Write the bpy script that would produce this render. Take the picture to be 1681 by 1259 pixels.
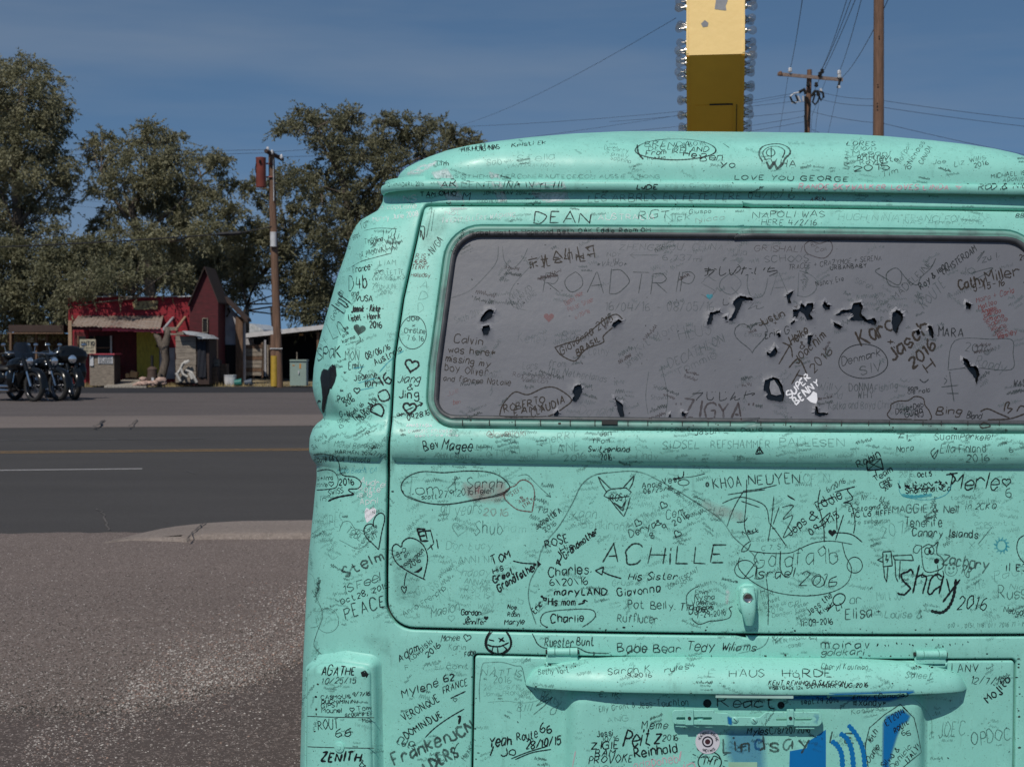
import bpy, bmesh, math, random
import numpy as np
from mathutils import Vector, Matrix
from mathutils.bvhtree import BVHTree
from mathutils.geometry import delaunay_2d_cdt

for o in list(bpy.data.objects):
    bpy.data.objects.remove(o)
random.seed(7)
RNG = np.random.default_rng(7)
scene = bpy.context.scene
COL = scene.collection

# ------------------------------------------------------------------ camera
F, CX, CY = 2429.0, 840.5, 629.5
EYE = 1.46
PITCH = math.atan(57.5 / F)
cam_d = bpy.data.cameras.new("camera")
cam = bpy.data.objects.new("camera", cam_d)
COL.objects.link(cam)
cam.location = (0, 0, EYE)
cam.rotation_euler = (math.pi / 2 - PITCH, 0, 0)
cam_d.sensor_width = 36.0
cam_d.lens = F / 1681 * 36.0
cam_d.clip_start = 0.05
cam_d.clip_end = 2000
cam_d.dof.use_dof = True
cam_d.dof.focus_distance = 2.95
cam_d.dof.aperture_fstop = 18.0
scene.camera = cam

# ------------------------------------------------------------------ light
SUN_EL, SUN_AZ = math.radians(50), math.radians(20)   # azimuth: to the left of straight behind the camera
world = bpy.data.worlds.new("World")
scene.world = world
world.use_nodes = True
wn, wl = world.node_tree.nodes, world.node_tree.links
wn.clear()
w_out = wn.new("ShaderNodeOutputWorld")
w_bg = wn.new("ShaderNodeBackground")
w_sky = wn.new("ShaderNodeTexSky")
w_sky.sky_type = 'NISHITA'
w_sky.sun_disc = False
w_sky.sun_elevation = SUN_EL
w_sky.sun_rotation = math.pi + SUN_AZ
w_sky.altitude = 1600
w_sky.air_density = 1.0
w_sky.dust_density = 0.3
w_sky.ozone_density = 3.0
# deep polarised desert sky with faint high cirrus streaks
w_tc = wn.new("ShaderNodeTexCoord")
w_sep = wn.new("ShaderNodeSeparateXYZ")
w_com = wn.new("ShaderNodeCombineXYZ")
w_ma = wn.new("ShaderNodeMath"); w_ma.operation = 'MULTIPLY_ADD'
w_ma.inputs[1].default_value = 0.9; w_ma.inputs[2].default_value = 0.22
w_mx = wn.new("ShaderNodeMath"); w_mx.operation = 'MAXIMUM'; w_mx.inputs[1].default_value = 0.0
wl.new(w_tc.outputs['Generated'], w_sep.inputs[0])
wl.new(w_sep.outputs['X'], w_com.inputs['X']); wl.new(w_sep.outputs['Y'], w_com.inputs['Y'])
wl.new(w_sep.outputs['Z'], w_mx.inputs[0]); wl.new(w_mx.outputs[0], w_ma.inputs[0])
wl.new(w_ma.outputs[0], w_com.inputs['Z'])
w_nrm = wn.new("ShaderNodeVectorMath"); w_nrm.operation = 'NORMALIZE'
wl.new(w_com.outputs[0], w_nrm.inputs[0])
wl.new(w_nrm.outputs[0], w_sky.inputs['Vector'])
w_map = wn.new("ShaderNodeMapping"); w_map.inputs['Scale'].default_value = (1.2, 1.2, 9.0)
w_map.inputs['Rotation'].default_value = (0, 0.16, 0)
w_no = wn.new("ShaderNodeTexNoise"); w_no.inputs['Scale'].default_value = 1.6
w_no.inputs['Detail'].default_value = 5; w_no.inputs['Roughness'].default_value = 0.55
wl.new(w_tc.outputs['Generated'], w_map.inputs[0]); wl.new(w_map.outputs[0], w_no.inputs['Vector'])
w_rmp = wn.new("ShaderNodeMapRange")
w_rmp.inputs['From Min'].default_value = 0.42; w_rmp.inputs['From Max'].default_value = 0.8
w_rmp.inputs['To Min'].default_value = 0.0; w_rmp.inputs['To Max'].default_value = 0.5
wl.new(w_no.outputs['Fac'], w_rmp.inputs['Value'])
w_hue = wn.new("ShaderNodeMix"); w_hue.data_type = 'RGBA'; w_hue.blend_type = 'MULTIPLY'
w_hue.inputs['Factor'].default_value = 1.0
w_hue.inputs['B'].default_value = (0.72, 0.81, 0.78, 1)
wl.new(w_sky.outputs[0], w_hue.inputs['A'])
w_mix = wn.new("ShaderNodeMix"); w_mix.data_type = 'RGBA'
w_mix.inputs['B'].default_value = (2.3, 2.75, 3.4, 1)
wl.new(w_rmp.outputs[0], w_mix.inputs['Factor'])
wl.new(w_hue.outputs['Result'], w_mix.inputs['A'])
wl.new(w_mix.outputs['Result'], w_bg.inputs['Color'])
w_bg.inputs['Strength'].default_value = 0.112
wl.new(w_bg.outputs[0], w_out.inputs[0])

sun_d = bpy.data.lights.new("sun", 'SUN')
sun_d.energy = 3.5
sun_d.angle = math.radians(0.53)
sun_d.color = (1.0, 0.94, 0.84)
sun = bpy.data.objects.new("sun", sun_d)
COL.objects.link(sun)
_ld = Vector((math.sin(SUN_AZ) * math.cos(SUN_EL), math.cos(SUN_AZ) * math.cos(SUN_EL), -math.sin(SUN_EL)))
sun.rotation_euler = _ld.to_track_quat('-Z', 'Y').to_euler()
sun.location = (-4, -8, 12)

scene.view_settings.view_transform = 'Standard'
scene.view_settings.look = 'None'
scene.view_settings.gamma = 1.0
scene.view_settings.use_curve_mapping = False
scene.view_settings.exposure = -0.12
scene.cycles.max_bounces = 6
scene.cycles.transparent_max_bounces = 16
scene.cycles.use_denoising = True

# ------------------------------------------------------------------ camera maths
SP_, CP_ = math.sin(PITCH), math.cos(PITCH)
def ray(px, py):
    a = (np.asarray(px, float) - CX) / F
    b = (CY - np.asarray(py, float)) / F
    a, b = np.broadcast_arrays(a, b)
    return np.stack([a, CP_ + b * SP_, -SP_ + b * CP_], -1)
def at(px, py, Y):
    d = ray(px, py)
    p = d * (Y / d[..., 1:2])
    p[..., 2] += EYE
    return p
def atv(px, py, Y):
    return Vector(at(px, py, Y).tolist())
def on_ground(px, py, z=0.0):
    d = ray(px, py)
    p = d * ((z - EYE) / d[..., 2:3])
    p[..., 2] += EYE
    return p

# ------------------------------------------------------------------ materials
def new_mat(name):
    m = bpy.data.materials.new(name); m.use_nodes = True
    nt = m.node_tree
    return m, nt.nodes, nt.links, nt.nodes['Principled BSDF']
def mat(name, col, rough=0.7, metal=0.0, var=0.15, scale=6.0, col2=None, bump=0.0, bscale=None, spec=0.5,
        coord='Object', detail=5, coat=0.0, stretch=None, lo=0.35, hi=0.65, trans=0.0):
    m, n, l, b = new_mat(name)
    b.inputs['Roughness'].default_value = rough
    b.inputs['Metallic'].default_value = metal
    b.inputs['Specular IOR Level'].default_value = spec
    b.inputs['Coat Weight'].default_value = coat
    b.inputs['Transmission Weight'].default_value = trans
    tc = n.new('ShaderNodeTexCoord')
    src = tc.outputs[coord]
    if stretch:
        mp = n.new('ShaderNodeMapping'); mp.inputs['Scale'].default_value = stretch
        l.new(src, mp.inputs[0]); src = mp.outputs[0]
    no = n.new('ShaderNodeTexNoise'); no.inputs['Scale'].default_value = scale
    no.inputs['Detail'].default_value = detail; no.inputs['Roughness'].default_value = 0.6
    l.new(src, no.inputs['Vector'])
    mr = n.new('ShaderNodeMapRange')
    mr.inputs['From Min'].default_value = lo; mr.inputs['From Max'].default_value = hi
    l.new(no.outputs['Fac'], mr.inputs['Value'])
    mx = n.new('ShaderNodeMix'); mx.data_type = 'RGBA'
    c2 = col2 if col2 else tuple(c * (1 - var) for c in col)
    c1 = col if col2 else tuple(min(1, c * (1 + var)) for c in col)
    mx.inputs['A'].default_value = (*c1, 1); mx.inputs['B'].default_value = (*c2, 1)
    l.new(mr.outputs[0], mx.inputs['Factor'])
    l.new(mx.outputs['Result'], b.inputs['Base Color'])
    if bump:
        n2 = n.new('ShaderNodeTexNoise'); n2.inputs['Scale'].default_value = bscale or scale * 4
        n2.inputs['Detail'].default_value = 4
        l.new(src, n2.inputs['Vector'])
        bp = n.new('ShaderNodeBump'); bp.inputs['Strength'].default_value = 1.0
        bp.inputs['Distance'].default_value = bump
        l.new(n2.outputs['Fac'], bp.inputs['Height']); l.new(bp.outputs[0], b.inputs['Normal'])
    return m

def ink(name, col, alpha, rough=0.6, nscale=900.0, use_attr=False, dry=0.5, metal=0.0):
    m, n, l, b = new_mat(name)
    b.inputs['Base Color'].default_value = (*col, 1)
    b.inputs['Roughness'].default_value = rough
    b.inputs['Specular IOR Level'].default_value = 0.3
    tc = n.new('ShaderNodeTexCoord')
    no = n.new('ShaderNodeTexNoise'); no.inputs['Scale'].default_value = nscale; no.inputs['Detail'].default_value = 2
    l.new(tc.outputs['Object'], no.inputs['Vector'])
    n2 = n.new('ShaderNodeTexNoise'); n2.inputs['Scale'].default_value = 38.0; n2.inputs['Detail'].default_value = 2
    l.new(tc.outputs['Object'], n2.inputs['Vector'])
    ad = n.new('ShaderNodeMath'); ad.operation = 'ADD'
    l.new(no.outputs['Fac'], ad.inputs[0]); l.new(n2.outputs['Fac'], ad.inputs[1])
    mr = n.new('ShaderNodeMapRange')
    mr.inputs['From Min'].default_value = 0.7; mr.inputs['From Max'].default_value = 1.3
    mr.inputs['To Min'].default_value = alpha * (1 - dry); mr.inputs['To Max'].default_value = min(1.0, alpha * (1 + dry))
    l.new(ad.outputs[0], mr.inputs['Value'])
    out = mr.outputs[0]
    if use_attr:
        at_ = n.new('ShaderNodeAttribute'); at_.attribute_name = 'a'
        mu = n.new('ShaderNodeMath'); mu.operation = 'MULTIPLY'
        l.new(out, mu.inputs[0]); l.new(at_.outputs['Fac'], mu.inputs[1]); out = mu.outputs[0]
    l.new(out, b.inputs['Alpha'])
    return m

# ------------------------------------------------------------------ object helpers
def link(o, parent=None):
    COL.objects.link(o)
    if parent is not None:
        o.parent = parent
    return o
def mesh_np(name, verts, faces, mats=None, parent=None, smooth=True, fmat=None, sharp=None):
    """verts Nx3, faces list of index tuples or an Nx3 / Nx4 array"""
    me = bpy.data.meshes.new(name)
    if isinstance(faces, np.ndarray):
        k = faces.shape[1]
        me.vertices.add(len(verts)); me.vertices.foreach_set('co', np.asarray(verts, np.float32).ravel())
        me.loops.add(faces.size); me.loops.foreach_set('vertex_index', faces.astype(np.int32).ravel())
        me.polygons.add(len(faces))
        me.polygons.foreach_set('loop_start', np.arange(0, faces.size, k, dtype=np.int32))
        me.update(calc_edges=True)
    else:
        me.from_pydata([tuple(map(float, v)) for v in verts], [], [tuple(map(int, f)) for f in faces])
    for m in (mats if isinstance(mats, (list, tuple)) else [mats] if mats else []):
        me.materials.append(m)
    if fmat is not None:
        me.polygons.foreach_set('material_index', np.asarray(fmat, np.int32))
    if smooth:
        me.polygons.foreach_set('use_smooth', np.ones(len(me.polygons), bool))
    if sharp:
        me.set_sharp_from_angle(angle=math.radians(sharp))
    me.update()
    o = bpy.data.objects.new(name, me)
    return link(o, parent)
def bm_obj(name, bm, m, parent=None, smooth=False, sharp=None):
    me = bpy.data.meshes.new(name); bm.normal_update(); bm.to_mesh(me); bm.free()
    for x in (m if isinstance(m, (list, tuple)) else [m]):
        me.materials.append(x)
    if smooth or sharp:
        me.polygons.foreach_set('use_smooth', np.ones(len(me.polygons), bool))
    if sharp:
        me.set_sharp_from_angle(angle=math.radians(sharp))
    o = bpy.data.objects.new(name, me)
    return link(o, parent)
def thing(name, label, cat, loc=(0, 0, 0), group=None, rz=0.0):
    o = bpy.data.objects.new(name, None); COL.objects.link(o)
    o.location = loc; o.rotation_euler = (0, 0, rz); o.empty_display_size = 0.2
    o['label'] = label; o['category'] = cat
    if group: o['group'] = group
    return o
def tag(o, label, cat, group=None, kind=None):
    o['label'] = label; o['category'] = cat
    if group: o['group'] = group
    if kind: o['kind'] = kind
    return o
def box(bm, lo, hi, rot=None, piv=None, jit=0.0):
    vs = []
    for k in range(8):
        v = Vector((hi[0] if k & 1 else lo[0], hi[1] if k & 2 else lo[1], hi[2] if k & 4 else lo[2]))
        if jit: v += Vector([random.uniform(-jit, jit) for _ in range(3)])
        if rot is not None:
            p = Vector(piv) if piv is not None else (Vector(lo) + Vector(hi)) / 2
            v = rot @ (v - p) + p
        vs.append(bm.verts.new(v))
    for f in ((0, 2, 3, 1), (4, 5, 7, 6), (0, 1, 5, 4), (2, 6, 7, 3), (0, 4, 6, 2), (1, 3, 7, 5)):
        bm.faces.new([vs[i] for i in f])
    return vs
def frame_of(d):
    d = d.normalized()
    a = Vector((0, 0, 1)) if abs(d.z) < 0.9 else Vector((1, 0, 0))
    u = d.cross(a).normalized(); w = d.cross(u).normalized()
    return u, w
def tube(bm, pts, rad, n=8, cap=True):
    pts = [Vector(p) for p in pts]
    rs = rad if isinstance(rad, (list, tuple)) else [rad] * len(pts)
    rings = []
    for i, p in enumerate(pts):
        d = (pts[min(i + 1, len(pts) - 1)] - pts[max(i - 1, 0)])
        u, w = frame_of(d)
        rings.append([bm.verts.new(p + (u * math.cos(2 * math.pi * k / n) + w * math.sin(2 * math.pi * k / n)) * rs[i]) for k in range(n)])
    for i in range(len(rings) - 1):
        for k in range(n):
            bm.faces.new((rings[i][k], rings[i][(k + 1) % n], rings[i + 1][(k + 1) % n], rings[i + 1][k]))
    if cap:
        bm.faces.new(rings[0][::-1]); bm.faces.new(rings[-1])
def disc_lathe(bm, c, axis, prof, n=24):
    """prof: list of (radius, along axis)"""
    c = Vector(c); ax = Vector(axis).normalized(); u, w = frame_of(ax)
    rings = []
    for r, h in prof:
        if r < 1e-6:
            rings.append([bm.verts.new(c + ax * h)])
        else:
            rings.append([bm.verts.new(c + ax * h + (u * math.cos(2 * math.pi * k / n) + w * math.sin(2 * math.pi * k / n)) * r) for k in range(n)])
    for i in range(len(rings) - 1):
        A, B = rings[i], rings[i + 1]
        for k in range(n):
            k2 = (k + 1) % n
            if len(A) == 1 and len(B) == 1: continue
            if len(A) == 1: bm.faces.new((A[0], B[k2], B[k]))
            elif len(B) == 1: bm.faces.new((A[k], A[k2], B[0]))
            else: bm.faces.new((A[k], A[k2], B[k2], B[k]))
# ================================================================== THE VAN
VAN_ROLL = 0.0095
_c = at(1226, 700, 2.818)
VAN_M = Matrix.Translation((float(_c[0]) - 0.0078, 2.818, 0.0)) @ Matrix.Rotation(VAN_ROLL, 4, 'Y')
VAN_I = VAN_M.inverted()
VMI = np.array(VAN_I)[:3, :]
def loc_ray(px, py):
    d = ray(px, py) @ VMI[:, :3].T
    o = VMI @ np.array([0, 0, EYE, 1.0])
    return o, d

# rear profile: depth (forward +) against height
_rz = [0.25, 0.60, 0.90, 1.10, 1.228, 1.2345, 1.237, 1.243, 1.256, 1.272, 1.288, 1.300, 1.309, 1.318, 1.36, 1.50, 1.65, 1.78, 1.86]
_ry = [0.020, 0.000, -0.004, -0.002, 0.002, 0.002, -0.003, -0.009, -0.0155, -0.018, -0.0155, -0.009, -0.002, 0.003, 0.012, 0.042, 0.080, 0.118, 0.145]
def Rz(z): return np.interp(z, _rz, _ry)
# half width from the silhouette in the photograph
_sil = [(331, 625), (345, 615), (358, 588), (370, 577), (385, 569), (412, 561), (450, 547.5), (515, 528.6), (574, 512), (600, 507), (617, 505.6), (637, 504),
        (657, 508.6), (672, 516), (683, 523), (690, 524), (697, 514), (705, 507), (720, 501.5), (743, 501), (753, 504), (760, 509), (769, 516), (780, 515.5),
        (794, 513), (857, 507), (914, 501), (960, 498), (1100, 491), (1240, 487)]
_wz, _ww = [], []
for _y, _x in _sil:
    for _it in range(4):
        _yy = 2.818 + 0.14 + (0 if not _it else Rz(_z))
        _p = at(_x, _y, _yy)
        _q = VMI @ np.array([*_p, 1.0]); _z = _q[2]
    _wz.append(_z); _ww.append(-_q[0])
_wz = [2.0] + _wz + [0.5, 0.25]; _ww = [0.70] + _ww + [_ww[-1] + 0.002, _ww[-1] - 0.02]
_o = np.argsort(_wz); _wz = np.array(_wz)[_o]; _ww = np.array(_ww)[_o]
def Wz(z): return np.interp(z, _wz, _ww)
def Cz(z): return np.interp(z, [0.2, 1.2, 1.35, 1.7, 1.8], [0.17, 0.17, 0.19, 0.19, 0.15])
def Kz(z): return np.interp(z, [1.30, 1.36, 1.66, 1.72], [0, 1, 1, 0])
_th = np.linspace(0, math.pi / 2, 33)
_circ = np.stack([np.sin(_th), 1 - np.cos(_th)], 1)
_ct = np.linspace(0, 1, 33)
_mod = np.stack([np.interp(_ct, [0, .2, .40, .50, .58, .8, .92, 1], [0, .30, .60, .705, .76, .925, .985, 1]),
                 np.interp(_ct, [0, .2, .40, .50, .58, .8, .92, 1], [0, .035, .095, .15, .27, .63, .85, 1])], 1)
BOW = 0.035
def surf(s, z, off=0.0):
    s = np.asarray(s, float); z = np.asarray(z, float); s, z = np.broadcast_arrays(s, z)
    W = Wz(z); C = Cz(z); K = Kz(z); R = Rz(z); s0 = W - C; a = np.abs(s)
    def pos(a):
        t = np.clip((a - s0) / (C * math.pi / 2), 0, 1)
        cx = (1 - K) * np.interp(t, _ct, _circ[:, 0]) + K * np.interp(t, _ct, _mod[:, 0])
        cy = (1 - K) * np.interp(t, _ct, _circ[:, 1]) + K * np.interp(t, _ct, _mod[:, 1])
        x = np.where(a <= s0, a, s0 + C * cx)
        xx = np.minimum(x, s0)
        y = R + BOW * (xx / 0.7) ** 2 + np.where(a <= s0, 0, C * cy)
        y = y + np.maximum(0, a - s0 - C * math.pi / 2)
        return x, y
    x, y = pos(a)
    return np.stack([np.sign(s) * x, y, z], -1) if np.ndim(off) == 0 and off == 0 else _off(s, z, off)
def _off(s, z, off):
    e = 1e-3
    p = surf(s, z)
    ds = surf(s + e, z) - surf(s - e, z)
    dz = surf(s, z + e) - surf(s, z - e)
    n = np.cross(ds, dz)
    n /= np.linalg.norm(n, axis=-1, keepdims=True) + 1e-12
    return p + n * np.asarray(off)[..., None]
def q(px, py, off=0.0):
    """photo pixel -> (s, z) on the van's skin"""
    px = np.asarray(px, float); py = np.asarray(py, float)
    o, d = loc_ray(px, py)
    y = np.zeros(px.shape)
    for it in range(40):
        t = (y - o[1]) / d[..., 1]
        p = o + d * t[..., None]
        x, z = p[..., 0], p[..., 2]
        W = Wz(z); C = Cz(z); K = Kz(z); s0 = W - C; a = np.abs(x)
        c = np.clip((a - s0) / C, 0, 0.995)
        tt = (1 - K) * (np.arcsin(c) / (math.pi / 2)) + K * np.interp(c, _mod[:, 0], _ct)
        s = np.where(a <= s0, a, s0 + C * math.pi / 2 * tt)
        yn = surf(s, z)[..., 1] - off
        y = y + (yn - y) * (1.0 if it < 8 else 0.5)
    return np.stack([np.sign(x) * s, z], -1)

# ---------------------------------------------------------------- polygon helpers
def area2(P):
    x, y = P[:, 0], P[:, 1]
    return float(np.sum(x * np.roll(y, -1) - np.roll(x, -1) * y)) / 2
def ccw(P): return P if area2(P) > 0 else P[::-1]
def inset(P, d):
    e = np.roll(P, -1, 0) - P
    L = np.linalg.norm(e, axis=1, keepdims=True) + 1e-12
    n = np.stack([-e[:, 1], e[:, 0]], 1) / L
    m = n + np.roll(n, 1, 0)
    ml = np.linalg.norm(m, axis=1, keepdims=True) + 1e-9
    m = m / ml
    c = np.clip(np.sum(m * n, 1, keepdims=True), 0.6, 1)
    return P + m * d / c
def inside(P, Q):
    r = np.zeros(len(Q), bool)
    x, y = Q[:, 0], Q[:, 1]
    for i in range(len(P)):
        x1, y1 = P[i]; x2, y2 = P[(i + 1) % len(P)]
        if y1 == y2: continue
        c = ((y1 > y) != (y2 > y)) & (x < (x2 - x1) * (y - y1) / (y2 - y1) + x1)
        r ^= c
    return r
def edist(P, Q):
    best = np.full(len(Q), 1e9)
    for i in range(len(P)):
        a = P[i]; b = P[(i + 1) % len(P)]; ab = b - a
        t = np.clip(((Q - a) @ ab) / (ab @ ab + 1e-18), 0, 1)
        best = np.minimum(best, np.linalg.norm(Q - a - t[:, None] * ab, axis=1))
    return best
def densify(P, step, closed=True):
    out = []
    n = len(P)
    for i in range(n if closed else n - 1):
        a, b = P[i], P[(i + 1) % n]
        k = max(1, int(np.linalg.norm(b - a) / step))
        for j in range(k):
            out.append(a + (b - a) * j / k)
    if not closed: out.append(P[-1])
    return np.array(out)
def rcorner(pts, n=9):
    """[(x,y,r)] -> rounded closed polyline"""
    out = []; N = len(pts)
    for i in range(N):
        p = np.array(pts[i][:2], float); r = pts[i][2]
        a = np.array(pts[i - 1][:2], float); b = np.array(pts[(i + 1) % N][:2], float)
        if r <= 0: out.append(p); continue
        da = (a - p) / np.linalg.norm(a - p); db = (b - p) / np.linalg.norm(b - p)
        ang = math.acos(np.clip(da @ db, -1, 1)); t = r / math.tan(ang / 2)
        t = min(t, 0.49 * np.linalg.norm(a - p), 0.49 * np.linalg.norm(b - p))
        r2 = t * math.tan(ang / 2)
        c = p + (da + db) / np.linalg.norm(da + db) * (r2 / math.sin(ang / 2))
        v0 = p + da * t - c; v1 = p + db * t - c
        sw = math.acos(np.clip((v0 @ v1) / (np.linalg.norm(v0) * np.linalg.norm(v1)), -1, 1))
        for k in range(n):
            f = k / (n - 1)
            w0 = math.sin((1 - f) * sw) / math.sin(sw); w1 = math.sin(f * sw) / math.sin(sw)
            out.append(c + v0 * w0 + v1 * w1)
    return np.array(out)
def patch(name, outer, rings, mats, parent, holes=(), hole_rings=None, gs=None, gz=None, mind=0.004, fn=None, sharp=35, fill=True, lastoff=None, ringmat=None):
    fn = fn or (lambda P, off: surf(P[:, 0], P[:, 1], np.full(len(P), off) if off else 0.0))
    V, FA = [], []; nv = 0
    loops = [(ccw(outer), rings)] + [(ccw(h)[::-1], hole_rings or rings) for h in holes]
    last2d, lastidx = [], []
    fm = []
    for P, rg in loops:
        prev = None
        for k, (d, o) in enumerate(rg):
            Q = inset(P, d) if d else P
            V.append(fn(Q, o)); idx = np.arange(nv, nv + len(Q)); nv += len(Q)
            if prev is not None:
                for i in range(len(Q)):
                    j = (i + 1) % len(Q)
                    FA.append((prev[i], prev[j], idx[j], idx[i])); fm.append(0 if ringmat is None else ringmat[k])
            prev = idx
        last2d.append(Q); lastidx.append(prev)
    if fill:
        lo = last2d[0].min(0); hi = last2d[0].max(0)
        G = np.zeros((0, 2))
        if gs is not None:
            A, B = np.meshgrid(gs, gz); G = np.stack([A.ravel(), B.ravel()], 1)
            G = G[(G[:, 0] > lo[0]) & (G[:, 0] < hi[0]) & (G[:, 1] > lo[1]) & (G[:, 1] < hi[1])]
            m = inside(last2d[0], G)
            for h in last2d[1:]: m &= ~inside(h, G)
            G = G[m]
            m = np.ones(len(G), bool)
            for h in last2d: m &= edist(h, G) > mind
            G = G[m]
        pts = np.concatenate(last2d + [G]); gi = np.concatenate(lastidx + [np.arange(nv, nv + len(G))])
        if len(G): V.append(fn(G, rings[-1][1] if lastoff is None else lastoff)); nv += len(G)
        E = []; b = 0
        for h in last2d:
            E += [(b + i, b + (i + 1) % len(h)) for i in range(len(h))]; b += len(h)
        r = delaunay_2d_cdt([Vector(p) for p in pts.tolist()], E, [], 0, 1e-7)
        ov, of, orig = r[0], r[2], r[3]
        T = np.array([list(f) for f in of]); OV = np.array([tuple(v) for v in ov])
        c = OV[T].mean(1)
        m = inside(last2d[0], c)
        for h in last2d[1:]: m &= ~inside(h, c)
        T = T[m]
        mp = np.array([gi[oo[0]] if oo else -1 for oo in orig])
        T = mp[T]; T = T[(T >= 0).all(1)]
        FA += [tuple(t) for t in T.tolist()]; fm += [0 if ringmat is None else ringmat[-1]] * len(T)
    return mesh_np(name, np.concatenate(V), FA, mats, parent, smooth=True, sharp=sharp, fmat=fm if ringmat else None)

# ---------------------------------------------------------------- van materials
def paint_mat(name, base, dirt=(0.09, 0.16, 0.13), chalk=(0.62, 0.80, 0.76)):
    m, n, l, b = new_mat(name)
    tc = n.new('ShaderNodeTexCoord')
    def noise(sc, det, lo, hi, tmax=1.0, stretch=None):
        src = tc.outputs['Object']
        if stretch:
            mp = n.new('ShaderNodeMapping'); mp.inputs['Scale'].default_value = stretch
            l.new(src, mp.inputs[0]); src = mp.outputs[0]
        no = n.new('ShaderNodeTexNoise'); no.inputs['Scale'].default_value = sc; no.inputs['Detail'].default_value = det
        no.inputs['Roughness'].default_value = 0.62
        l.new(src, no.inputs['Vector'])
        mr = n.new('ShaderNodeMapRange'); mr.inputs['From Min'].default_value = lo; mr.inputs['From Max'].default_value = hi
        mr.inputs['To Max'].default_value = tmax
        l.new(no.outputs['Fac'], mr.inputs['Value']); return mr.outputs[0], no.outputs['Fac']
    def mix(fac, a, bcol):
        mx = n.new('ShaderNodeMix'); mx.data_type = 'RGBA'
        if hasattr(a, 'is_linked'): l.new(a, mx.inputs['A'])
        else: mx.inputs['A'].default_value = (*a, 1)
        mx.inputs['B'].default_value = (*bcol, 1); l.new(fac, mx.inputs['Factor']); return mx.outputs['Result']
    f1, _ = noise(3.0, 6, 0.35, 0.7, 0.8)
    c = mix(f1, base, tuple(x * 0.93 for x in base))
    f2, _ = noise(26, 5, 0.52, 0.72, 0.45)
    c = mix(f2, c, tuple(min(1, x * 1.12 + 0.03) for x in base))
    f3, _ = noise(70, 4, 0.60, 0.72, 0.5, (1, 1, 0.7))
    c = mix(f3, c, tuple(x * 0.72 for x in base))
    f5, _ = noise(55, 6, 0.60, 0.70, 0.22, (1, 1, 0.25))
    c = mix(f5, c, (0.10, 0.20, 0.17))
    f4, _ = noise(260, 3, 0.63, 0.70, 0.8)
    c = mix(f4, c, dirt)
    l.new(c, b.inputs['Base Color'])
    rr, rf = noise(14, 5, 0.3, 0.7, 1.0)
    rm = n.new('ShaderNodeMapRange'); rm.inputs['To Min'].default_value = 0.36; rm.inputs['To Max'].default_value = 0.58
    l.new(rr, rm.inputs['Value']); l.new(rm.outputs[0], b.inputs['Roughness'])
    b.inputs['Specular IOR Level'].default_value = 0.45
    _, bf = noise(160, 4, 0, 1)
    _, bf2 = noise(7, 2, 0, 1)
    bp = n.new('ShaderNodeBump'); bp.inputs['Distance'].default_value = 0.00018
    l.new(bf, bp.inputs['Height'])
    bp2 = n.new('ShaderNodeBump'); bp2.inputs['Distance'].default_value = 0.0035
    l.new(bf2, bp2.inputs['Height']); l.new(bp.outputs[0], bp2.inputs['Normal'])
    l.new(bp2.outputs[0], b.inputs['Normal'])
    return m
TEAL = (0.262, 0.630, 0.548)
m_paint = paint_mat('sea_green_paint', TEAL)
m_dark = mat('gap_black', (0.012, 0.014, 0.014), 0.8)  # near-black for gaps, slots and small dark fittings
m_film = mat('grey_window_paint', (0.140, 0.146, 0.168), 0.5, var=0.06, scale=5, bump=0.0006, bscale=60, spec=0.35)
m_flake = mat('torn_paint_edge', (0.19, 0.195, 0.22), 0.6, var=0.2, scale=80)
m_glass = mat('dark_glass', (0.006, 0.007, 0.008), 0.15, var=0.3)
m_sealtop = mat('painted_seal', (0.17, 0.36, 0.31), 0.5, scale=22, col2=(0.10, 0.15, 0.145), lo=0.45, hi=0.75, detail=6)
m_seal = mat('grey_rubber_seal', (0.075, 0.08, 0.088), 0.5, scale=40, col2=(0.045, 0.05, 0.056))
m_metal = mat('worn_metal', (0.45, 0.43, 0.42), 0.3, metal=1.0, scale=200, var=0.3)
m_rubber = mat('tyre_rubber', (0.02, 0.02, 0.02), 0.85)
m_chrome = mat('chrome', (0.6, 0.6, 0.61), 0.10, metal=1.0, var=0.03)

van = thing('camper_van', 'sea green camper van seen from behind, covered in handwritten names', 'van', (0, 0, 0))
van.matrix_world = VAN_M

# ---------------------------------------------------------------- outlines
def mirror_half(left):
    """left half polyline (s<=0), from top centre round to bottom centre -> closed outline"""
    L = np.array(left)
    Rr = L[::-1].copy(); Rr[:, 0] *= -1
    return np.concatenate([L, Rr])
def half_from_px(px):
    r = rcorner([(1226 + 200, px[0][1], 0)] + px + [(1226 + 200, px[-1][1], 0)])
    r = r[1:-1]
    return q(r[:, 0], r[:, 1])
tg_px = [(1226, 343, 0), (697, 338.5, 9), (663.5, 490, 60), (649, 590, 60), (643.5, 690, 0), (640, 766, 0), (638, 886, 0), (637, 940, 0), (637, 1029.5, 46), (1226, 1031, 0)]
TG = half_from_px(tg_px)
TG[0] = (-0.0, TG[1][1]); TG[-1] = (-0.0, TG[-2][1])
TG = mirror_half(TG); TG = densify(ccw(TG), 0.02)
win_px = [(1226, 372.5, 0), (736, 370, 62), (704.5, 600, 30), (698, 700, 52), (1226, 702, 0)]
WN = half_from_px(win_px)
WN[0] = (-0.0, WN[1][1]); WN[-1] = (-0.0, WN[-2][1])
WN = densify(ccw(mirror_half(WN)), 0.015)
gl_px = [(1226, 392.5, 0), (748, 391, 42), (721, 610, 30), (716, 689, 38), (1226, 691, 0)]
GL = half_from_px(gl_px)
GL[0] = (-0.0, GL[1][1]); GL[-1] = (-0.0, GL[-2][1])
GL = densify(ccw(mirror_half(GL)), 0.015)
lid_q = q([780, 780], [1076, 1250])
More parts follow.
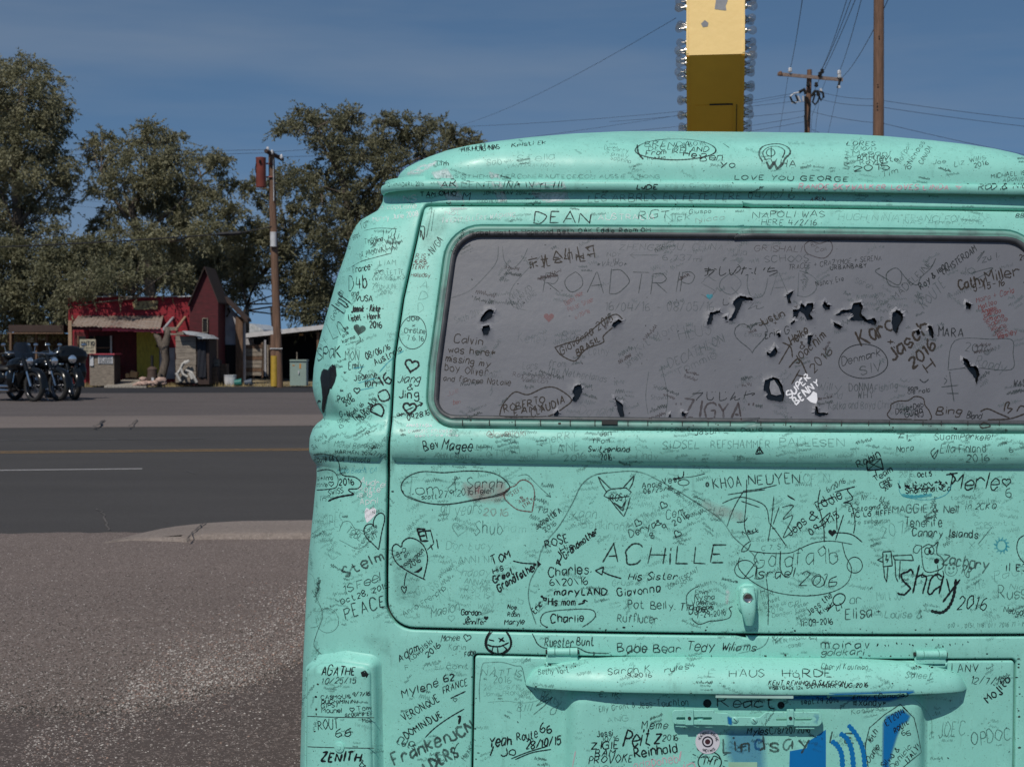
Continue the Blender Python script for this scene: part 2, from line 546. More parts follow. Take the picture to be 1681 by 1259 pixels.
LD_x, LD_z = abs(float(lid_q[0][0])), float(lid_q[0][1])
LID = densify(ccw(rcorner([(-LD_x, LD_z, 0.006), (-LD_x - 0.004, 0.42, 0.03), (LD_x + 0.004, 0.42, 0.03), (LD_x, LD_z, 0.006)])), 0.02)

gs_rear = np.unique(np.concatenate([np.arange(-0.60, 0.601, 0.03), np.arange(0.6, 1.04, 0.0125), -np.arange(0.6, 1.04, 0.0125), np.arange(1.1, 5.2, 0.2), -np.arange(1.1, 5.2, 0.2)]))
gz_all = np.unique(np.concatenate([np.arange(0.30, 0.95, 0.045), np.arange(0.95, 1.21, 0.03), np.arange(1.215, 1.34, 0.005), np.arange(1.34, 1.70, 0.018), np.arange(1.70, 1.80, 0.01)]))
edge = [(-0.0, -0.016), (0.0, -0.004), (0.0008, -0.0016), (0.0022, -0.0004), (0.004, 0.0)]
# side windows
SW = []
for sg in (-1, 1):
    for a, b_ in ((1.35, 2.15), (2.35, 3.15), (3.35, 4.1)):
        SW.append(densify(ccw(rcorner([(sg * a, 1.35, 0.08), (sg * b_, 1.35, 0.08), (sg * b_, 1.67, 0.08), (sg * a, 1.67, 0.08)])), 0.05))
body_out = densify(np.array([(-5.1, 0.28), (5.1, 0.28), (5.1, 1.80), (-5.1, 1.80)]), 0.02)
body = patch('body', body_out, [(0, 0)], [m_paint], van, holes=[inset(ccw(TG), -0.0055), inset(ccw(LID), -0.004)] + SW, hole_rings=edge, gs=gs_rear, gz=gz_all)
for w in SW:
    p = patch('side_window', w, [(0.0, -0.006), (0.002, 0.006), (0.02, 0.008), (0.03, -0.004)], [m_seal, m_glass], van, gs=np.arange(-5, 5, .2), gz=np.arange(1.3, 1.7, .1), ringmat=[0, 0, 0, 0, 1][:4] + [1])
# jambs behind the gaps
for nm, P in (('tailgate_jamb', TG), ('lid_jamb', LID)):
    patch(nm, inset(ccw(P), -0.03), [(0, -0.0165)], [m_dark], van, holes=[inset(ccw(P), 0.03)], gs=None)
tailgate = patch('tailgate', TG, edge, [m_paint], van, holes=[WN], hole_rings=[(0, -0.012), (0.0005, -0.005), (0.003, -0.001), (0.007, 0.0)], gs=gs_rear, gz=gz_all)
lid = patch('engine_lid', LID, edge, [m_paint], van, gs=gs_rear, gz=gz_all)

# ---------------------------------------------------------------- rear window
window = thing('rear_window', '', '', (0, 0, 0)); del window['label']; del window['category']
window.parent = van
WN2 = inset(ccw(WN), 0.0012)
seal = patch('window_seal', WN2, [(0, -0.012), (0.0005, 0.0015), (0.0035, 0.0045), (0.0075, 0.005), (0.0098, 0.0022), (0.0108, 0.0018), (0.0125, 0.005), (0.017, 0.0052), (0.0205, 0.001), (0.0212, -0.010)],
             [m_sealtop, m_seal], window, fill=False, sharp=60, ringmat=[0, 0, 0, 0, 0, 0, 0, 1, 1, 1])
FOFF = -0.0055
glass = patch('glass', inset(ccw(WN), 0.012), [(0, FOFF - 0.006)], [m_glass], window, gs=gs_rear, gz=gz_all)
def zz(lst, s, ox, oy): return np.array([(ox + x / s, oy + y / s) for x, y in lst])
z4 = lambda l: zz(l, 3.362, 700, 380)
z3 = lambda l: zz(l, 2.893, 1100, 300)
z5 = lambda l: zz(l, 3.355, 1180, 440)
TEARS = [z4([(325,440),(350,425),(372,435),(365,470),(340,485),(315,500),(295,490),(305,465)]), z4([(310,520),(345,515),(352,535),(340,568),(315,570),(305,545)]),
 z4([(1030,500),(1060,485),(1085,492),(1060,510),(1035,532),(1025,520)]), z4([(820,850),(850,840),(860,875),(848,910),(825,940),(803,930),(815,900),(803,880)]),
 z4([(700,1005),(725,980),(732,1005),(722,1020),(705,1018)]), z4([(1035,905),(1050,925),(1080,950),(1090,1000),(1094,1022),(1070,1024),(1060,1000),(1050,960)]),
 z4([(1345,1000),(1352,1020),(1333,1022)]), z4([(1408,990),(1432,1000),(1425,1020),(1410,1015)]),
 z3([(175,660),(190,615),(235,603),(240,615),(205,625),(205,640),(195,668),(175,675)]), z3([(258,632),(268,630),(272,650),(262,652)]),
 z3([(300,560),(330,535),(390,545),(395,557),(345,560),(330,600),(312,640),(295,655),(275,652),(292,635),(310,595),(298,575)]),
 z3([(550,530),(585,512),(580,530),(570,545),(575,570),(560,572)]),
 z3([(582,600),(610,600),(625,570),(640,585),(655,570),(680,570),(678,600),(665,620),(680,645),(650,650),(635,620),(615,610),(600,640),(585,640)]),
 z3([(568,665),(590,650),(595,658),(575,675)]), z3([(722,580),(735,558),(745,575),(760,580),(755,598),(735,603)]),
 z3([(785,625),(815,605),(855,600),(870,570),(905,565),(915,590),(905,620),(940,650),(970,640),(980,655),(975,675),(945,668),(915,655),(870,655),(850,648),(870,630),(860,615),(820,620),(800,628)]),
 z3([(775,658),(795,668),(820,682),(800,696),(778,678)]), z3([(1055,620),(1075,600),(1105,620),(1105,650),(1085,680),(1075,720),(1060,700),(1050,660)]),
 z3([(1405,565),(1430,575),(1425,600),(1405,600)]), z3([(505,715),(520,710),(525,730),(512,735)]),
 z5([(262,460),(285,465),(310,430),(322,455),(310,485),(285,490),(265,480)]),
 z5([(255,615),(295,597),(330,610),(350,650),(362,690),(355,725),(335,735),(270,722),(258,705),(270,690),(245,670),(250,630)]),
 z5([(530,755),(545,765),(550,792),(600,795),(603,803),(555,815),(527,805)]), z5([(490,370),(520,365),(510,385),(500,430),(485,410)]),
 z5([(1340,490),(1370,500),(1385,535),(1420,540),(1435,575),(1420,640),(1405,600),(1375,560),(1345,525)]),
 z5([(1150,320),(1165,315),(1185,350),(1178,385),(1160,370)]), z5([(1080,345),(1100,335),(1110,360),(1095,370)])]
holes = []
for t in TEARS:
    t = densify(t, 2.2)
    t = t + RNG.normal(0, 0.45, t.shape)
    s_ = q(t[:, 0], t[:, 1], FOFF)
    holes.append(ccw(s_))
film = patch('window_film', inset(ccw(WN), 0.013), [(0, FOFF)], [m_film], window, holes=holes, hole_rings=[(0, FOFF + 0.0015), (0.001, FOFF + 0.0009), (0.003, FOFF)],
             gs=np.arange(-0.7, 0.7, 0.0125), gz=np.arange(1.28, 1.7, 0.0125), mind=0.002, lastoff=FOFF, sharp=50)
# curled paint flakes along the upper rims of the tears
FV, FF = [], []
for hI, h in enumerate(holes):
    n = len(h); cz = h[:, 1].mean(); top = h[:, 1].max()
    sel = h[:, 1] > cz + (top - cz) * 0.05
    out = inset(h, -0.0035 - 0.002 * random.random())
    jit = RNG.uniform(-0.0016, 0.0016, len(h)); jit2 = RNG.uniform(0.0005, 0.0035, n)
    out = out + jit[:, None]
    A = _off(h[:, 0], h[:, 1], FOFF + jit2); B = _off(out[:, 0], out[:, 1], np.full(n, FOFF + 0.0003))
    for i in range(n):
        j = (i + 1) % n
        if sel[i] and sel[j] and RNG.random() < 0.8:
            b0 = len(FV); FV += [A[i], A[j], B[j], B[i]]; FF.append((b0, b0 + 1, b0 + 2, b0 + 3))
flap = z5([(285, 620), (305, 612), (330, 650), (345, 690), (318, 698), (290, 690), (280, 655)])
fq = q(flap[:, 0], flap[:, 1], FOFF); fo = _off(fq[:, 0], fq[:, 1], FOFF - 0.003 + RNG.uniform(0, 0.002, len(fq)))
b0 = len(FV); FV += list(fo); FF.append(tuple(range(b0, b0 + len(fo))))
flakes = mesh_np('torn_film_edge', FV, FF, [m_flake], window, smooth=False); flakes['kind'] = 'stuff'
# little black clip at the window foot
def lp(px, py, off=0.0):
    s_ = q(np.array([px], float), np.array([py], float), off)
    return Vector(_off(s_[:, 0], s_[:, 1], np.array([off]))[0].tolist())
def lbox(name, x0, y0, x1, y1, o0, o1, m, parent, bev=0.0):
    """box on the van skin given in photo pixels and proud heights"""
    bm = bmesh.new()
    vs = [[lp(x, y, o) for x, y in ((x0, y1), (x1, y1), (x1, y0), (x0, y0))] for o in (o0, o1)]
    a = [bm.verts.new(v) for v in vs[0]]; b = [bm.verts.new(v) for v in vs[1]]
    bm.faces.new(a[::-1]); bm.faces.new(b)
    for i in range(4):
        bm.faces.new((a[i], a[(i + 1) % 4], b[(i + 1) % 4], b[i]))
    if bev: bmesh.ops.bevel(bm, geom=bm.edges[:], offset=bev, segments=2, affect='EDGES')
    return bm_obj(name, bm, m, parent, smooth=True, sharp=40)
lbox('seal_clip', 988, 693, 1014, 700, 0.0, 0.0075, m_dark, window)
for k in range(21):
    xx = 760 + k * 44 + RNG.uniform(-8, 8)
    if xx < 1700: lbox('seal_joint', xx, 692, xx + 1.3, 701, 0.003, 0.0062, m_dark, window)

# ---------------------------------------------------------------- roof and drip rail
def plan(zloc, hw, rear, rc, n=14, front=4.25):
    """plan outline starting at the front right, rear corners finely cut"""
    pts = [(hw, front)]
    for k in range(n): 
        t = k / (n - 1) * math.pi / 2
        pts.append((hw - rc + rc * math.cos(t), rear + rc - rc * math.sin(t)))
    pts2 = [(-x, y) for x, y in pts[::-1]]
    mid = [(x, rear) for x in np.linspace(hw - rc, -(hw - rc), 16)[1:-1]]
    P = pts + mid + pts2
    out = []
    for x, y in P:
        b = BOW * (min(abs(x), .7) / .7) ** 2 * (1 if y < rear + rc + 0.01 else 0)
        out.append((x, y + b * 0.8))
    return out
ZG = float((VMI @ np.array([*at(1226, 303, 2.90), 1.0]))[2])
HWG = 0.722
RG = float(Rz(ZG)) - 0.020
def ring_mesh(name, rings, m, parent, close_top=True, flip=False):
    V, FA = [], []
    n = len(rings[0])
    for r in rings: V += r
    for k in range(len(rings) - 1):
        for i in range(n):
            j = (i + 1) % n
            f = (k * n + i, k * n + j, (k + 1) * n + j, (k + 1) * n + i)
            FA.append(f if not flip else f[::-1])
    if close_top: FA.append(tuple(range((len(rings) - 1) * n, len(rings) * n)))
    return mesh_np(name, V, FA, [m], parent, smooth=True, sharp=45)
rr = []
for ins, h in ((0.022, -0.012), (0.022, 0.0), (0.0235, 0.016), (0.026, 0.030), (0.030, 0.0372), (0.040, 0.0467), (0.058, 0.0569), (0.083, 0.0685), (0.115, 0.0810), (0.15, 0.0903), (0.19, 0.0985), (0.25, 0.1096), (0.33, 0.1233), (0.43, 0.1393), (0.53, 0.154), (0.63, 0.1652)):
    rr.append([(x, y, ZG + h) for x, y in plan(0, HWG - ins, RG + ins * 0.216 + ins * ins * 0.793, max(0.05, 0.17 - ins * 0.182), front=4.2 - ins)])
roof = ring_mesh('roof', rr, m_paint, van)
gr = []
for ins, h in ((0.045, -0.002), (0.006, -0.002), (0.0035, -0.0105), (-0.001, -0.0115), (-0.0045, -0.007), (-0.005, 0.0), (-0.003, 0.005), (0.003, 0.008), (0.010, 0.0085), (0.018, 0.0065), (0.03, 0.001)):
    gr.append([(x, y, ZG + h) for x, y in plan(0, HWG - ins, RG + ins, 0.12, front=4.2 - ins)])
rail = ring_mesh('drip_rail', gr, m_paint, van, close_top=False)
# front cap, floor
bm = bmesh.new(); box(bm, (-0.8, 4.2, 0.3), (0.8, 4.35, 1.78)); bm_obj('front_panel', bm, m_paint, van)
bm = bmesh.new(); box(bm, (-0.8, 0.25, 0.30), (0.8, 4.2, 0.34)); bm_obj('floor_pan', bm, m_dark, van)
for sx in (-1, 1):
    for yy in (0.85, 3.3):
        bm = bmesh.new()
        disc_lathe(bm, (sx * 0.70, yy, 0.33), (sx, 0, 0), [(0.19, -0.09), (0.31, -0.09), (0.33, -0.06), (0.33, 0.06), (0.31, 0.09), (0.20, 0.09)], 32)
        wh = bm_obj('wheel', bm, m_rubber, van, sharp=40)
        bm = bmesh.new(); disc_lathe(bm, (sx * 0.70, yy, 0.33), (sx, 0, 0), [(0.2, 0.085), (0.17, 0.05), (0.10, 0.06), (0.0, 0.09)], 24)
        bm_obj('rim', bm, m_paint, wh, sharp=40)
bm = bmesh.new(); box(bm, (-0.85, -0.10, 0.42), (0.85, -0.04, 0.56)); bmesh.ops.bevel(bm, geom=bm.edges[:], offset=0.02, segments=3, affect='EDGES')
bm_obj('rear_bumper', bm, m_paint, van, sharp=40)

# ---------------------------------------------------------------- engine lid pressing, lamp hood
bx0 = float(q([923], [1200])[0][0]); bz1 = float(q([1226], [1112])[0][1])
bx = abs(bx0)
PR = densify(ccw(rcorner([(-bx, bz1, 0.05), (-bx - 0.004, 0.44, 0.05), (bx + 0.004, 0.44, 0.05), (bx, bz1, 0.05)], 12)), 0.02)
pr_r = [(0, 0.0002), (0.0045, 0.002), (0.010, 0.0085), (0.016, 0.018), (0.022, 0.026), (0.029, 0.0315), (0.038, 0.0345), (0.048, 0.0355)]
press = patch('plate_panel', PR, pr_r, [m_paint], van, gs=np.arange(-0.5, 0.5, 0.03), gz=np.arange(0.4, 0.9, 0.03), sharp=80)
HL = 0.424
hc = q([1222.5], [1137.5], 0.05)[0]
HZ0 = float(hc[1])
def hood_mesh():
    V, FA = [], []; nu, nv = 61, 15
    for i in range(nu):
        u = -1 + 2 * i / (nu - 1); x = u * HL + 0.002
        k = max(0.0, 1 - abs(u) ** 4.0) ** 0.5
        hh = 0.010 + 0.042 * k; pr_ = 0.004 + 0.058 * max(0.0, 1 - abs(u) ** 4.5) ** 0.6
        if i in (0, nu - 1): hh, pr_ = 0.004, 0.001
        z0 = HZ0 - 0.008 * (1 - k)
        yb = float(surf(x, HZ0)[1])
        prof = []
        for j in range(nv):
            t = j / (nv - 1)
            if t < 0.78:
                a = t / 0.78 * math.pi / 2 * 1.06
                prof.append((math.sin(a) ** 0.9, math.cos(a) ** 1.15 if a < math.pi / 2 else 0.0))
            else:
                a = (t - 0.78) / 0.22
                prof.append((1.0 - 0.10 * a * a - 0.9 * max(0, a - 0.6) / 0.4, -0.09 - 0.03 * math.sin(a * 3)))
        for p_, h_ in prof:
            V.append((x, yb - pr_ * p_ + 0.001, z0 + hh * h_ + 0.006))
    for i in range(nu - 1):
        for j in range(nv - 1):
            a = i * nv + j
            FA.append((a, a + nv, a + nv + 1, a + 1)[::-1])
    return mesh_np('plate_lamp_hood', V, FA, [m_paint], van, smooth=True, sharp=70)
hood = hood_mesh()
# lamp glass strip under the hood
bm = bmesh.new()
yy = float(surf(0, HZ0)[1])
box(bm, (-0.066, yy - 0.058, HZ0 - 0.008), (0.080, yy - 0.030, HZ0 + 0.0005)); bmesh.ops.bevel(bm, geom=bm.edges[:], offset=0.001, segments=1, affect='EDGES')
bm_obj('lamp_lens', bm, mat('lamp_lens_paint', (0.40, 0.62, 0.56), 0.3), hood)

# plate bracket
def pxpoly(lst, s=4.4237, ox=980, oy=1060): return zz(lst, s, ox, oy)
def flat_part(name, poly_px, o0, o1, m, parent, holes_px=(), bev=0.0008):
    P = q(poly_px[:, 0], poly_px[:, 1], o1)
    H = [q(h[:, 0], h[:, 1], o1) for h in holes_px]
    fn = lambda Q, o: surf(Q[:, 0], Q[:, 1], np.full(len(Q), o))
    return patch(name, densify(P, 0.006), [(0, o0), (0, o1 - bev), (bev, o1)], [m], parent, holes=[densify(h, 0.004) for h in H], hole_rings=[(0, o0), (0, o1)], gs=None, fn=fn, sharp=35)
BO = 0.0355
L_arm = rcorner([(548, 462, 30), (850, 462, 4), (862, 480, 3), (950, 486, 8), (985, 512, 8), (1180, 515, 8), (1225, 478, 8), (1630, 476, 30), (1632, 580, 40), (1215, 580, 5), (1190, 578, 5), (955, 578, 5), (930, 573, 5), (552, 565, 30)])
bracket = flat_part('plate_bracket', pxpoly(L_arm), BO + 0.014, BO + 0.0185, m_paint, van,
    holes_px=[pxpoly(rcorner([(580, 511, 12), (838, 511, 12), (838, 536, 12), (580, 536, 12)], 5)), pxpoly(rcorner([(1298, 516, 12), (1560, 516, 12), (1560, 541, 12), (1298, 541, 12)], 5))])
for (x0, x1) in ((645, 705), (1378, 1428)):
    flat_part('bracket_clamp', pxpoly(rcorner([(x0, 458, 4), (x1, 458, 4), (x1, 572, 4), (x0, 572, 4)], 4)), BO + 0.0186, BO + 0.022, m_paint, bracket)
    cx, cy = pxpoly([((x0 + x1) / 2, 520)])[0]
    bm = bmesh.new(); disc_lathe(bm, lp(cx, cy, BO + 0.0222), (0, -1, 0), [(0.0032, -0.001), (0.0032, 0.0012), (0.0, 0.0014)], 12); bm_obj('bolt', bm, m_dark, bracket, sharp=40)
for cx, cy in ((1207, 1180.5), (1238, 1181.5)):
    bm = bmesh.new(); disc_lathe(bm, lp(cx, cy, BO + 0.0185), (0, -1, 0), [(0.0065, -0.001), (0.0065, 0.001), (0.0045, 0.0026), (0.0, 0.003)], 16)
    s1 = bm_obj('screw', bm, m_paint, bracket, sharp=40)
    bm = bmesh.new(); p = lp(cx, cy, BO + 0.0217); box(bm, p - Vector((0.004, 0.0002, 0.0006)), p + Vector((0.004, 0.0002, 0.0006)), Matrix.Rotation(0.8, 3, 'Y')); bm_obj('screw_slot', bm, m_dark, bracket)
for a, b_ in (((575, 566), (720, 582)), ((1440, 578), (1575, 598))):
    (x0, y0), (x1, y1) = pxpoly([a, b_]); lbox('bracket_lip', x0, y0, x1, y1, BO + 0.012, BO + 0.015, m_paint, bracket)
for cx, cy in ((1150, 1178), (1300, 1180)):
    bm = bmesh.new(); tube(bm, [lp(cx, cy, BO), lp(cx, cy, BO + 0.0145)], 0.006, 10); bm_obj('spacer', bm, m_paint, bracket, smooth=True)

# hinges
for (x0, y0, x1, yb) in ((899, 1063, 948, 1092), (1503, 1067, 1552, 1093)):
    bm = bmesh.new()
    a = lp(x0, y0 + 6.5, 0.0045); c = lp(x1, y0 + 6.5, 0.0045); dv = c - a
    tube(bm, [a, a + dv * 0.24], 0.0078, 14); tube(bm, [a + dv * 0.26, a + dv * 0.74], 0.0074, 14); tube(bm, [a + dv * 0.76, c], 0.0078, 14)
    hg = bm_obj('hinge', bm, m_paint, van, sharp=50)
    lbox('hinge_leaf', x0 - 2, y0 + 10, x1 + 1, yb - 3, 0.0, 0.006, m_paint, hg, bev=0.0015)
    bm = bmesh.new(); tube(bm, [lp(x0 - 1, yb - 6, 0.004), lp(x0 - 1, yb + 0.5, 0.004), lp(x0 + 1, yb + 1.6, 0.004), lp(x1 - 1, yb + 1.6, 0.004), lp(x1 + 1, yb + 0.5, 0.004), lp(x1 + 1, yb - 6, 0.004)], 0.0022, 8)
    bm_obj('hinge_loop', bm, m_paint, hg, smooth=True)
    for xx in (x0 - 1.5, x1 + 1):
        bm = bmesh.new(); p = lp(xx, y0 + 6.5, 0.0045); tube(bm, [p - Vector((0.002, 0, 0)), p + Vector((0.002, 0, 0))], 0.0042, 8); bm_obj('hinge_pin', bm, m_dark, hg)

# latch handle
z2 = lambda l: zz(l, 4.497, 980, 760)
esc = flat_part('latch_plate', z2(rcorner([(1045, 925, 30), (1085, 893, 20), (1150, 893, 20), (1190, 925, 30), (1185, 1080, 40), (1150, 1110, 30), (1075, 1110, 30), (1045, 1075, 40)])), 0.0, 0.007, m_paint, tailgate, bev=0.003)
hp = z2([(1112, 920), (1112, 1010), (1118, 1090), (1122, 1150), (1124, 1196)])
bm = bmesh.new()
prev = None
for (x, y), w_, o_ in zip(hp, (52, 62, 54, 40, 27), (0.016, 0.026, 0.029, 0.027, 0.021)):
    c = lp(x, y, o_); hw = w_ / 4.497 / F * 2.8; th = 0.006
    ring = [bm.verts.new(c + Vector((hw * math.cos(t), -th * math.sin(t), 0))) for t in np.linspace(0, 2 * math.pi, 17)[:-1]]
    if prev:
        for k in range(16): bm.faces.new((prev[k], prev[(k + 1) % 16], ring[(k + 1) % 16], ring[k]))
    else: bm.faces.new(ring[::-1])
    prev = ring
bm.faces.new(prev)
handle = bm_obj('latch_handle', bm, m_paint, tailgate, sharp=60)
bm = bmesh.new(); tube(bm, [lp(1227, 982, 0.0), lp(1227, 982, 0.028)], 0.012, 16); bm_obj('latch_boss', bm, m_paint, tailgate, smooth=True)
bm = bmesh.new(); disc_lathe(bm, lp(1227.5, 981.5, 0.030), (0, -1, 0), [(0.0095, -0.004), (0.0095, 0.001), (0.0078, 0.0035), (0.006, 0.0025), (0.0, 0.0025)], 20)
bm_obj('lock_barrel', bm, m_metal, tailgate, sharp=40)
bm = bmesh.new(); p = lp(1227.5, 981.5, 0.0328); box(bm, p - Vector((0.0045, 0.0003, 0.0008)), p + Vector((0.0045, 0.0003, 0.0008))); bm_obj('keyhole', bm, m_dark, tailgate)

# ---------------------------------------------------------------- tail lights (painted over)
z7 = lambda l: zz(l, 3.8275, 480, 930)
def tail(sign):
    def sd(P): 
        P = P.copy(); P[:, 0] = np.abs(P[:, 0]) * sign; return P
    hs = rcorner([(118, 560, 70), (340, 525, 60), (560, 560, 80), (585, 1500, 40), (105, 1500, 40)])
    H = sd(q(*z7(hs).T)); 
    hz = 0.50
    H[:, 1] = np.where(H[:, 1] < 0.60, hz, H[:, 1])
    hou = patch('tail_light', densify(ccw(H), 0.015), [(0, 0.0), (0.004, 0.003), (0.009, 0.012), (0.013, 0.019), (0.018, 0.0225), (0.022, 0.022), (0.0225, 0.0195), (0.025, 0.0195)], [m_paint], van,
                gs=np.arange(-1.1, 1.1, 0.02), gz=np.arange(0.4, 1, 0.03), sharp=60)
    ls = rcorner([(158, 605, 60), (340, 588, 60), (508, 600, 60), (520, 1500, 10), (150, 1500, 10)])
    Lq = sd(q(*z7(ls).T)); Lq[:, 1] = np.where(Lq[:, 1] < 0.60, hz + 0.02, Lq[:, 1])
    lens = patch('light_lens', densify(ccw(Lq), 0.015), [(0, 0.0196), (0.001, 0.024), (0.004, 0.0275), (0.009, 0.029)], [m_paint], hou, gs=np.arange(-1.1, 1.1, 0.02), gz=np.arange(0.4, 1, 0.03), sharp=60)
    return hou, lens
hou, lens = tail(-1)
tail(1)
for yy_ in (1177, 1227):
    a = [q(np.array([x], float), np.array([yy_], float), 0.029)[0] for x in np.linspace(521, 615, 12)]
    bm = bmesh.new(); tube(bm, [Vector(_off(np.array([s_]), np.array([z_]), np.array([0.0291]))[0].tolist()) for s_, z_ in a], 0.0007, 6); bm_obj('lens_seam', bm, m_dark, hou)
bm = bmesh.new()
sc = q(np.array([566.]), np.array([1226.]), 0.029)[0]
pc = Vector(_off(np.array([sc[0]]), np.array([sc[1]]), np.array([0.029]))[0].tolist())
pn = (Vector(_off(np.array([sc[0]]), np.array([sc[1]]), np.array([0.04]))[0].tolist()) - pc).normalized()
disc_lathe(bm, pc, pn, [(0.0105, -0.001), (0.0105, 0.002), (0.0085, 0.0028), (0.005, 0.0028), (0.0045, 0.004), (0, 0.0045)], 18)
bm_obj('lens_screw', bm, m_paint, hou, sharp=40)
# ================================================================== HANDWRITING (thin ink ribbons that lie on the skin)
GL_ = {
'A':"0228 2842 1434",'B':"0802 0828372505 0525433202",'C':"473818060412324345"[:16],'D':"0802 082846442202",'E':"3808 0802 0232 0525",'F':"3808 0802 0525",
'G':"4738180604123243 4345 4525",'H':"0802 4842 0545",'I':"1812",'J':"3833221203",'K':"0802 3805 1542",'L':"0802 0232",'M':"0208 0825 2548 4842",
'N':"0208 0842 4248",'O':"28060422444628",'P':"0208 082837362505",'Q':"28060422444628 2442",'R':"0208 082837362505 1542",'S':"37281807063433221203",
'T':"0848 2822",'U':"080412324448",'V':"0822 2248",'W':"0812 1226 2632 3248",'X':"0842 0248",'Y':"0825 4825 2522",'Z':"0848 4802 0242",
'a':"36160503122334 3632",'b':"0802 0516263533221203",'c':"352616050312 1233",'d':"3832 3526160503122233",'e':"04343526160503122233",'f':"37281712 0626",
'g':"36160504132334 3631201001",'h':"0802 0516263532",'i':"0602 0708",'j':"2621201001 2728",'k':"0802 3604 1432",'l':"0802",
'm':"0602 05162522 25364542",'n':"0602 0516263532",'o':"160503122233352616",'p':"0600 0516263533221203",'q':"3630 3526160503122233",
'r':"0602 05162635",'s':"35261605142433221203",'t':"18132232 0626",'u':"0603122233 3632",'v':"0612 1226",'w':"0612 1225 2532 3246",'x':"0632 0236",
'y':"0623 4610",'z':"0636 3602 0232",'0':"180604122234362818",'1':"0718 1812",'2':"071828373602 0232",'3':"071828373625 253433221203",
'4':"1804 0444 3732",'5':"3808 0805 05263433221203",'6':"280603122233342504",'7':"0838 3812",'8':"28180706343322120304363728",'9':"362515060718283736 3632",
'&':"42171828270403122244",'.':"0203",',':"1301",'\'':"0807",'!':"0804 0302",'-':"0535",'/':"0238",'\\':"0832",'+':"0545 2723",':':"0605 0302",
'*':"1713 0634 3604",'#':"1812 3832 0646 0444",'@':"344524142544 4436280604224243",'(':"28160422",')':"08262402",'=':"0434 0636",'"':"0807 2827",
'~':"0516243546",'<':"3604 0432",'>':"0634 3402",'|':"1812",'?':"071828372514 1312",'_':"0242",
'ö':"160503122233352616 0807 2827",'Ö':"28060422444628 1918 3938",
}
# a few kana and characters, on a 0-9 grid
KA = {
'つ':"061778886530",'し':"1911305163",'の':"57311206 57798652",'た':"0747 2901 5676 51304071"[:20],'い':"0702 0211 7764",'ち':"0757 2904 047583 8320",'お':"0757 3931 3110 05668540 7897",
'じ':"1911305163 5958 7978",'や':"05778665 5958 2901",'ん':"29 0031 1435 4041 6183"[:0]+"3900 0045 45416183",'京':"4948 0797 1535 1513 1385 8565 4541 2201 6281",'北':"2920 0646 0131 6920 6961 6191 5686",
'会':"4904 4994 2565 0484 4412 1282 6392",'电':"1511 1581 8185 1383 4940 4090",'哥':"0898 1747 1745 4545 8880 0383 1341",'绅':"3915 1525 2503 0333 6950 4686 4642 8286",'上':"4941 4676 0191",'海':"1827 0616 0112 4936 3686 5531 8180",
}
WRT = {}            # (part, name) -> [verts, faces, material index]
INKS = {
 'K': ink('ink_black', (0.006, 0.007, 0.010), 0.96, dry=0.12),
 'k': ink('ink_black_worn', (0.010, 0.014, 0.016), 0.72, dry=0.35),
 'g': ink('ink_faded', (0.018, 0.034, 0.034), 0.42, dry=0.55),
 'f': ink('ink_ghost', (0.025, 0.055, 0.055), 0.25, dry=0.6),
 'h': ink('ink_bleached', (0.03, 0.08, 0.075), 0.15, dry=0.7),
 'b': ink('ink_brown', (0.030, 0.022, 0.016), 0.85, dry=0.25),
 'n': ink('ink_brown_faded', (0.045, 0.030, 0.032), 0.45, dry=0.5),
 'r': ink('ink_red_worn', (0.16, 0.03, 0.03), 0.62, dry=0.45),
 'R': ink('ink_red_ghost', (0.26, 0.09, 0.09), 0.32, dry=0.6),
 'w': ink('paint_pen_white', (0.72, 0.80, 0.80), 0.80, dry=0.35),
 'W': ink('paint_pen_white_thick', (0.80, 0.80, 0.84), 0.97, dry=0.05),
 'p': ink('ink_pink', (0.62, 0.45, 0.50), 0.75, dry=0.3),
 'B': ink('spray_blue', (0.0, 0.15, 0.42), 0.97, dry=0.05),
 'y': ink('ink_cyan', (0.02, 0.32, 0.42), 0.55, dry=0.5),
 's': ink('brush_grey', (0.035, 0.055, 0.055), 0.62, dry=0.45),
}
IKEY = list(INKS)
# combined ray target
PARTS = []
def add_target(o, parent, under):
    PARTS.append((o, parent, under))
for o_, pr_ in ((body, van), (tailgate, tailgate), (lid, lid), (press, press), (hood, hood), (roof, roof), (rail, rail), (film, window), (seal, window), (bracket, bracket), (hou, hou), (lens, hou)):
    add_target(o_, pr_, None)
_V, _F, _own = [], [], []
for pi, (o_, _p, _u) in enumerate(PARTS):
    me = o_.data; b0 = len(_V)
    _V += [v.co.copy() for v in me.vertices]
    for pl in me.polygons:
        _F.append([b0 + i for i in pl.vertices]); _own.append(pi)
BVH = BVHTree.FromPolygons(_V, _F)
NRM = {}
def cast(P):
    o, d = loc_ray(P[:, 0], P[:, 1])
    o = Vector(o.tolist()); out = []
    for dd in d.tolist():
        h = BVH.ray_cast(o, Vector(dd).normalized(), 12)
        if h[0] is None: out.append(None)
        else:
            n = h[1]
            if n.y > 0: n = -n
            out.append((h[0], n, _own[h[2]], h[3]))
    return out
LIFT = [0.0]
MSG = [0]
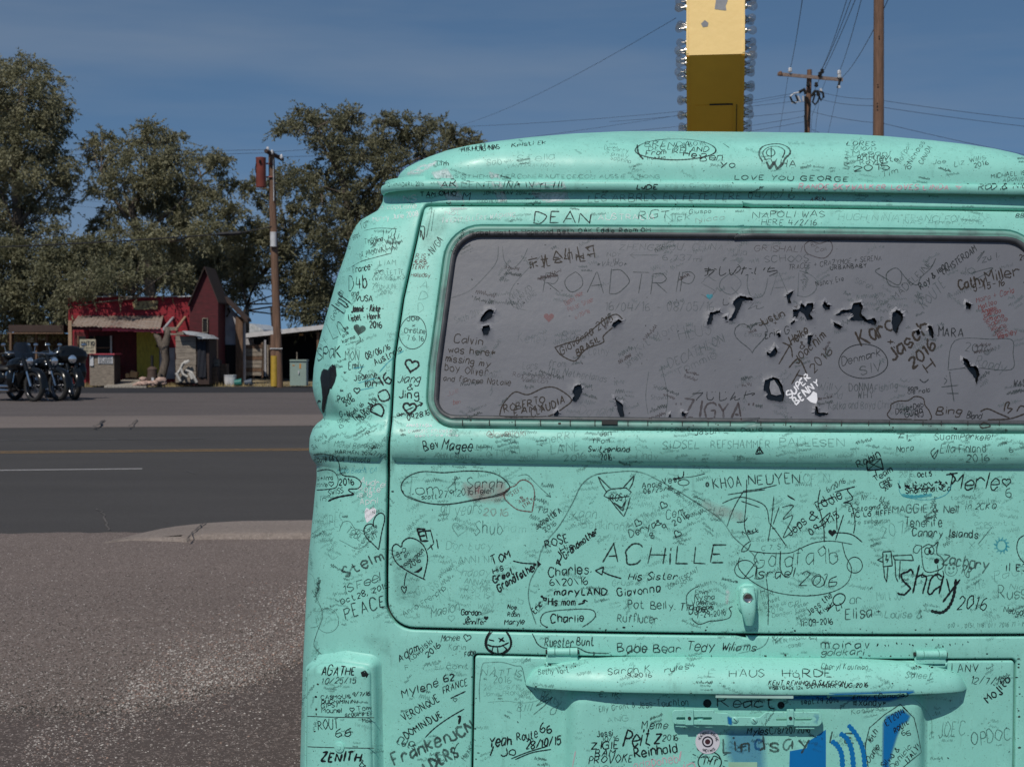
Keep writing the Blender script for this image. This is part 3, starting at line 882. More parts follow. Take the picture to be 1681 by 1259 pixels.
def ribbon(P, w, ik, name='handwriting', step=3.2, taper=True):
    P = np.asarray(P, float)
    L = np.concatenate([[0], np.cumsum(np.linalg.norm(np.diff(P, axis=0), axis=1))])
    if L[-1] < 0.3: return
    k = max(1, int(math.ceil(L[-1] / step)))
    # keep the shape points, add extra ones on long spans
    tt = np.unique(np.round(np.concatenate([L, np.linspace(0, L[-1], k + 1)]), 3))
    Q = np.stack([np.interp(tt, L, P[:, 0]), np.interp(tt, L, P[:, 1])], 1)
    d = np.gradient(Q, axis=0); d /= np.linalg.norm(d, axis=1, keepdims=True) + 1e-9
    hits = cast(Q)
    LIFT[0] = (LIFT[0] + 0.000013) % 0.0004
    base = 0.00035 + LIFT[0]
    m = IKEY.index(ik)
    prev = None; prevo = None
    for i, h in enumerate(hits):
        if h is None: prev = None; continue
        p, n, own, dist = h
        key = (own, name)
        if key not in WRT: WRT[key] = [[], [], []]
        V, FF_, M_ = WRT[key]
        tx = Vector((d[i, 0], 0, -d[i, 1]))
        tx = (tx - n * tx.dot(n)).normalized()
        sd = n.cross(tx)
        ww = w * dist / F * 0.5 * (1 + 0.22 * math.sin(i * 1.7 + LIFT[0] * 9e4))
        if taper and (i == 0 or i == len(hits) - 1): ww *= 0.6
        c = p + n * (base + i * 0.0000015)
        V.append(c + sd * ww); V.append(c - sd * ww)
        cur = len(V) - 2
        if prev is not None and prevo == own and (c - V[prev]).length < 0.03:
            FF_.append((prev, prev + 1, cur + 1, cur)); M_.append(m)
        prev, prevo = cur, own
def cr(pts, sub=4):
    P = np.asarray(pts, float)
    if len(P) < 3: return P
    out = []
    n = len(P)
    for i in range(n - 1):
        p0 = P[max(i - 1, 0)]; p1 = P[i]; p2 = P[i + 1]; p3 = P[min(i + 2, n - 1)]
        for j in range(sub):
            t = j / sub
            out.append(0.5 * ((2 * p1) + (-p0 + p2) * t + (2 * p0 - 5 * p1 + 4 * p2 - p3) * t * t + (-p0 + 3 * p1 - 3 * p2 + p3) * t ** 3))
    out.append(P[-1])
    return np.array(out)
def T(txt, x, y, h, L=None, a=0.0, k='K', w=None, arc=0.0, sh=None, nm='handwriting', jit=1.0):
    """write txt from baseline start (x,y) px, capital height h px, total length L px, angle a degrees"""
    R = random.Random(hash_(txt) + int(x))
    if w is None: w = max(1.1, h * 0.15)
    sh = R.uniform(-0.06, 0.30) if sh is None else sh
    jit = jit * R.uniform(0.85, 1.35); spc = R.uniform(-0.35, 0.35); wf = R.uniform(0.62, 0.94); rnd = R.uniform(0.0, 0.35)
    glyphs, pen = [], 0.0
    for ch in txt:
        if ch == ' ':
            pen += 3.2; continue
        if ch in KA:
            src, big = KA[ch], True
        else:
            src, big = GL_.get(ch), False
            if src is None: pen += 2; continue
        ss = []
        mx = 0
        for st in src.split():
            st = st[:len(st) // 2 * 2]
            pts = np.array([(int(st[i]), int(st[i + 1])) for i in range(0, len(st), 2)], float)
            if len(pts) < 2: continue
            if big: pts = pts * 0.62 + np.array([0, 1.8])
            mx = max(mx, pts[:, 0].max())
            pts[:, 1] -= 2
            pts += np.array([[R.gauss(0, 0.11 * jit), R.gauss(0, 0.13 * jit)] for _ in pts])
            ss.append(pts)
        sc_ = R.uniform(0.86, 1.14); dy = R.gauss(0, 0.2 * jit); ro = R.gauss(0, 0.045 * jit)
        g = []
        for pts in ss:
            p = pts * np.array([R.uniform(0.95, 1.05), sc_])
            p = np.stack([p[:, 0] * math.cos(ro) - p[:, 1] * math.sin(ro), p[:, 0] * math.sin(ro) + p[:, 1] * math.cos(ro) + dy], 1)
            p[:, 0] += pen
            g.append(p)
        glyphs += g
        pen += mx + R.uniform(1.2, 2.0) + spc
    tot = max(pen - 1.5, 1)
    sy = h / 6.0
    sx = (L / tot) if L else sy * 0.95
    A = math.radians(a); ca, sa = math.cos(A), math.sin(A)
    if nm == 'handwriting':
        MSG[0] += 1; nm = 'handwriting|%d' % MSG[0] if k in 'KkbsWwprnBg' else 'worn_marks'
    for p in glyphs:
        X = p[:, 0] * sx + p[:, 1] * sy * sh; Y = p[:, 1] * sy
        if arc: Y = Y + arc * 4 * (X / (tot * sx)) * (1 - X / (tot * sx))
        Q = np.stack([x + X * ca - Y * sa, y - X * sa - Y * ca], 1)
        Q = cr(Q)
        if len(Q) > 4:
            ph = R.uniform(0, 6); ii = np.arange(len(Q))
            Q = Q + np.stack([np.sin(ii * 0.9 + ph), np.cos(ii * 0.7 + ph * 2)], 1) * h * 0.018
            if rnd > 0.12: Q[1:-1] = Q[1:-1] * (1 - rnd) + (Q[:-2] + Q[2:]) * 0.5 * rnd
        ribbon(Q, w * wf * R.uniform(0.8, 1.12), k, nm)
def hash_(s):
    v = 7
    for c in s: v = (v * 31 + ord(c)) % 100003
    return v
def Ln(pts, w=1.6, k='k', s=True, nm='pen_lines', close=False):
    pts = [tuple(p) for p in pts]
    if close: pts = pts + [pts[0]]
    ribbon(cr(pts, 5) if s else np.array(pts, float), w, k, nm)
def El(cx, cy, rx, ry, w=1.6, k='k', a=0, nm='pen_lines', t0=0.0, t1=1.04):
    A = math.radians(a)
    t = np.linspace(t0, t1, 28) * 2 * math.pi
    X = rx * np.cos(t) * (1 + 0.03 * np.sin(3 * t)); Y = ry * np.sin(t)
    Ln(np.stack([cx + X * math.cos(A) - Y * math.sin(A), cy + X * math.sin(A) + Y * math.cos(A)], 1), w, k, nm=nm)
def heart_pts(cx, cy, r, a=0):
    t = np.linspace(0, 2 * math.pi, 25)
    X = 16 * np.sin(t) ** 3 / 17; Y = -(13 * np.cos(t) - 5 * np.cos(2 * t) - 2 * np.cos(3 * t) - np.cos(4 * t)) / 17
    A = math.radians(a)
    return np.stack([cx + r * (X * math.cos(A) - Y * math.sin(A)), cy + r * (X * math.sin(A) + Y * math.cos(A))], 1)
def Ht(cx, cy, r, w=1.5, k='k', a=0, fill=False, nm='heart_drawing'):
    P = heart_pts(cx, cy, r, a)
    MSG[0] += 1; nm = nm + '|%d' % MSG[0]
    if fill: Fl(P, k, nm=nm)
    else: ribbon(P, w, k, nm)
def Fl(P, k='K', nm='ink_blots', feather=0.0, alpha=1.0, grid=6.0, up=0.0):
    """a filled patch of ink or spray on the skin; feather px gives it a soft edge through the 'a' attribute"""
    P = ccw(np.asarray(P, float))
    if feather: P = densify(P, max(3.0, feather * 0.6))
    loops = [P]; av = [np.zeros(len(P)) if feather else np.ones(len(P))]
    if feather:
        Q = inset(P, feather); keep = inside(P, Q) & (edist(P, Q) > feather * 0.7)
        loops.append(Q[keep]); av.append(np.ones(keep.sum()))
    lo, hi = P.min(0), P.max(0)
    A, B = np.meshgrid(np.arange(lo[0], hi[0], grid), np.arange(lo[1], hi[1], grid))
    G = np.stack([A.ravel(), B.ravel()], 1); G = G[inside(P, G)] if len(G) else G
    if len(G): G = G[edist(P, G) > max(1.5, feather * 1.2)]
    pts = np.concatenate(loops + [G]); al = np.concatenate(av + [np.ones(len(G))])
    n = len(P)
    r = delaunay_2d_cdt([Vector(p) for p in pts.tolist()], [(i, (i + 1) % n) for i in range(n)], [], 0, 1e-5)
    OV = np.array([tuple(v) for v in r[0]]); T_ = np.array([list(f) for f in r[2]])
    m = inside(P, OV[T_].mean(1)); T_ = T_[m]
    al = np.array([al[o_[0]] if o_ else 0 for o_ in r[3]])
    hits = cast(OV)
    LIFT[0] = (LIFT[0] + 0.000013) % 0.0004
    by = {}
    for t in T_.tolist():
        hs = [hits[i] for i in t]
        if any(h is None for h in hs): continue
        if len({h[2] for h in hs}) > 1: continue
        by.setdefault(hs[0][2], []).append(t)
    for own, tris in by.items():
        key = (own, nm)
        if key not in WRT: WRT[key] = [[], [], []]
        V, FF_, M_ = WRT[key]; mp = {}
        for t in tris:
            f = []
            for i in t:
                if i not in mp:
                    p, nn, _, _ = hits[i]
                    mp[i] = len(V); V.append(p + nn * (0.0003 + up + LIFT[0] * 0.5))
                    ATT.setdefault(key, {})[mp[i]] = float(al[i] * alpha)
                f.append(mp[i])
            FF_.append(tuple(f)); M_.append(IKEY.index(k))
ATT = {}
for k_, col_, al_ in (('C', (0.62, 0.74, 0.74), 0.62), ('D', (0.02, 0.05, 0.045), 0.2), ('S', (0.0, 0.15, 0.42), 1.0), ('M', (0.42, 0.16, 0.17), 0.42)):
    INKS[k_] = ink({'C': 'chalky_overpaint', 'D': 'grime_smudge', 'S': 'soft_spray_blue', 'M': 'soft_red_smudge'}[k_], col_, al_, use_attr=True, nscale=220 if k_ in 'CD' else 900, dry=0.6 if k_ in 'CDM' else 0.04)
IKEY = list(INKS)
def z6(l): return zz(l, 4.93, 1340, 1060)
def z8(l): return zz(l, 4.497, 640, 760)
def z9(l): return zz(l, 2.797, 1080, 700)
def zb(l): return zz(l, 3.497, 480, 600)
def zl(l): return zz(l, 4.669, 640, 1030)
def zc(l): return zz(l, 5.7227, 500, 540)

# ---- soft patches first (they lie lowest)
for P in ([(655, 290), (690, 270), (720, 262), (716, 272), (690, 288)], [(705, 282), (735, 275), (752, 300), (770, 345), (740, 348), (726, 315)], [(800, 280), (820, 285), (835, 330), (818, 338), (806, 305)],
          [(868, 300), (925, 292), (938, 330), (900, 337), (872, 322)], [(1190, 965), (1200, 968), (1196, 995), (1189, 990)], [(1183, 1000), (1188, 1000), (1184, 1022), (1180, 1018)]):
    Fl(P, 'C', nm='chalky_overpaint', feather=4)
for P in ([(700, 345), (735, 350), (740, 372), (712, 420), (690, 410), (690, 370)], [(640, 905), (700, 880), (690, 1000), (645, 990)], [(1225, 950), (1260, 940), (1262, 1010), (1245, 1020)], [(590, 1040), (640, 1040), (650, 1090), (600, 1062)],
          [(860, 1085), (950, 1080), (955, 1100), (880, 1110)]):
    Fl(P, 'D', nm='grime_smudge', feather=9, alpha=0.5)
Fl([(755, 790), (830, 785), (838, 812), (820, 830), (775, 826), (756, 810)], 'M', nm='grime_smudge', feather=9, alpha=.7)
Fl([(1150, 815), (1225, 838), (1222, 860), (1170, 852), (1148, 832)], 'M', nm='grime_smudge', feather=9, alpha=.45)
# blue spray on the plate panel
Fl(pxpoly([(1662, 605), (1600, 650), (1535, 690), (1522, 740), (1400, 762), (1392, 1000), (1662, 1000)]), 'B', nm='blue_spray_paint')
Fl(pxpoly([(940, 500), (990, 520), (985, 575), (948, 580)]), 'S', nm='blue_spray_paint', feather=3, alpha=.9)
Fl([(1190, 1192), (1260, 1192), (1262, 1270), (1200, 1270), (1185, 1230)], 'S', nm='blue_spray_paint', feather=14, alpha=.42)
Fl(pxpoly([(1560, 480), (1635, 480), (1635, 570), (1560, 575)]), 'S', nm='blue_spray_paint', feather=8, alpha=.3)
Fl([(1285, 1138), (1500, 1131), (1505, 1140), (1460, 1153), (1290, 1150)], 'S', nm='blue_spray_paint', feather=5, alpha=.9)
Fl(z6([(530, 620), (560, 560), (640, 525), (700, 500), (770, 560), (752, 610), (700, 640), (660, 740), (630, 840), (600, 940), (600, 1010), (525, 1010)]), 'S', nm='blue_spray_paint', feather=5, alpha=.95)
for l, w_ in ((z6([(122, 765), (170, 805), (203, 870), (212, 980), (205, 1010)]), 7.5), (z6([(190, 705), (245, 745), (285, 840), (300, 980), (298, 1010)]), 7.5), (z6([(258, 636), (325, 720), (375, 830), (392, 980), (390, 1010)]), 7)):
    Ln(l, w_, 'B', nm='blue_spray_paint')
# ================================================================== what people wrote, and where
# columns: text | x | y | cap height | length | angle | ink | width
DATA = """
BRENDA|1058|241|8|75|0|k|1.4
DECLAN|1064|248|7|62|3|k|1.6
&BOIB|1121|242|7|38|5|k|1.5
From IRELAND|1060|256|8|103|4|K|1.6
from Ben|1062|263|5|30|4|k|1
Hey|1121|256|9|36|-8|K|1.8
Ben|1149|264|11|36|0|K|2
yo|1181|273|9|26|-6|K|1.8
VHA|1265|272|12|42|-4|s|2.4
LOVE YOU GEORGE|1206|295|8|186|-1|k|1.7
RANDE SKYWALKER LOVES LINDA|1311|310|8|247|-.5|p|2.6
LIDE|1045|311|7|33|0|K|2
KEN & CHOU OUMA|1092|309|6|110|0|f|1.2
LORES|1390|239|7|46|-2|K|2
3/10/11|1396|246|6|40|-3|k|1.3
Megan!|1400|256|8|60|0|k|1.3
Brittney|1407|264|8|52|4|k|1.5
Raylette|1412|271|8|62|6|k|1.5
2015|1402|281|9|58|2|k|1.6
UTAH|1393|279|7|28|88|k|1.3
Tim 16|1448|292|9|50|18|k|1.3
Wolfpak|1478|271|8|38|62|g|1.4
Nicholas|1496|270|8|42|58|k|1.4
CANADA|1514|271|8|32|60|k|1.3
Joe|1531|270|7|21|4|g|1.3
Liz Willis|1567|274|8|52|14|g|1.4
2016|1600|276|7|24|14|k|1.3
MICHAEL IS|1627|293|7|56|6|k|1.2
ADONIS|1646|299|6|34|4|k|1
ROD & NIC|1606|312|9|80|2|K|1.8
THISISTHEMOTHERCONERAUTECE.COM AUSSIE A LONG|724|293|6|358|0|g|1.1
MIKHUIG NAS|758|250|7|62|4|K|2.1
Kristi Ek|840|242|6|56|5|K|1.8
MITHUAN|760|248|7|56|5|k|2
Sab|800|272|10|24|4|f|1.2
Stella|850|266|11|60|3|f|1.3
VANTARAKHOTE|832|276|6|80|2|f|1.1
Dr Gerry|992|246|7|40|-8|g|1.1
Family|996|254|7|36|-10|g|1.1
Sabrina|1002|262|7|34|-12|g|1
Tim|714|273|7|22|3|k|1.5
INDIANADARL 2015|630|307|6|66|2|k|1.1
AR|724|308|11|24|4|K|1.8
LENTW|758|308|8|64|1|g|1.3
INA|824|308|9|30|1|k|1.4
IVYL|862|308|8|40|1|k|1.6
III|906|308|10|16|0|K|1.8
TAM OHIO|690|323|8|60|1|K|2
M|759|329|12|11|0|K|1.8
JOHN TRAV 2014|793|320|6|72|0|k|1
TODD HEALANA|783|333|5|50|0|g|1
LES ARBRES EN FETE LERE 04/10/16|965|332|11|338|1|n|1.5
AIREN|1330|330|6|24|0|r|1.3
NAPOLI WAS|1235|358|10|117|1|k|1.3
HERE 4/2/16|1250|370|9|90|0|k|1.3
Giuspo|1131|351|6|36|2|k|1.2
HUGH NINIA FRANCLEONARDO|1376|361|10|250|-1|f|1.4
NAS 4ever 2016|1482|368|7|130|0|f|1
BB|1667|357|7|14|0|k|1.2
DEAN|876|366|18|94|0|k|2.2
AUSTRALIA|982|361|9|92|0|C0|1.6
RGT|1047|361|12|50|4|k|1.6
Nick|1092|364|11|40|4|g|1.4
Nicca|1142|366|8|46|6|R|1.4
TWIGHT ELLERY WASHING|724|367|8|122|5|w|1.6
NOL|730|354|7|26|3|w|1.2
Isabel Mattia Hapeland Beth OAK Eddie Robm OH|770|386|7|298|1|K|1.4
Jaerson|744|418|6|44|62|K|1.3
adios|632|331|7|24|0|w|1.2
NS|662|331|10|20|0|w|2.2
ad captisme|618|345|8|66|2|w|1.4
Marry June 2008|613|364|8|74|7|w|1.5
He|577|382|9|10|40|k|1.4
for|593|376|14|14|12|k|1.5
8th sept|568|400|8|27|28|k|1.4
2016|563|415|7|15|28|k|1.3
S|561|424|7|7|10|K|1.3
Thonline|599|402|8|30|12|K|1.6
of PADOVA|591|423|8|40|14|k|1.5
LIAM|623|436|8|27|2|g|1.2
+|634|444|5|5|0|g|1
COLLETTE|618|453|8|46|4|g|1.2
(WALES.UK)|611|461|7|52|2|g|1.2
29th JUNE|612|474|8|41|0|g|1.2
2016|624|483|7|20|0|g|1.1
A|690|472|13|10|-8|f|1.4
D|687|491|14|12|-8|f|1.4
D|686|513|14|10|-8|f|1.4
Dayv|560|438|6|18|40|f|1
Davide|556|452|6|22|24|g|1
fam|553|462|6|14|20|g|1
(2016)|548|470|6|18|16|g|1
France|580|448|10|28|10|K|2
D4b|573|477|21|30|10|K|2.4
and|577|486|8|12|8|K|1.6
VUSA|584|494|9|27|-2|K|1.8
Jannik - Rikke -|577|513|10|53|2|K|2.2
Lisbet - Henrik|573|527|10|52|4|K|2.2
2016|607|538|10|20|0|K|2.3
Greg bruno|549|527|8|50|72|k|1.4
Luf|566|515|26|24|62|K|2.4
Ln|547|558|26|26|30|K|2
Chloe|565|545|6|10|40|k|1
love|564|555|6|12|40|k|1
karma|563|564|6|22|24|k|1.4
Kelly|519|588|10|36|62|k|1.4
Fam|529|545|5|20|74|g|1
2016|534|540|5|18|74|g|1
SPaK|521|591|21|38|6|K|3
MON|567|592|16|22|4|k|1.6
Emily|572|607|13|25|6|K|1.9
08/06/16|602|590|10|43|24|K|1.6
Australia|617|601|10|50|30|K|1.8
Jeanine|582|625|11|37|8|K|1.9
Ian|598|635|12|20|2|K|1.8
*|557|606|7|6|10|K|1.5
*|564|615|6|5|0|K|1.4
*|558|645|7|6|0|K|1.5
Paula|556|662|10|24|24|K|1.7
2016|568|667|8|18|32|K|1.7
G+N|558|684|8|17|6|K|1.5
USEMC|554|694|7|20|2|k|1.6
Aganti '66|574|686|8|32|42|K|1.6
The Dry & Di!|584|692|9|50|42|K|1.7
Found 02!|593|693|9|34|48|K|1.7
DO|626|684|21|42|66|K|3.6
'16|621|637|18|26|28|K|3.6
Bli|607|690|9|18|60|f|1.3
R|600|714|8|7|0|k|1.4
Emo|526|698|6|14|0|g|1.1
Ruth/16|519|726|9|20|24|k|1.3
SA|514|738|8|8|18|k|1.3
Route 66|516|758|9|32|4|K|1.6
Lisi+Anna|516|789|8|31|4|K|1.5
Catrine|515|799|7|22|2|K|1.3
2016|557|796|10|25|4|K|2
SWISS|539|814|9|25|14|K|1.7
in|526|822|7|9|-10|K|1.4
Michel Beroggan|548|734|9|75|-2|g|1.3
HARMAN 2014|550|743|6|62|-4|k|1.2
7/1/16|612|747|8|24|-18|k|1.3
Cali Trifcota|552|757|9|54|-2|k|1.3
Pismo Beach, CA|553|776|8|64|1|y|1.2
Ma|558|716|7|14|-12|g|1.1
Audrei|591|794|11|40|-8|w|2
Rotte|590|806|9|34|-3|w|2
is 15|587|816|8|24|4|w|1.8
April|591|828|10|29|4|w|2
Connie|600|874|7|21|26|k|1.4
loves|602|882|7|20|28|k|1.4
Cliff|606|889|8|17|28|k|1.4
HOPES|522|868|22|42|8|f|1.4
TOBES|568|872|12|34|-36|g|1.5
Hrm|545|908|10|20|60|f|1.2
TOM|505|880|7|16|-12|k|1.4
Stelm|568|948|17|70|26|s|3.6
1SFeel|565|974|14|64|20|k|2
Oct28, 2015|560|992|9|82|20|K|1.9
PEACE|568|1016|19|68|18|k|2
Adele|515|1005|8|24|8|g|1
Evelyn|518|1018|7|24|6|g|1
B+D|652|914|7|18|32|K|1.4
4 en|656|921|6|20|34|K|1.2
Honeymoon|662|932|7|44|38|K|1.4
2016|674|932|8|20|34|K|1.4
T|661|813|28|24|0|g|1.5
om|682|811|17|38|0|k|1.5
&|735|807|28|14|-4|k|1.4
Sarah|767|801|17|56|0|k|1.7
scott|692|819|7|25|2|k|1.3
27.9.2016|720|817|11|56|6|k|1.5
Helen|780|811|9|30|5|k|1.5
STEFY|840|814|7|22|28|r|1.5
e|853|818|5|5|0|r|1.4
Alex|852|827|7|18|26|r|1.5
ITALY|861|834|7|19|38|r|1.5
90 years|722|850|20|70|8|g|1.4
2016|793|845|12|42|-3|R|2.6
Tay|880|841|12|30|-4|s|1.7
Ryaan|924|846|15|56|-6|f|1.4
Benkirane|955|866|14|78|-3|f|1.3
Jeanette A|881|868|10|50|33|k|1.7
2016|895|874|8|22|36|k|1.5
IDW|749|869|8|12|0|f|1
Shub|779|876|20|45|0|g|1.6
ham|826|874|14|38|0|h|1.5
Dor Lucy|732|901|13|76|0|f|1.3
ANNI NI|753|923|11|54|0|f|1.4
Rani|704|925|12|40|4|h|1.3
happy|758|946|13|48|3|f|1.3
Linda ssi|664|985|16|66|22|h|1.6
Anna French|664|1012|9|76|32|g|1.4
Maelon|708|1013|15|48|14|g|1.5
N|724|990|20|16|15|h|1.4
ANNANE|762|957|9|44|-6|f|1.2
+RSMA|752|974|12|48|4|f|1.3
KRIS.|768|986|9|40|8|f|1.2
Lt+lo|808|990|11|50|0|h|1.3
WilN|784|998|8|24|0|f|1.2
Gordon|757|1008|8|32|-2|K|1.9
&|767|1016|5|5|0|K|1.4
Jennifer|760|1024|8|37|-1|K|1.8
Noe|833|999|7|15|-3|K|1.6
&|841|1006|4|5|0|K|1.2
Robin|833|1011|7|19|-3|k|1.5
Maryle|828|1025|9|32|2|K|1.8
TOM|809|927|13|32|22|K|2.6
His|810|942|10|18|20|K|2.6
Great|811|957|10|37|26|K|2.6
Grandfather|819|971|12|73|31|K|2.8
ROSE|897|900|13|38|18|K|2.2
His|922|908|10|20|26|K|2
Grandmother|927|917|10|70|38|K|2.6
Charles.|900|946|15|71|5|K|2.8
6\\20\\16|903|961|11|62|2|K|2.4
maryLAND|910|977|11|86|1|K|2.8
His mom|900|993|11|44|0|K|2.5
Eric &|879|1007|9|32|52|K|2.4
Charlie|904|1021|12|54|2|K|2.3
IROSY|998|822|10|32|4|k|2
Anaie|1054|801|9|32|5|k|1.7
Vest|1089|795|9|30|14|K|1.8
06/25/16|1057|810|8|47|7|k|1.5
Derya|1034|882|12|46|22|k|1.9
&|1077|862|9|9|10|k|1.8
Cem|1094|853|14|30|20|k|1.8
8 . 9. 2016|1070|884|10|72|30|k|1.9
ACHiLLE|989|925|29|198|0|k|2.7
His Sister|1031|951|11|80|0|K|2.3
Giavonna|1014|978|13|70|5|K|2.4
Pot Belly|1031|997|12|76|-2|k|2
Tigger|1115|1001|13|54|-4|k|2
Rufflucer|1013|1020|13|66|-2|s|2
CONSTESCANT|1098|967|7|58|32|g|1.3
2016|1118|962|6|22|32|g|1.2
Erin|1141|975|8|20|-2|k|1.5
Nysha|1140|985|9|32|3|k|1.6
Valeria|1135|993|8|38|2|k|1.5
Tiggsha|1128|1003|9|43|3|k|1.6
7-29-2016|1144|1014|9|48|6|k|1.4
XXX HR DA|995|941|9|40|0|h|1.2
GrUps erf|1005|961|8|60|2|f|1.1
2-21-16|980|888|9|48|2|f|1.1
3 11 5 6|1141|852|17|64|2|f|1.5
KHOA|1172|803|18|46|6|k|2
NEUYEN|1229|795|16|84|2|k|1.9
OF N|1318|793|14|42|0|f|1.3
Gdldfa9b|1238|931|25|138|3|k|1.8
Israel|1236|949|15|66|2|k|1.8
2016|1311|961|20|60|0|k|1.7
Next|1220|879|8|26|16|k|1.4
Easiman|1234|888|6|46|0|g|1.1
C 7. S AL|1250|903|8|50|4|g|1.3
6/20/16|1359|808|8|33|30|k|1.5
Eddie|1344|838|15|46|28|K|1.8
Jops|1297|880|15|36|38|K|1.9
&|1330|855|14|14|20|K|1.8
09.01.15|1331|878|11|56|32|K|1.8
NY --- Az|1414|821|8|38|-2|k|1.4
2016|1443|828|6|16|0|k|1.3
Enctagma au|1393|839|8|68|4|k|1.7
FC Lo #FFF|1398|849|8|66|4|K|1.6
Aure sweguran|1391|860|7|70|2|g|1.3
Alem|1402|812|8|24|-4|f|1.2
Robin|1409|767|12|40|26|K|2
Team|1437|790|10|32|30|K|1.9
GBR|1447|801|9|22|34|K|1.9
2016|1453|806|6|14|38|K|1.4
2016.|1476|783|9|26|2|f|1.3
Oct.5|1506|783|8|24|4|K|1.7
Shanghai. Ca|1487|810|10|74|4|K|1.9
Merle|1560|803|26|78|0|K|2.4
6|1651|815|16|8|-8|k|1.8
MAGGIE & Neil|1465|841|12|106|0|s|2
Tenerife|1485|864|14|62|0|k|2
Canary Islands|1497|879|12|108|-2|k|2
207|1447|883|20|40|12|g|1.6
tangents|1561|820|7|48|4|f|1.3
rote route|1572|828|8|60|3|f|1.4
in 2CKQ|1585|836|9|50|2|k|1.5
aracant L|1600|862|7|66|0|f|1.1
XX|1590|900|10|24|0|f|1.4
Shay|1472|975|43|98|0|K|5
2016|1571|999|20|46|0|K|2.5
Zachory|1546|925|19|76|-8|s|3
RB|1578|942|16|14|-20|s|2.6
II E3|1649|936|12|36|-2|k|2.2
Elisa|1388|1016|17|44|4|s|2.4
+|1438|1008|9|8|0|K|2
Louise &|1452|1014|12|60|0|f|2
or...|1395|990|12|34|8|g|1.8
Matt Joe|1440|985|14|44|4|h|1.6
Lisette|1580|975|12|38|18|f|1.2
Paul|1632|952|12|44|10|f|1.2
Jess the|1329|1010|10|50|40|K|2
kiwi|1347|1009|9|22|38|K|1.9
11-09-2016|1314|1027|10|53|4|K|1.9
Russ|1638|983|20|46|2|g|1.9
Neugda|1647|1003|10|36|-14|k|1.7
Nic|1657|966|8|22|-4|f|1.2
010 = , 0151, 1118, 01 = 2016 71 = M|1556|1030|7|126|1|g|1.4
Hi|1249|975|7|9|10|k|1.3
THERE|1250|985|8|24|24|g|1.3
sunset|1252|993|7|30|18|g|1.2
Route 66|1256|1000|6|36|14|g|1.2
2016 Cal|1258|1010|7|60|20|g|1.2
Danger East|1268|1013|6|60|12|g|1.1
Peter|1305|998|6|24|14|g|1.1
etsy|1308|1018|7|18|36|f|1.2
Bev|697|740|14|25|12|K|2
Magee|725|738|16|50|-2|K|2
MPH|782|737|9|24|-4|g|1.3
JOHN CAUSEE|712|749|7|60|-4|g|1.2
MARCO PAJOLE|720|755|6|70|-2|f|1.1
@TIGRI|800|752|12|54|8|f|1.4
SheRRY|886|730|12|62|12|f|1.8
LANE|905|746|14|46|10|f|1.8
2016|926|757|11|36|8|g|1.5
(cef|860|760|12|28|20|f|1.4
@lovelinxi|800|718|11|62|2|R|2.2
Jan|985|715|9|18|0|k|1.7
from|972|727|8|30|0|k|1.7
Switzerland|965|741|9|67|0|k|1.7
-2016-|981|754|9|29|-2|K|1.7
Cindy|1044|752|13|36|-6|f|1.4
ANASTASIA|667|701|5|42|0|w|2.6
ovalanc cheese|670|710|7|72|0|w|1.6
beatrice love|682|717|4|70|1|w|1.2
SiDSEL|1088|736|12|60|0|g|1.6
REFSHAMMER|1167|735|12|97|0|g|1.6
PALLESEN|1280|731|12|106|-1|g|1.6
MOTOGEPH|1010|709|6|64|0|f|1.2
LENDRE Espositio|1078|709|7|100|1|k|1.3
Jason Lin David|1140|714|7|112|4|k|1.4
Tab|1202|754|6|20|0|g|1
Komerci|1286|746|5|30|0|f|1
SAMANTHA|1312|754|6|44|6|f|1
HENRI|1380|750|7|26|8|f|1
7|1472|720|10|8|0|k|1.6
Nora|1472|742|10|28|5|k|1.7
*|1490|726|6|6|0|k|1.4
Suomi|1534|722|11|40|0|k|1.6
Perkele!|1576|722|11|52|0|k|1.6
Ella|1543|743|13|24|2|k|1.6
Finland|1575|743|13|44|2|k|1.6
-2016|1574|759|11|50|4|k|1.7
6|1657|742|7|6|0|k|1.4
Adam|656|1086|12|38|32|k|1.9
Kowalski|675|1086|10|48|42|k|1.8
2016|702|1079|9|28|42|K|1.8
Michele|724|1052|10|30|2|k|1.5
Karin|736|1066|9|28|0|g|1.5
Fabe|763|1077|8|18|12|k|1.5
F. . i . E. cont|665|1100|8|104|2|g|1.3
Mylene|661|1145|14|62|18|K|2.2
62|729|1119|12|17|10|K|2.2
VERON.QUE|664|1183|12|66|30|K|2.2
FRANCE|728|1138|11|42|20|K|2.3
DOMIN.DUE|667|1212|11|70|32|K|2.2
Franken|648|1256|19|102|23|s|5
1.|749|1188|15|16|-2|K|4.5
JCN|743|1216|15|40|28|s|4.6
LDERS|700|1266|18|60|26|s|4.4
Mexican|765|1249|9|38|66|g|1.6
LotS|652|1220|8|30|-18|k|1.5
Ruester|894|1060|15|47|-3|k|2.2
Bunt|946|1058|13|28|-2|k|2.1
Babie Bear|1014|1069|14|102|-1|k|2
Tedy|1127|1067|15|44|0|k|2
Wiliams|1184|1068|13|56|0|k|2
moirav|1348|1064|13|80|0|k|2.2
goldkari|1348|1075|10|68|0|k|1.8
from|1280|1044|7|22|10|g|1.2
TAMLIN, MASSACHUSETTS|1268|1058|7|86|11|g|1.2
-came-|1290|1064|7|30|10|g|1.1
NATTIS|790|1108|12|66|-2|g|1.6
2016|810|1120|10|28|-2|g|1.5
20 . 5/6/16|794|1132|7|60|2|f|1.2
Jamie FRON Kath|794|1142|7|84|2|f|1.2
June|840|1087|7|18|4|f|1.2
Bethy Vort|884|1106|9|50|2|k|1.4
Betty|887|1150|14|34|-12|g|1.6
BIII|848|1166|12|22|-2|g|1.2
Yeah|803|1225|16|36|6|K|2.8
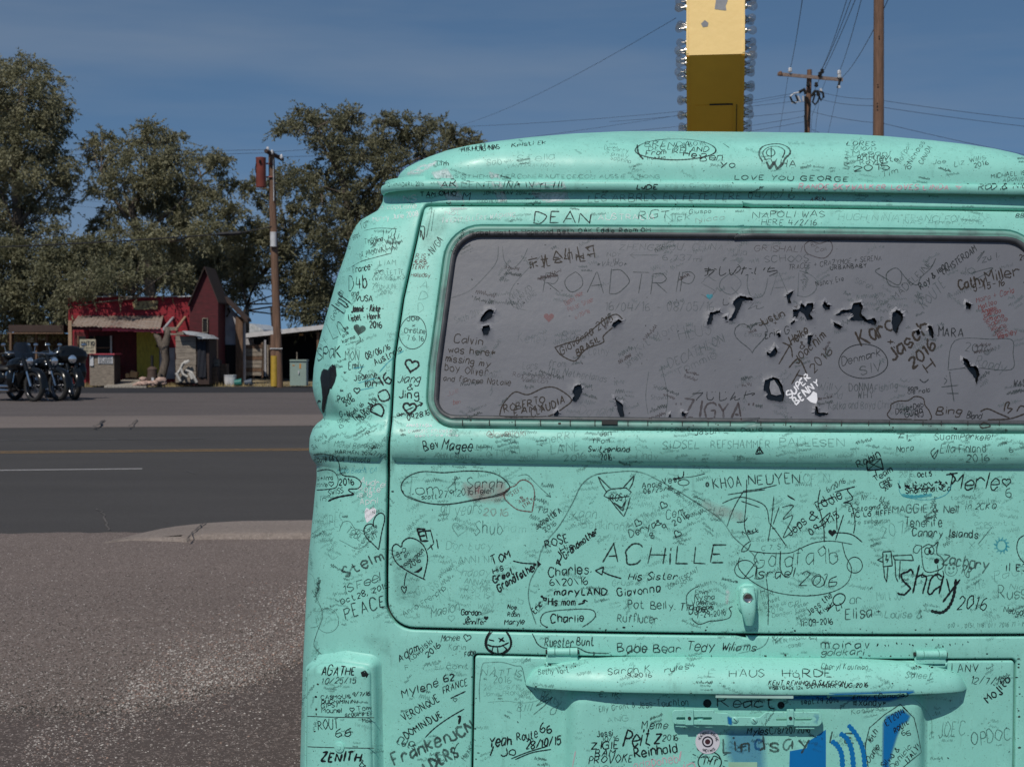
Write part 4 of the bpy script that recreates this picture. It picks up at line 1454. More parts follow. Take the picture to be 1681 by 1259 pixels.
Route|849|1215|14|34|9|K|2.3
66|887|1203|15|20|4|K|2.3
28/10/15|864|1230|13|56|10|K|2.5
Jo|822|1241|12|24|6|K|2
Sarah K.|998|1107|11|74|3|k|1.7
9.2016|1030|1111|6|40|0|k|1.5
rules|1091|1103|9|40|8|k|1.7
E|1162|1110|12|13|0|f|1.7
HAUS|1197|1110|12|56|0|k|1.9
HöRDE|1284|1111|13|82|0|k|1.9
KENT REINHOLD SILKESON|1261|1124|7|126|0|K|1.7
VISBYGADE 12A|1262|1131|5|56|0|K|1.5
DENMARK AUG 2016|1324|1129|7|100|1|K|1.8
Cheryl Kaufman|1348|1098|9|76|-1|k|1.5
Saleef|1486|1112|10|44|-2|g|1.5
React|1178|1160|17|92|-1|k|2.6
Jess-Touchton|1048|1161|11|82|3|k|1.6
E, lk|984|1143|9|30|-2|k|1.4
Elly Grant &|984|1168|9|60|8|k|1.1
sept.29 2014|1315|1155|8|62|2|K|1.6
#Xandy*|1400|1158|10|54|0|K|2.2
Emily (Canada)|1400|1147|7|90|2|K|1.4
Kansas|1398|1172|8|46|10|g|1.3
ANG|998|1186|9|34|6|f|1.4
Jessi|980|1208|10|25|2|K|1.8
10/16|989|1216|8|26|2|k|1.7
ZIGIE|970|1229|12|44|2|K|2.3
BAM|976|1240|10|33|0|K|2.4
PROVOKE|966|1254|12|72|4|K|2.3
HONK|974|1264|8|50|0|g|2
Meme|1053|1196|12|44|2|K|2
Peitz|1023|1224|25|60|3|K|3
2016|1087|1216|10|26|4|k|1.8
Reinhold|1042|1243|16|71|7|K|2.5
adaponebi|1041|1262|14|78|10|p|2.4
in|1122|1262|14|18|0|p|2.4
Lindsay|1186|1235|24|146|3|s|4.6
Myles|1226|1205|12|34|0|K|2
C/8/20/2016|1264|1204|10|66|2|K|1.9
Tiff|1152|1254|11|24|0|K|1.6
LE|1362|1218|16|40|-2|s|4
ET2014|1456|1191|10|36|36|K|2
ROUTE|1469|1203|8|28|34|K|2
66|1480|1206|9|13|0|K|1.7
16th|1430|1220|9|22|60|K|1.8
Danie|1426|1251|10|30|52|k|1.7
Silvio &|1452|1260|9|40|50|k|1.8
Denicic|1466|1264|9|50|52|k|1.7
ITALY!|1490|1253|9|34|52|K|1.6
LANV|1562|1104|14|44|4|k|1.8
12/7/19|1593|1122|12|54|-2|k|1.8
Mojito|1622|1153|14|52|44|K|2.5
JOE'C|1540|1210|24|44|8|g|1.5
OPDOC1|1596|1222|20|70|8|g|1.7
AGATHE|528|1108|14|54|1|K|2.6
10/25/15|528|1121|9|56|0|k|2
CASMQUIS|527|1147|6|49|2|K|1.6
9/7/16|578|1143|7|28|4|k|1.4
DUCHIMININI|528|1154|6|58|0|K|1.6
GIPSI|527|1161|7|26|2|K|1.6
Mounel|528|1169|8|33|0|K|1.6
Tomi|586|1165|7|24|2|K|1.4
acquire Eli|566|1176|7|44|4|K|1.5
Mae|595|1185|6|15|0|k|1.4
ROUT|523|1197|15|33|4|K|2
66|551|1208|13|24|0|K|2
the ergens|582|1190|6|30|-14|f|1.1
ZENITH|526|1249|14|66|1|K|3.4
&|590|1259|12|12|0|K|2.4
ZHENGZHOU, CHINA|1016|411|10|170|0|f|1.4
6,737mi|1088|427|9|64|-2|f|1.4
*VALPO*|980|437|7|48|0|g|1.2
LIU|998|431|6|18|0|g|1.1
INDY|994|421|6|24|0|f|1.1
YUlia|1192|418|11|34|-4|f|1.3
GRISHALI|1238|412|10|76|-2|n|1.6
SCHOOS|1256|431|11|70|2|g|1.5
TRACEE + CRAZYMOE + SERENA|1294|443|8|154|6|k|1.2
URBANBABY|1363|443|7|60|4|k|1.3
京北会绅电哥|870|443|26|112|10|b|2.2
ROADTRIP|892|482|37|244|0|g|2
SQUAD|1150|485|36|188|0|f|2
おしのたいち|1154|452|17|122|0|k|1.8
じ|1184|501|14|14|0|k|1.6
ゃん|1218|507|13|34|0|g|1.6
つじじんや|1136|657|16|102|0|k|1.7
MADELEINE|1471|493|11|84|44|g|1.7
Roy & leon|1512|476|9|60|42|k|1.9
(AMSTERDAM|1549|452|10|68|36|k|1.7
JO|1576|449|11|24|-4|f|1.6
Cathy|1575|475|16|44|12|b|3
Miller|1620|464|18|56|12|b|3
5-15-16|1598|479|10|53|12|b|2.4
28|1674|428|9|12|10|b|2
Moira + Carla|1603|497|8|64|15|r|1.4
Matteo|1607|508|8|30|18|r|1.5
Angela|1612|515|7|24|16|r|1.4
Iolanda|1614|522|7|30|18|r|1.4
Simone|1616|529|7|34|14|r|1.4
Sophie|1621|536|7|34|16|r|1.4
Wayne|1627|544|8|26|16|r|1.5
Jack|1630|551|7|26|16|r|1.4
Wesley|1638|557|8|34|18|r|1.5
ROUTE|1517|508|17|52|46|f|2
MARA|1541|552|15|40|-2|k|1.9
Rirra|1434|492|9|30|-30|f|1.2
Sarah|1403|464|9|30|-22|f|1.3
Nancy Eve|1340|470|8|46|12|k|1.2
Calvin|745|562|13|47|-6|b|2.4
was here*|736|579|11|76|-4|b|1.9
missing my|731|592|11|73|-9|b|1.9
boy Oliver|730|608|12|72|-8|b|1.9
and fiancee Natalie|728|625|9|110|-4|b|1.8
Giovanna 2015|921|583|12|102|33|b|2.1
BRASIL|948|585|9|46|35|b|2.3
ROBERTO|828|677|11|68|14|b|2.4
EAMY|844|682|10|48|12|b|2.3
CLAUDIA|873|685|11|60|24|b|2.2
"ZIGYA"|1108|687|27|124|0|n|3.6
Lars|858|606|11|24|0|f|1.4
from|900|600|11|28|-4|f|1.4
the Netherlands|898|612|11|98|-9|f|1.4
Ray Pereaud|842|618|8|62|-4|n|1.1
Vacation|856|626|7|42|-4|n|1
16/04/16 - 08/05/16|993|510|14|178|0|f|1.6
Danny Miller|930|502|8|34|34|R|1.3
Peter Sheer|934|512|8|46|24|R|1.3
6/20/16|945|524|7|26|26|R|1.2
Kelley|850|562|16|48|-2|h|1.4
Baroo|922|557|15|50|-4|f|1.3
Cathy|966|583|12|34|2|f|1.3
Jorneys|1030|604|10|34|40|f|1.3
HAVE A|836|500|8|28|48|f|1.2
PLANNED|843|505|8|44|44|f|1.2
MAP LONG|852|510|8|40|44|f|1.2
Smith 2016|748|532|10|44|20|h|1.3
Julie|735|650|8|18|20|R|1.3
ben|744|664|7|12|10|R|1.3
Donald|950|680|16|52|-4|h|1.3
Kit Moiri|1045|578|12|80|30|f|1.3
DECATHLON|1100|605|15|100|26|f|1.6
Tommle|1112|616|12|70|24|f|1.3
Thea|1070|640|8|18|0|f|1.2
Shawa|1068|656|8|28|2|f|1.2
Justin|1246|535|11|46|20|b|2.2
+|1270|534|7|7|0|b|1.6
Eric G|1256|556|11|40|14|k|1.7
Heike|1300|567|13|34|38|b|2.2
&|1314|573|9|9|20|b|2
Joachim|1308|597|14|66|42|b|2.4
2016|1336|612|13|48|48|b|2.4
Karo|1416|569|26|60|28|b|4
+|1456|567|11|12|0|b|2.6
Jasch|1466|592|22|76|38|b|4
2016|1498|606|18|54|42|b|3.6
H|1523|611|18|16|36|b|2.8
Denmark|1382|600|12|64|14|k|1.5
SIV|1414|617|16|34|12|g|1.6
SUPER|1297|655|11|48|46|W|3.4
BENNY|1307|665|12|52|42|W|3.4
Willy|1342|640|15|38|-4|f|1.5
DONNA|1394|642|13|40|2|g|1.7
Fishing|1436|643|12|38|8|f|1.7
WHY|1408|653|12|26|0|g|1.6
Katka and Boyd Christina|1360|672|13|122|1|f|1.5
hand|1352|654|11|30|0|f|1.3
som|1490|640|7|16|0|k|1.6
ole rola|1490|647|7|36|6|k|1.6
Dave+Deb|1471|680|9|46|16|K|1.7
Guido|1486|685|9|30|16|K|1.8
NJ|1502|686|8|14|10|K|1.6
Bing|1536|680|11|40|0|b|2.1
Blond|1586|686|10|24|-4|k|1.7
2016|1584|576|14|40|-10|g|1.6
Roady|1600|600|16|50|-12|f|1.5
WAS|1663|633|10|20|-6|k|1.6
LIAS|1260|535|13|30|26|f|1.4
HEUS|1116|560|20|54|14|f|1.5
Emma|1222|552|8|26|-2|f|1.1
BERA YENNY CCA|1400|510|6|90|-3|f|1
""".strip().split("\n")
for row in DATA:
    p = row.replace('\\\\', '\\').split('|')
    k_ = p[6]; 
    if k_ == 'C0': k_ = 'w'
    T(p[0], float(p[1]), float(p[2]), float(p[3]), float(p[4]), float(p[5]), k_, float(p[7]))

# ---- drawings, ovals, arrows
El(1109, 246, 66, 17, 2.2, 'k')
Ln([(1046, 238), (1048, 252), (1056, 262)], 3, 'k')
# roof doodle: light bulb
Ln([(1252, 266), (1246, 254), (1250, 243), (1262, 238), (1280, 237), (1294, 243), (1297, 252), (1288, 262), (1284, 272)], 3, 's', nm='bulb_drawing')
Ln([(1258, 264), (1252, 252), (1260, 243), (1276, 241), (1288, 248), (1284, 260)], 2.2, 's', nm='bulb_drawing')
Ln([(1258, 266), (1264, 278), (1270, 266), (1276, 278), (1286, 268)], 4, 's', s=False, nm='bulb_drawing')
El(1265, 251, 7, 6, 1.8, 'k', nm='bulb_drawing'); Ln([(1266, 242), (1266, 260)], 2, 'k')
Ht(1574, 305, 7, k='p', fill=True)
Ln([(1187, 236), (1197, 243)], 1.5, 'k')
Ln([(576, 439), (592, 430), (612, 424), (642, 416)], 1.2, 'k'); Ln([(642, 416), (646, 396), (650, 376)], 1.2, 'k'); Ln([(652, 376), (620, 375), (598, 379)], 1.1, 'k'); Ln([(630, 378), (628, 396)], 1, 'k')
for i in range(7): T("l/;", 634 + (i % 3) * 8, 384 + i * 5, 7, 12, 10 * i, 'k', 1.3)
Fl(zc([(185, 375), (225, 385), (240, 360), (265, 335), (295, 350), (303, 430), (285, 500), (255, 560), (215, 640), (200, 720), (190, 780), (175, 790), (165, 740), (172, 640), (165, 560), (152, 460), (165, 400)]), 'K', nm='heart_drawing|h1', grid=3, up=0.0009)
Ln(zc([(60, 620), (100, 690), (150, 770), (185, 840), (190, 862)]), 2.2, 'K'); Ln(zc([(120, 700), (135, 675), (155, 680)]), 4, 'K')
Fl(heart_pts(590, 541, 11, 12), 'k', nm='heart_drawing|h2'); Ln([(590, 552), (592, 560), (584, 566)], 1.4, 'k')
for l in ([(580, 605), (598, 602)], [(588, 629), (619, 620)], [(592, 640), (614, 636)], [(623, 611), (634, 598), (647, 586)], [(652, 582), (663, 576)]): Ln(l, 2.0, 'y')
Ht(586, 641, 5.5, 1.8, 'K'); Ht(560, 700, 4, 1.1, 'k', 20)
Ht(676, 600, 12, 3.2, 'K', 12); 
T("Jiang", 652, 627, 13, 36, -3, 'K', 2.2); T("&", 668, 640, 9, 9, 0, 'K', 1.8); T("Jing", 655, 653, 13, 33, -3, 'K', 2.2)
Ht(672.5, 670, 11.5, 3.2, 'K', 4); Ln([(652, 683), (664, 678)], 1.8, 'K'); Ln([(684, 667), (694, 662)], 1.8, 'K'); Ln([(688, 660), (694, 662), (690, 667)], 1.8, 'K', s=False)
Ln([(654, 678), (660, 683)], 1.6, 'K'); Ln([(666, 674), (679, 668)], 1.5, 'K')
T("09.28.16", 669, 690, 9, 37, 14, 'K', 1.8)
El(678, 546, 22, 27, 1.2, 'k', 6)
T("Joe", 668, 527, 9, 20, 3, 'k', 1.5); T("x", 676, 536, 5, 6, 0, 'k', 1.3); T("Christine", 664, 546, 9, 34, -4, 'k', 1.4); T("7.6.16", 668, 559, 8, 28, -2, 'k', 1.4)
for i, (t, y) in enumerate((("IRIS", 424), ("HERB", 433), ("TERRY", 442), ("Halladay", 455))): T(t, 678 - i * 1.2, y, 7, 20 + i * 4, 0, 'r', 1.6)
Ln([(691, 372), (697, 374), (695, 394), (691, 378), (690, 390)], 1.8, 'k'); Ln([(704, 345), (709, 342), (706, 360), (700, 390)], 1.6, 'g'); Ln([(713, 345), (708, 380)], 1.4, 'g')
T("+N/GA", 706, 424, 11, 36, 52, 'k', 1.8)
Ln(zb([(120, 512), (180, 508), (240, 520), (268, 560), (275, 610), (300, 632), (360, 640), (395, 672), (378, 704), (330, 708), (325, 718), (355, 735)]), 1.8, 'K')
Ln(zb([(122, 612), (190, 596), (238, 608), (262, 645), (258, 688), (230, 706), (140, 714)]), 1.5, 'K'); Ht(544, 794, 4.5, 1.4, 'K')
Ln(zb([(205, 778), (260, 755), (355, 738)]), 3, 'K')
Fl(zb([(415, 835), (425, 815), (447, 826), (465, 812), (482, 825), (478, 855), (450, 885), (428, 902), (416, 870)]), 'W', nm='heart_drawing|h3', grid=4)
Ln(zb([(495, 1055), (460, 1020), (425, 985), (410, 945), (425, 915), (455, 908), (467, 922), (465, 895), (480, 862), (505, 845), (525, 855), (528, 890), (512, 960), (495, 1055)]), 1.7, 'K', nm='heart_drawing|h4')
Ln(zb([(270, 950), (290, 900), (330, 895), (360, 935), (400, 945), (440, 985), (420, 1030), (370, 1050), (310, 1020), (270, 1000)]), 1.2, 'g')
Ln(zb([(240, 980), (220, 1010), (240, 1040), (205, 1070), (230, 1110), (265, 1090)]), 1.2, 'f')
Ln([(508, 940), (516, 950), (520, 985), (528, 1000), (524, 1025), (510, 1030)], 1.1, 'g'); El(538, 1018, 18, 20, 1.0, 'g')
Ln([(512, 968), (522, 985), (530, 1010), (520, 1040), (516, 1060), (530, 1075)], 1.3, 'k')
# honeymoon heart, bars
Ln(z8([(262, 860), (150, 805), (60, 745), (22, 680), (20, 620), (48, 596), (85, 617), (95, 580), (140, 551), (200, 565), (252, 612), (278, 690), (268, 770), (248, 850)]), 1.9, 'K', nm='heart_drawing|h5')
Fl(z8([(175, 805), (210, 785), (240, 760), (238, 785), (210, 808)]), 'K'); Ln(z8([(125, 805), (112, 850), (106, 905)]), 1.6, 'K')
Ln(z8([(82, 915), (95, 908), (106, 920), (122, 908), (118, 940), (105, 955), (82, 918)]), 1.5, 'K')
for l, w_ in (([(196, 484), (262, 486)], 3.2), ([(204, 512), (240, 500), (302, 497)], 3), ([(200, 482), (212, 520), (232, 575)], 3.2), ([(215, 540), (262, 532)], 3), ([(232, 574), (285, 572)], 3), ([(262, 505), (275, 560)], 2.6)): Ln(z8(l), w_, 'K', s=False)
for l in ([(298, 488), (325, 590)], [(275, 640), (325, 592)], [(300, 600), (315, 640)], [(345, 525), (350, 530)], [(345, 560), (357, 632)]): Ln(z8(l), 1.8, 'K')
# Tom & Sarah oval, red heart
Ln(z8([(95, 220), (83, 180), (100, 130), (160, 85), (250, 62), (400, 70), (560, 58), (720, 64), (820, 100), (882, 165), (870, 205), (800, 240), (700, 258), (560, 285), (420, 302), (300, 298), (180, 270), (110, 235), (95, 200)]), 1.9, 'k')
Ln(z8([(130, 240), (260, 290), (420, 306), (600, 272), (760, 242), (872, 200)]), 1.4, 'k')
Ln(z8([(1052, 360), (950, 345), (890, 305), (850, 262), (845, 220), (882, 182), (925, 165), (960, 130), (1000, 125), (1050, 160), (1068, 220), (1062, 290), (1050, 358)]), 2.0, 'r', nm='heart_drawing|h6')
Ht(754, 868, 13, 1.4, 'f', 10); Ln(z8([(945, 95), (1010, 85), (1060, 130), (1110, 180), (1185, 250)]), 1.3, 'g'); Ln(z8([(1150, 238), (1186, 250), (1178, 225)]), 1.8, 'g', s=False)
Ht(728, 966, 4, 1.2, 'g'); Ht(741, 1014, 6, 1.2, 'f'); Ht(798, 1014, 4.2, k='K', fill=True)
# arrows of the family tree
Ln(z8([(908, 720), (980, 736), (1085, 742)]), 2.0, 'K'); Fl(z8([(1085, 715), (1118, 745), (1092, 770)]), 'K', grid=4)
Ln(z8([(1240, 650), (1265, 680), (1262, 705), (1240, 740)]), 2.2, 'K'); Ln(z8([(1228, 730), (1262, 752), (1238, 708), (1228, 745)]), 2, 'K', s=False)
Ln(z8([(1390, 1040), (1430, 1030), (1438, 1010)]), 2.4, 'K'); Ln(z8([(1420, 1022), (1438, 1008), (1460, 1020)]), 2.2, 'K', s=False)
Ln([(1020, 949), (1000, 943), (988, 937)], 2.2, 'K'); Ln([(977, 936), (991, 930), (988, 943), (977, 936)], 2, 'K', s=False)
Ln([(998, 775), (975, 780), (955, 795), (940, 825), (920, 860), (900, 885), (888, 905), (882, 930), (870, 955), (868, 985), (880, 1024)], 1.9, 'g')
Ln([(978, 778), (1030, 773), (1055, 776), (1077, 786), (1120, 810), (1180, 850), (1205, 882), (1235, 908), (1245, 925)], 1.7, 'g')
Ln(z8([(1110, 1150), (1150, 1100), (1300, 1080), (1480, 1078), (1518, 1122), (1480, 1170), (1420, 1208)]), 1.6, 'k'); Ln(z8([(1110, 1150), (1120, 1185), (1160, 1210)]), 1.6, 'k')
# fox head
FX = 'fox_drawing'
for l in ([(10, 100), (100, 188)], [(8, 100), (35, 160), (72, 215)], [(275, 90), (190, 184)], [(276, 90), (262, 150), (238, 192)], [(75, 205), (110, 190), (215, 182), (252, 213), (240, 232)], [(50, 242), (75, 205)], [(50, 242), (95, 262), (240, 244)], [(100, 270), (140, 325), (198, 394)], [(198, 394), (225, 330), (246, 250)], [(125, 290), (190, 352), (215, 270)], [(140, 300), (185, 330), (205, 285)]):
    Ln(z2(l), 2.0, 'k', s=False, nm=FX)
Ln(z2([(560, 120), (630, 105), (640, 60)]), 1.8, 'K'); Ln(z2([(580, 110), (700, 100), (798, 77)]), 1.3, 'k'); El(1122, 791.5, 9, 5, 1.5, 'k')
for cx, cy in ((1047, 858), (1089, 829), (1112, 876)): Ht(cx, cy, 6.5, 1.6, 'k', 25)
El(1161, 795, 2, 3, 2.5, 'k')
Ln(z2([(750, 905), (690, 940), (660, 985), (665, 1060)]), 1.5, 'k'); Ln(z2([(700, 1140), (715, 1165), (760, 1188), (830, 1165), (900, 1160), (975, 1140), (990, 1100), (975, 1070), (1000, 1055)]), 1.5, 'k')
# tangle of lines at the right of the tailgate
for l in ([(1105, 120), (1100, 300), (1088, 440), (1100, 510), (1135, 580)], [(965, 232), (1080, 215), (1240, 195)], [(1080, 205), (1200, 190), (1328, 160)], [(1085, 200), (1010, 330), (958, 470)], [(1030, 435), (1085, 430), (1110, 402)], [(1065, 280), (1200, 326)],
          [(925, 295), (1050, 250), (1180, 280), (1250, 330), (1270, 440)], [(1270, 440), (1320, 500), (1395, 608)], [(1305, 245), (1290, 400), (1262, 578)], [(1345, 320), (1300, 450)], [(1290, 480), (1320, 482)], [(1365, 325), (1450, 312), (1372, 412), (1445, 388), (1375, 545), (1440, 500), (1500, 430)], [(1405, 235), (1462, 272)],
          [(1110, 490), (1140, 520), (1190, 490)], [(1130, 575), (1085, 610), (1068, 650), (1110, 640), (1135, 590)], [(1085, 850), (1180, 720)], [(1160, 850), (1200, 855)], [(1180, 750), (1180, 850)], [(1355, 650), (1350, 760), (1380, 830), (1430, 815), (1445, 760)], [(1250, 850), (1265, 1000), (1262, 1195)]):
    Ln(z2(l), 1.6, 'k')
Ln(z9([(420, 570), (500, 580), (600, 580), (650, 560), (720, 532), (800, 525), (892, 540)]), 1.5, 'k'); Ln(z9([(375, 600), (372, 650), (440, 715), (540, 760), (680, 776), (800, 758), (870, 715), (888, 650), (860, 590), (845, 530)]), 1.5, 'k')
El(1223, 934, 17, 15, 1.4, 'k', t0=.1, t1=.95); El(1403, 927, 12.5, 13, 1.4, 'k'); El(1344, 954, 9, 9, 1.4, 'k')
for l in ([(745, 288), (735, 350), (750, 410), (762, 470), (763, 530)], [(735, 355), (810, 320)], [(812, 300), (905, 275)], [(905, 275), (870, 290), (895, 330), (850, 350)], [(850, 350), (880, 352), (895, 380), (905, 440), (898, 490)], [(740, 440), (790, 395), (770, 440), (720, 470)], [(852, 405), (815, 520)], [(818, 370), (822, 470)],
          [(800, 487), (860, 488), (900, 500), (938, 530)], [(595, 318), (625, 335)], [(760, 545), (766, 560)]): Ln(z9(l), 1.7, 'K')
Ht(1366, 874, 7, k='K', fill=True)
Ln([(1422, 757), (1446, 752), (1450, 770), (1424, 772), (1422, 757), (1450, 770)], 1.8, 'K', s=False); Ln([(1446, 752), (1424, 772)], 1.6, 'K'); Ln([(1436, 770), (1440, 783)], 1.6, 'K')
for i in range(24):
    x = 1475 + RNG.uniform(0, 78); y = 786 + RNG.uniform(0, 13); Ln([(x, y), (x + RNG.uniform(-5, 6), y + RNG.uniform(2, 8)), (x + RNG.uniform(-4, 9), y + RNG.uniform(-3, 6))], 1.7, 'K', s=False)
Fl([(1480, 796), (1540, 794), (1545, 812), (1500, 816), (1480, 808)], 'C', nm='chalky_overpaint', feather=5, alpha=0.0)
Ln([(1480, 812), (1500, 815), (1530, 812)], 5, 'y'); Ln([(1476, 788), (1480, 812), (1520, 820), (1552, 812), (1562, 795)], 1.3, 'y')
Ln([(1559, 776), (1568, 786), (1560, 796)], 2.6, 'K'); Ln([(1553, 779), (1572, 776)], 2.4, 'K')
Ht(1652, 791, 7.5, 1.9, 'k')
for t in np.linspace(0, 2 * math.pi, 13)[:-1]: Ln([(1644 + 8 * math.cos(t), 895 + 9 * math.sin(t)), (1644 + 13 * math.cos(t + .2), 895 + 14 * math.sin(t + .2))], 2.4, 'y')
El(1644, 895, 8, 9, 2.6, 'y')
Ln([(1569, 950), (1566, 975), (1558, 995), (1545, 1005), (1528, 1002)], 4.6, 'K')
# dog, signpost
DG = 'dog_drawing'
Ln(z9([(1210, 545), (1212, 600), (1222, 655), (1245, 668), (1275, 662), (1305, 648), (1312, 620), (1300, 598), (1282, 585), (1280, 560), (1286, 528), (1265, 546), (1240, 540), (1212, 556)]), 1.7, 'k', nm=DG)
Ln(z9([(1212, 548), (1185, 545), (1172, 570), (1190, 580), (1205, 558)]), 1.4, 'k', nm=DG); El(1522, 904, 4.2, 5.5, 1.7, 'k', nm=DG); El(1529, 903, 4, 6, 1.6, 'k', nm=DG); El(1526, 905, 1, 2, 2.4, 'K', nm=DG)
Fl(z9([(1268, 610), (1280, 603), (1292, 612), (1288, 625), (1276, 630), (1268, 622)]), 'K', nm=DG, grid=4); Ln(z9([(1282, 630), (1285, 655)]), 1.3, 'k', nm=DG)
Ln(z9([(1288, 655), (1282, 685), (1296, 702), (1312, 690), (1308, 660)]), 1.6, 'k', nm=DG); Ln(z9([(1218, 668), (1210, 690), (1250, 682), (1285, 684)]), 1.7, 'k', nm=DG)
SG = 'signpost_drawing'
for l in ([(1032, 575), (1070, 572), (1076, 638), (1034, 642), (1032, 575)], [(1032, 598), (1008, 612), (1034, 622)], [(1036, 642), (1040, 690), (1050, 712), (1056, 640)], [(1078, 592), (1165, 588), (1173, 614), (1085, 610), (1080, 592)], [(1088, 612), (1092, 690), (1102, 712)], [(1112, 614), (1108, 700)], [(1050, 585), (1046, 612), (1058, 606), (1050, 625)]):
    Ln(z9(l), 1.9, 'k', s=False, nm=SG)
El(1561, 934, 10, 11, 1.3, 'g'); El(1558, 932, 1, 1.5, 2, 'g'); El(1565, 932, 1, 1.5, 2, 'g'); Ln([(1556, 938), (1561, 941), (1566, 937)], 1.3, 'g')
Ln([(1681, 878), (1672, 885), (1669, 900), (1674, 915), (1683, 925)], 1.6, 'k')
Ln([(1628, 865), (1606, 892)], 1.5, 'g')
El(1377, 983, 11, 8.5, 1.6, 'K', -40); Ln([(1371, 990), (1362, 998), (1358, 1003), (1366, 988)], 1.6, 'K'); Ln([(1372, 993), (1374, 1002), (1379, 1000)], 1.4, 'K'); Ln([(1380, 990), (1382, 998)], 1.4, 'K')
Ln([(1240, 745), (1246, 733), (1253, 744), (1240, 745), (1253, 744)], 1.6, 'K', s=False, nm='triangle_drawing'); El(1246.5, 741, 3, 3, 1.2, 'K', nm='triangle_drawing'); Ln([(1246.5, 734), (1246.5, 744)], 1.2, 'K', nm='triangle_drawing')
Ln([(1472, 712), (1485, 712)], 1.6, 'k'); Ln([(1474, 718), (1484, 718)], 1.4, 'k'); Ln([(1489, 708), (1489, 722)], 1.6, 'k'); Ln([(1535, 735), (1528, 742), (1534, 752), (1540, 738), (1530, 750)], 1.6, 'k')
# smiley
SM = 'smiley_drawing'
El(818, 1053, 21, 20.5, 3.4, 'K', nm=SM); El(819, 1054, 20, 20, 2, 'k', nm=SM)
for l, w_ in (([(758, 90), (800, 100)], 2.4), ([(832, 78), (880, 105)], 2.6), ([(838, 108), (872, 72)], 2.6), ([(808, 28), (832, 27)], 2.4)): Ln(zl(l), w_, 'K', s=False, nm=SM)
Ln(zl([(748, 128), (790, 142), (850, 140), (912, 112)]), 2.4, 'K', nm=SM)
for l in ([(792, 142), (780, 186)], [(825, 144), (829, 195)], [(868, 138), (900, 166)], [(760, 165), (800, 190), (860, 192), (900, 160)]): Ln(zl(l), 2.0, 'K', nm=SM)
Ht(767, 1046, 6.5, 1.5, 'k', 12); Ln(zl([(465, 540), (580, 485)]), 1.8, 'K'); Ln(zl([(272, 838), (340, 770), (450, 690), (570, 620)]), 1.7, 'K'); Ht(747, 1148, 3.5, 1.1, 'k')
Ln(zl([(50, 880), (80, 835), (110, 850), (90, 885), (120, 890), (140, 855)]), 1.6, 'k'); El(676, 1220, 5, 4, 1.5, 'k')
Ln(zl([(500, 1010), (490, 960), (510, 900), (530, 880)]), 1.2, 'k')
Ln(zl([(1140, 20), (1090, 30), (1110, 80), (1135, 125), (1190, 155), (1300, 155), (1430, 150), (1520, 188), (1680, 195)]), 1.7, 'k')
Ln([(1212, 1072), (1250, 1062), (1262, 1045), (1262, 1034)], 1.3, 'g'); Ht(1272, 1045, 5.5, 1.3, 'g')
for i in range(16): x = 1440 + i * 10 + RNG.uniform(-3, 3); y = 1050 + RNG.uniform(-8, 9); Ln([(x, y), (x + RNG.uniform(-2, 3), y + RNG.uniform(1, 5))], 2.2, 'K')
Ln(zl([(690, 570), (685, 470), (700, 320), (715, 270)]), 1.2, 'g'); Ln(zl([(715, 268), (850, 262), (960, 290), (1010, 300), (1035, 400), (1050, 450), (1090, 490)]), 1.4, 'g')
Ln(zl([(750, 570), (900, 560), (1000, 575), (1120, 560), (1180, 520)]), 1.1, 'f'); Ln(zl([(1000, 545), (1000, 700)]), 1.1, 'f'); Ln(zl([(1100, 665), (1180, 600), (1250, 530), (1120, 600), (1220, 500)]), 1.5, 'g', s=False)
Ln(zl([(1270, 540), (1290, 590), (1240, 620), (1230, 660), (1265, 655), (1280, 610)]), 1.3, 'g')
Ln(zl([(930, 1002), (1060, 950), (1210, 905)]), 1.7, 'K'); Ln(zl([(960, 1008), (1090, 955), (1235, 930)]), 1.7, 'K'); Ln(zl([(795, 905), (780, 950), (768, 978)]), 2.2, 'K')
# plate panel marks
for cx, cy, r in ((1161, 1154, 7), (1282, 1157, 6)): Fl([(cx + r * math.cos(t), cy + r * math.sin(t)) for t in np.linspace(0, 2 * math.pi, 13)[:-1]], 'K', grid=4)
El(1165, 1249, 19, 16, 1.7, 'K'); Ln([(1150, 1243), (1160, 1240), (1166, 1250), (1172, 1240), (1184, 1246)], 1.4, 'K')
for a_ in (-160, -135, -20, 5, 30, 170): Ln([(1165 + 24 * math.cos(math.radians(a_)), 1246 + 20 * math.sin(math.radians(a_))), (1165 + 30 * math.cos(math.radians(a_)), 1246 + 26 * math.sin(math.radians(a_)))], 1.5, 'K')
Ln(z6([(420, 980), (398, 850), (398, 790), (430, 660), (550, 555), (680, 470), (790, 580), (820, 700), (850, 858), (760, 930), (690, 990)]), 1.5, 'k', s=False); Ln(z6([(700, 490), (740, 530)]), 2.4, 'k')
Ln(z6([(790, 430), (850, 480), (930, 590), (930, 740)]), 1.0, 'f')
Ln([(1118, 1232), (1115, 1248)], 2.6, 'p'); Ln([(945, 1232), (940, 1258)], 2.2, 'p')
Fl([(598, 1100), (604, 1098), (606, 1106), (602, 1112), (594, 1110), (592, 1103)], 'K', grid=4)
Ht(578, 1164, 4, 1.4, 'K')
T("Hand", 494, 1178, 9, 30, 80, 'k', 1.6); T("2016", 490, 1198, 8, 16, 70, 'k', 1.4); T("Ahna Lou", 497, 1172, 7, 60, 84, 'g', 1.2)
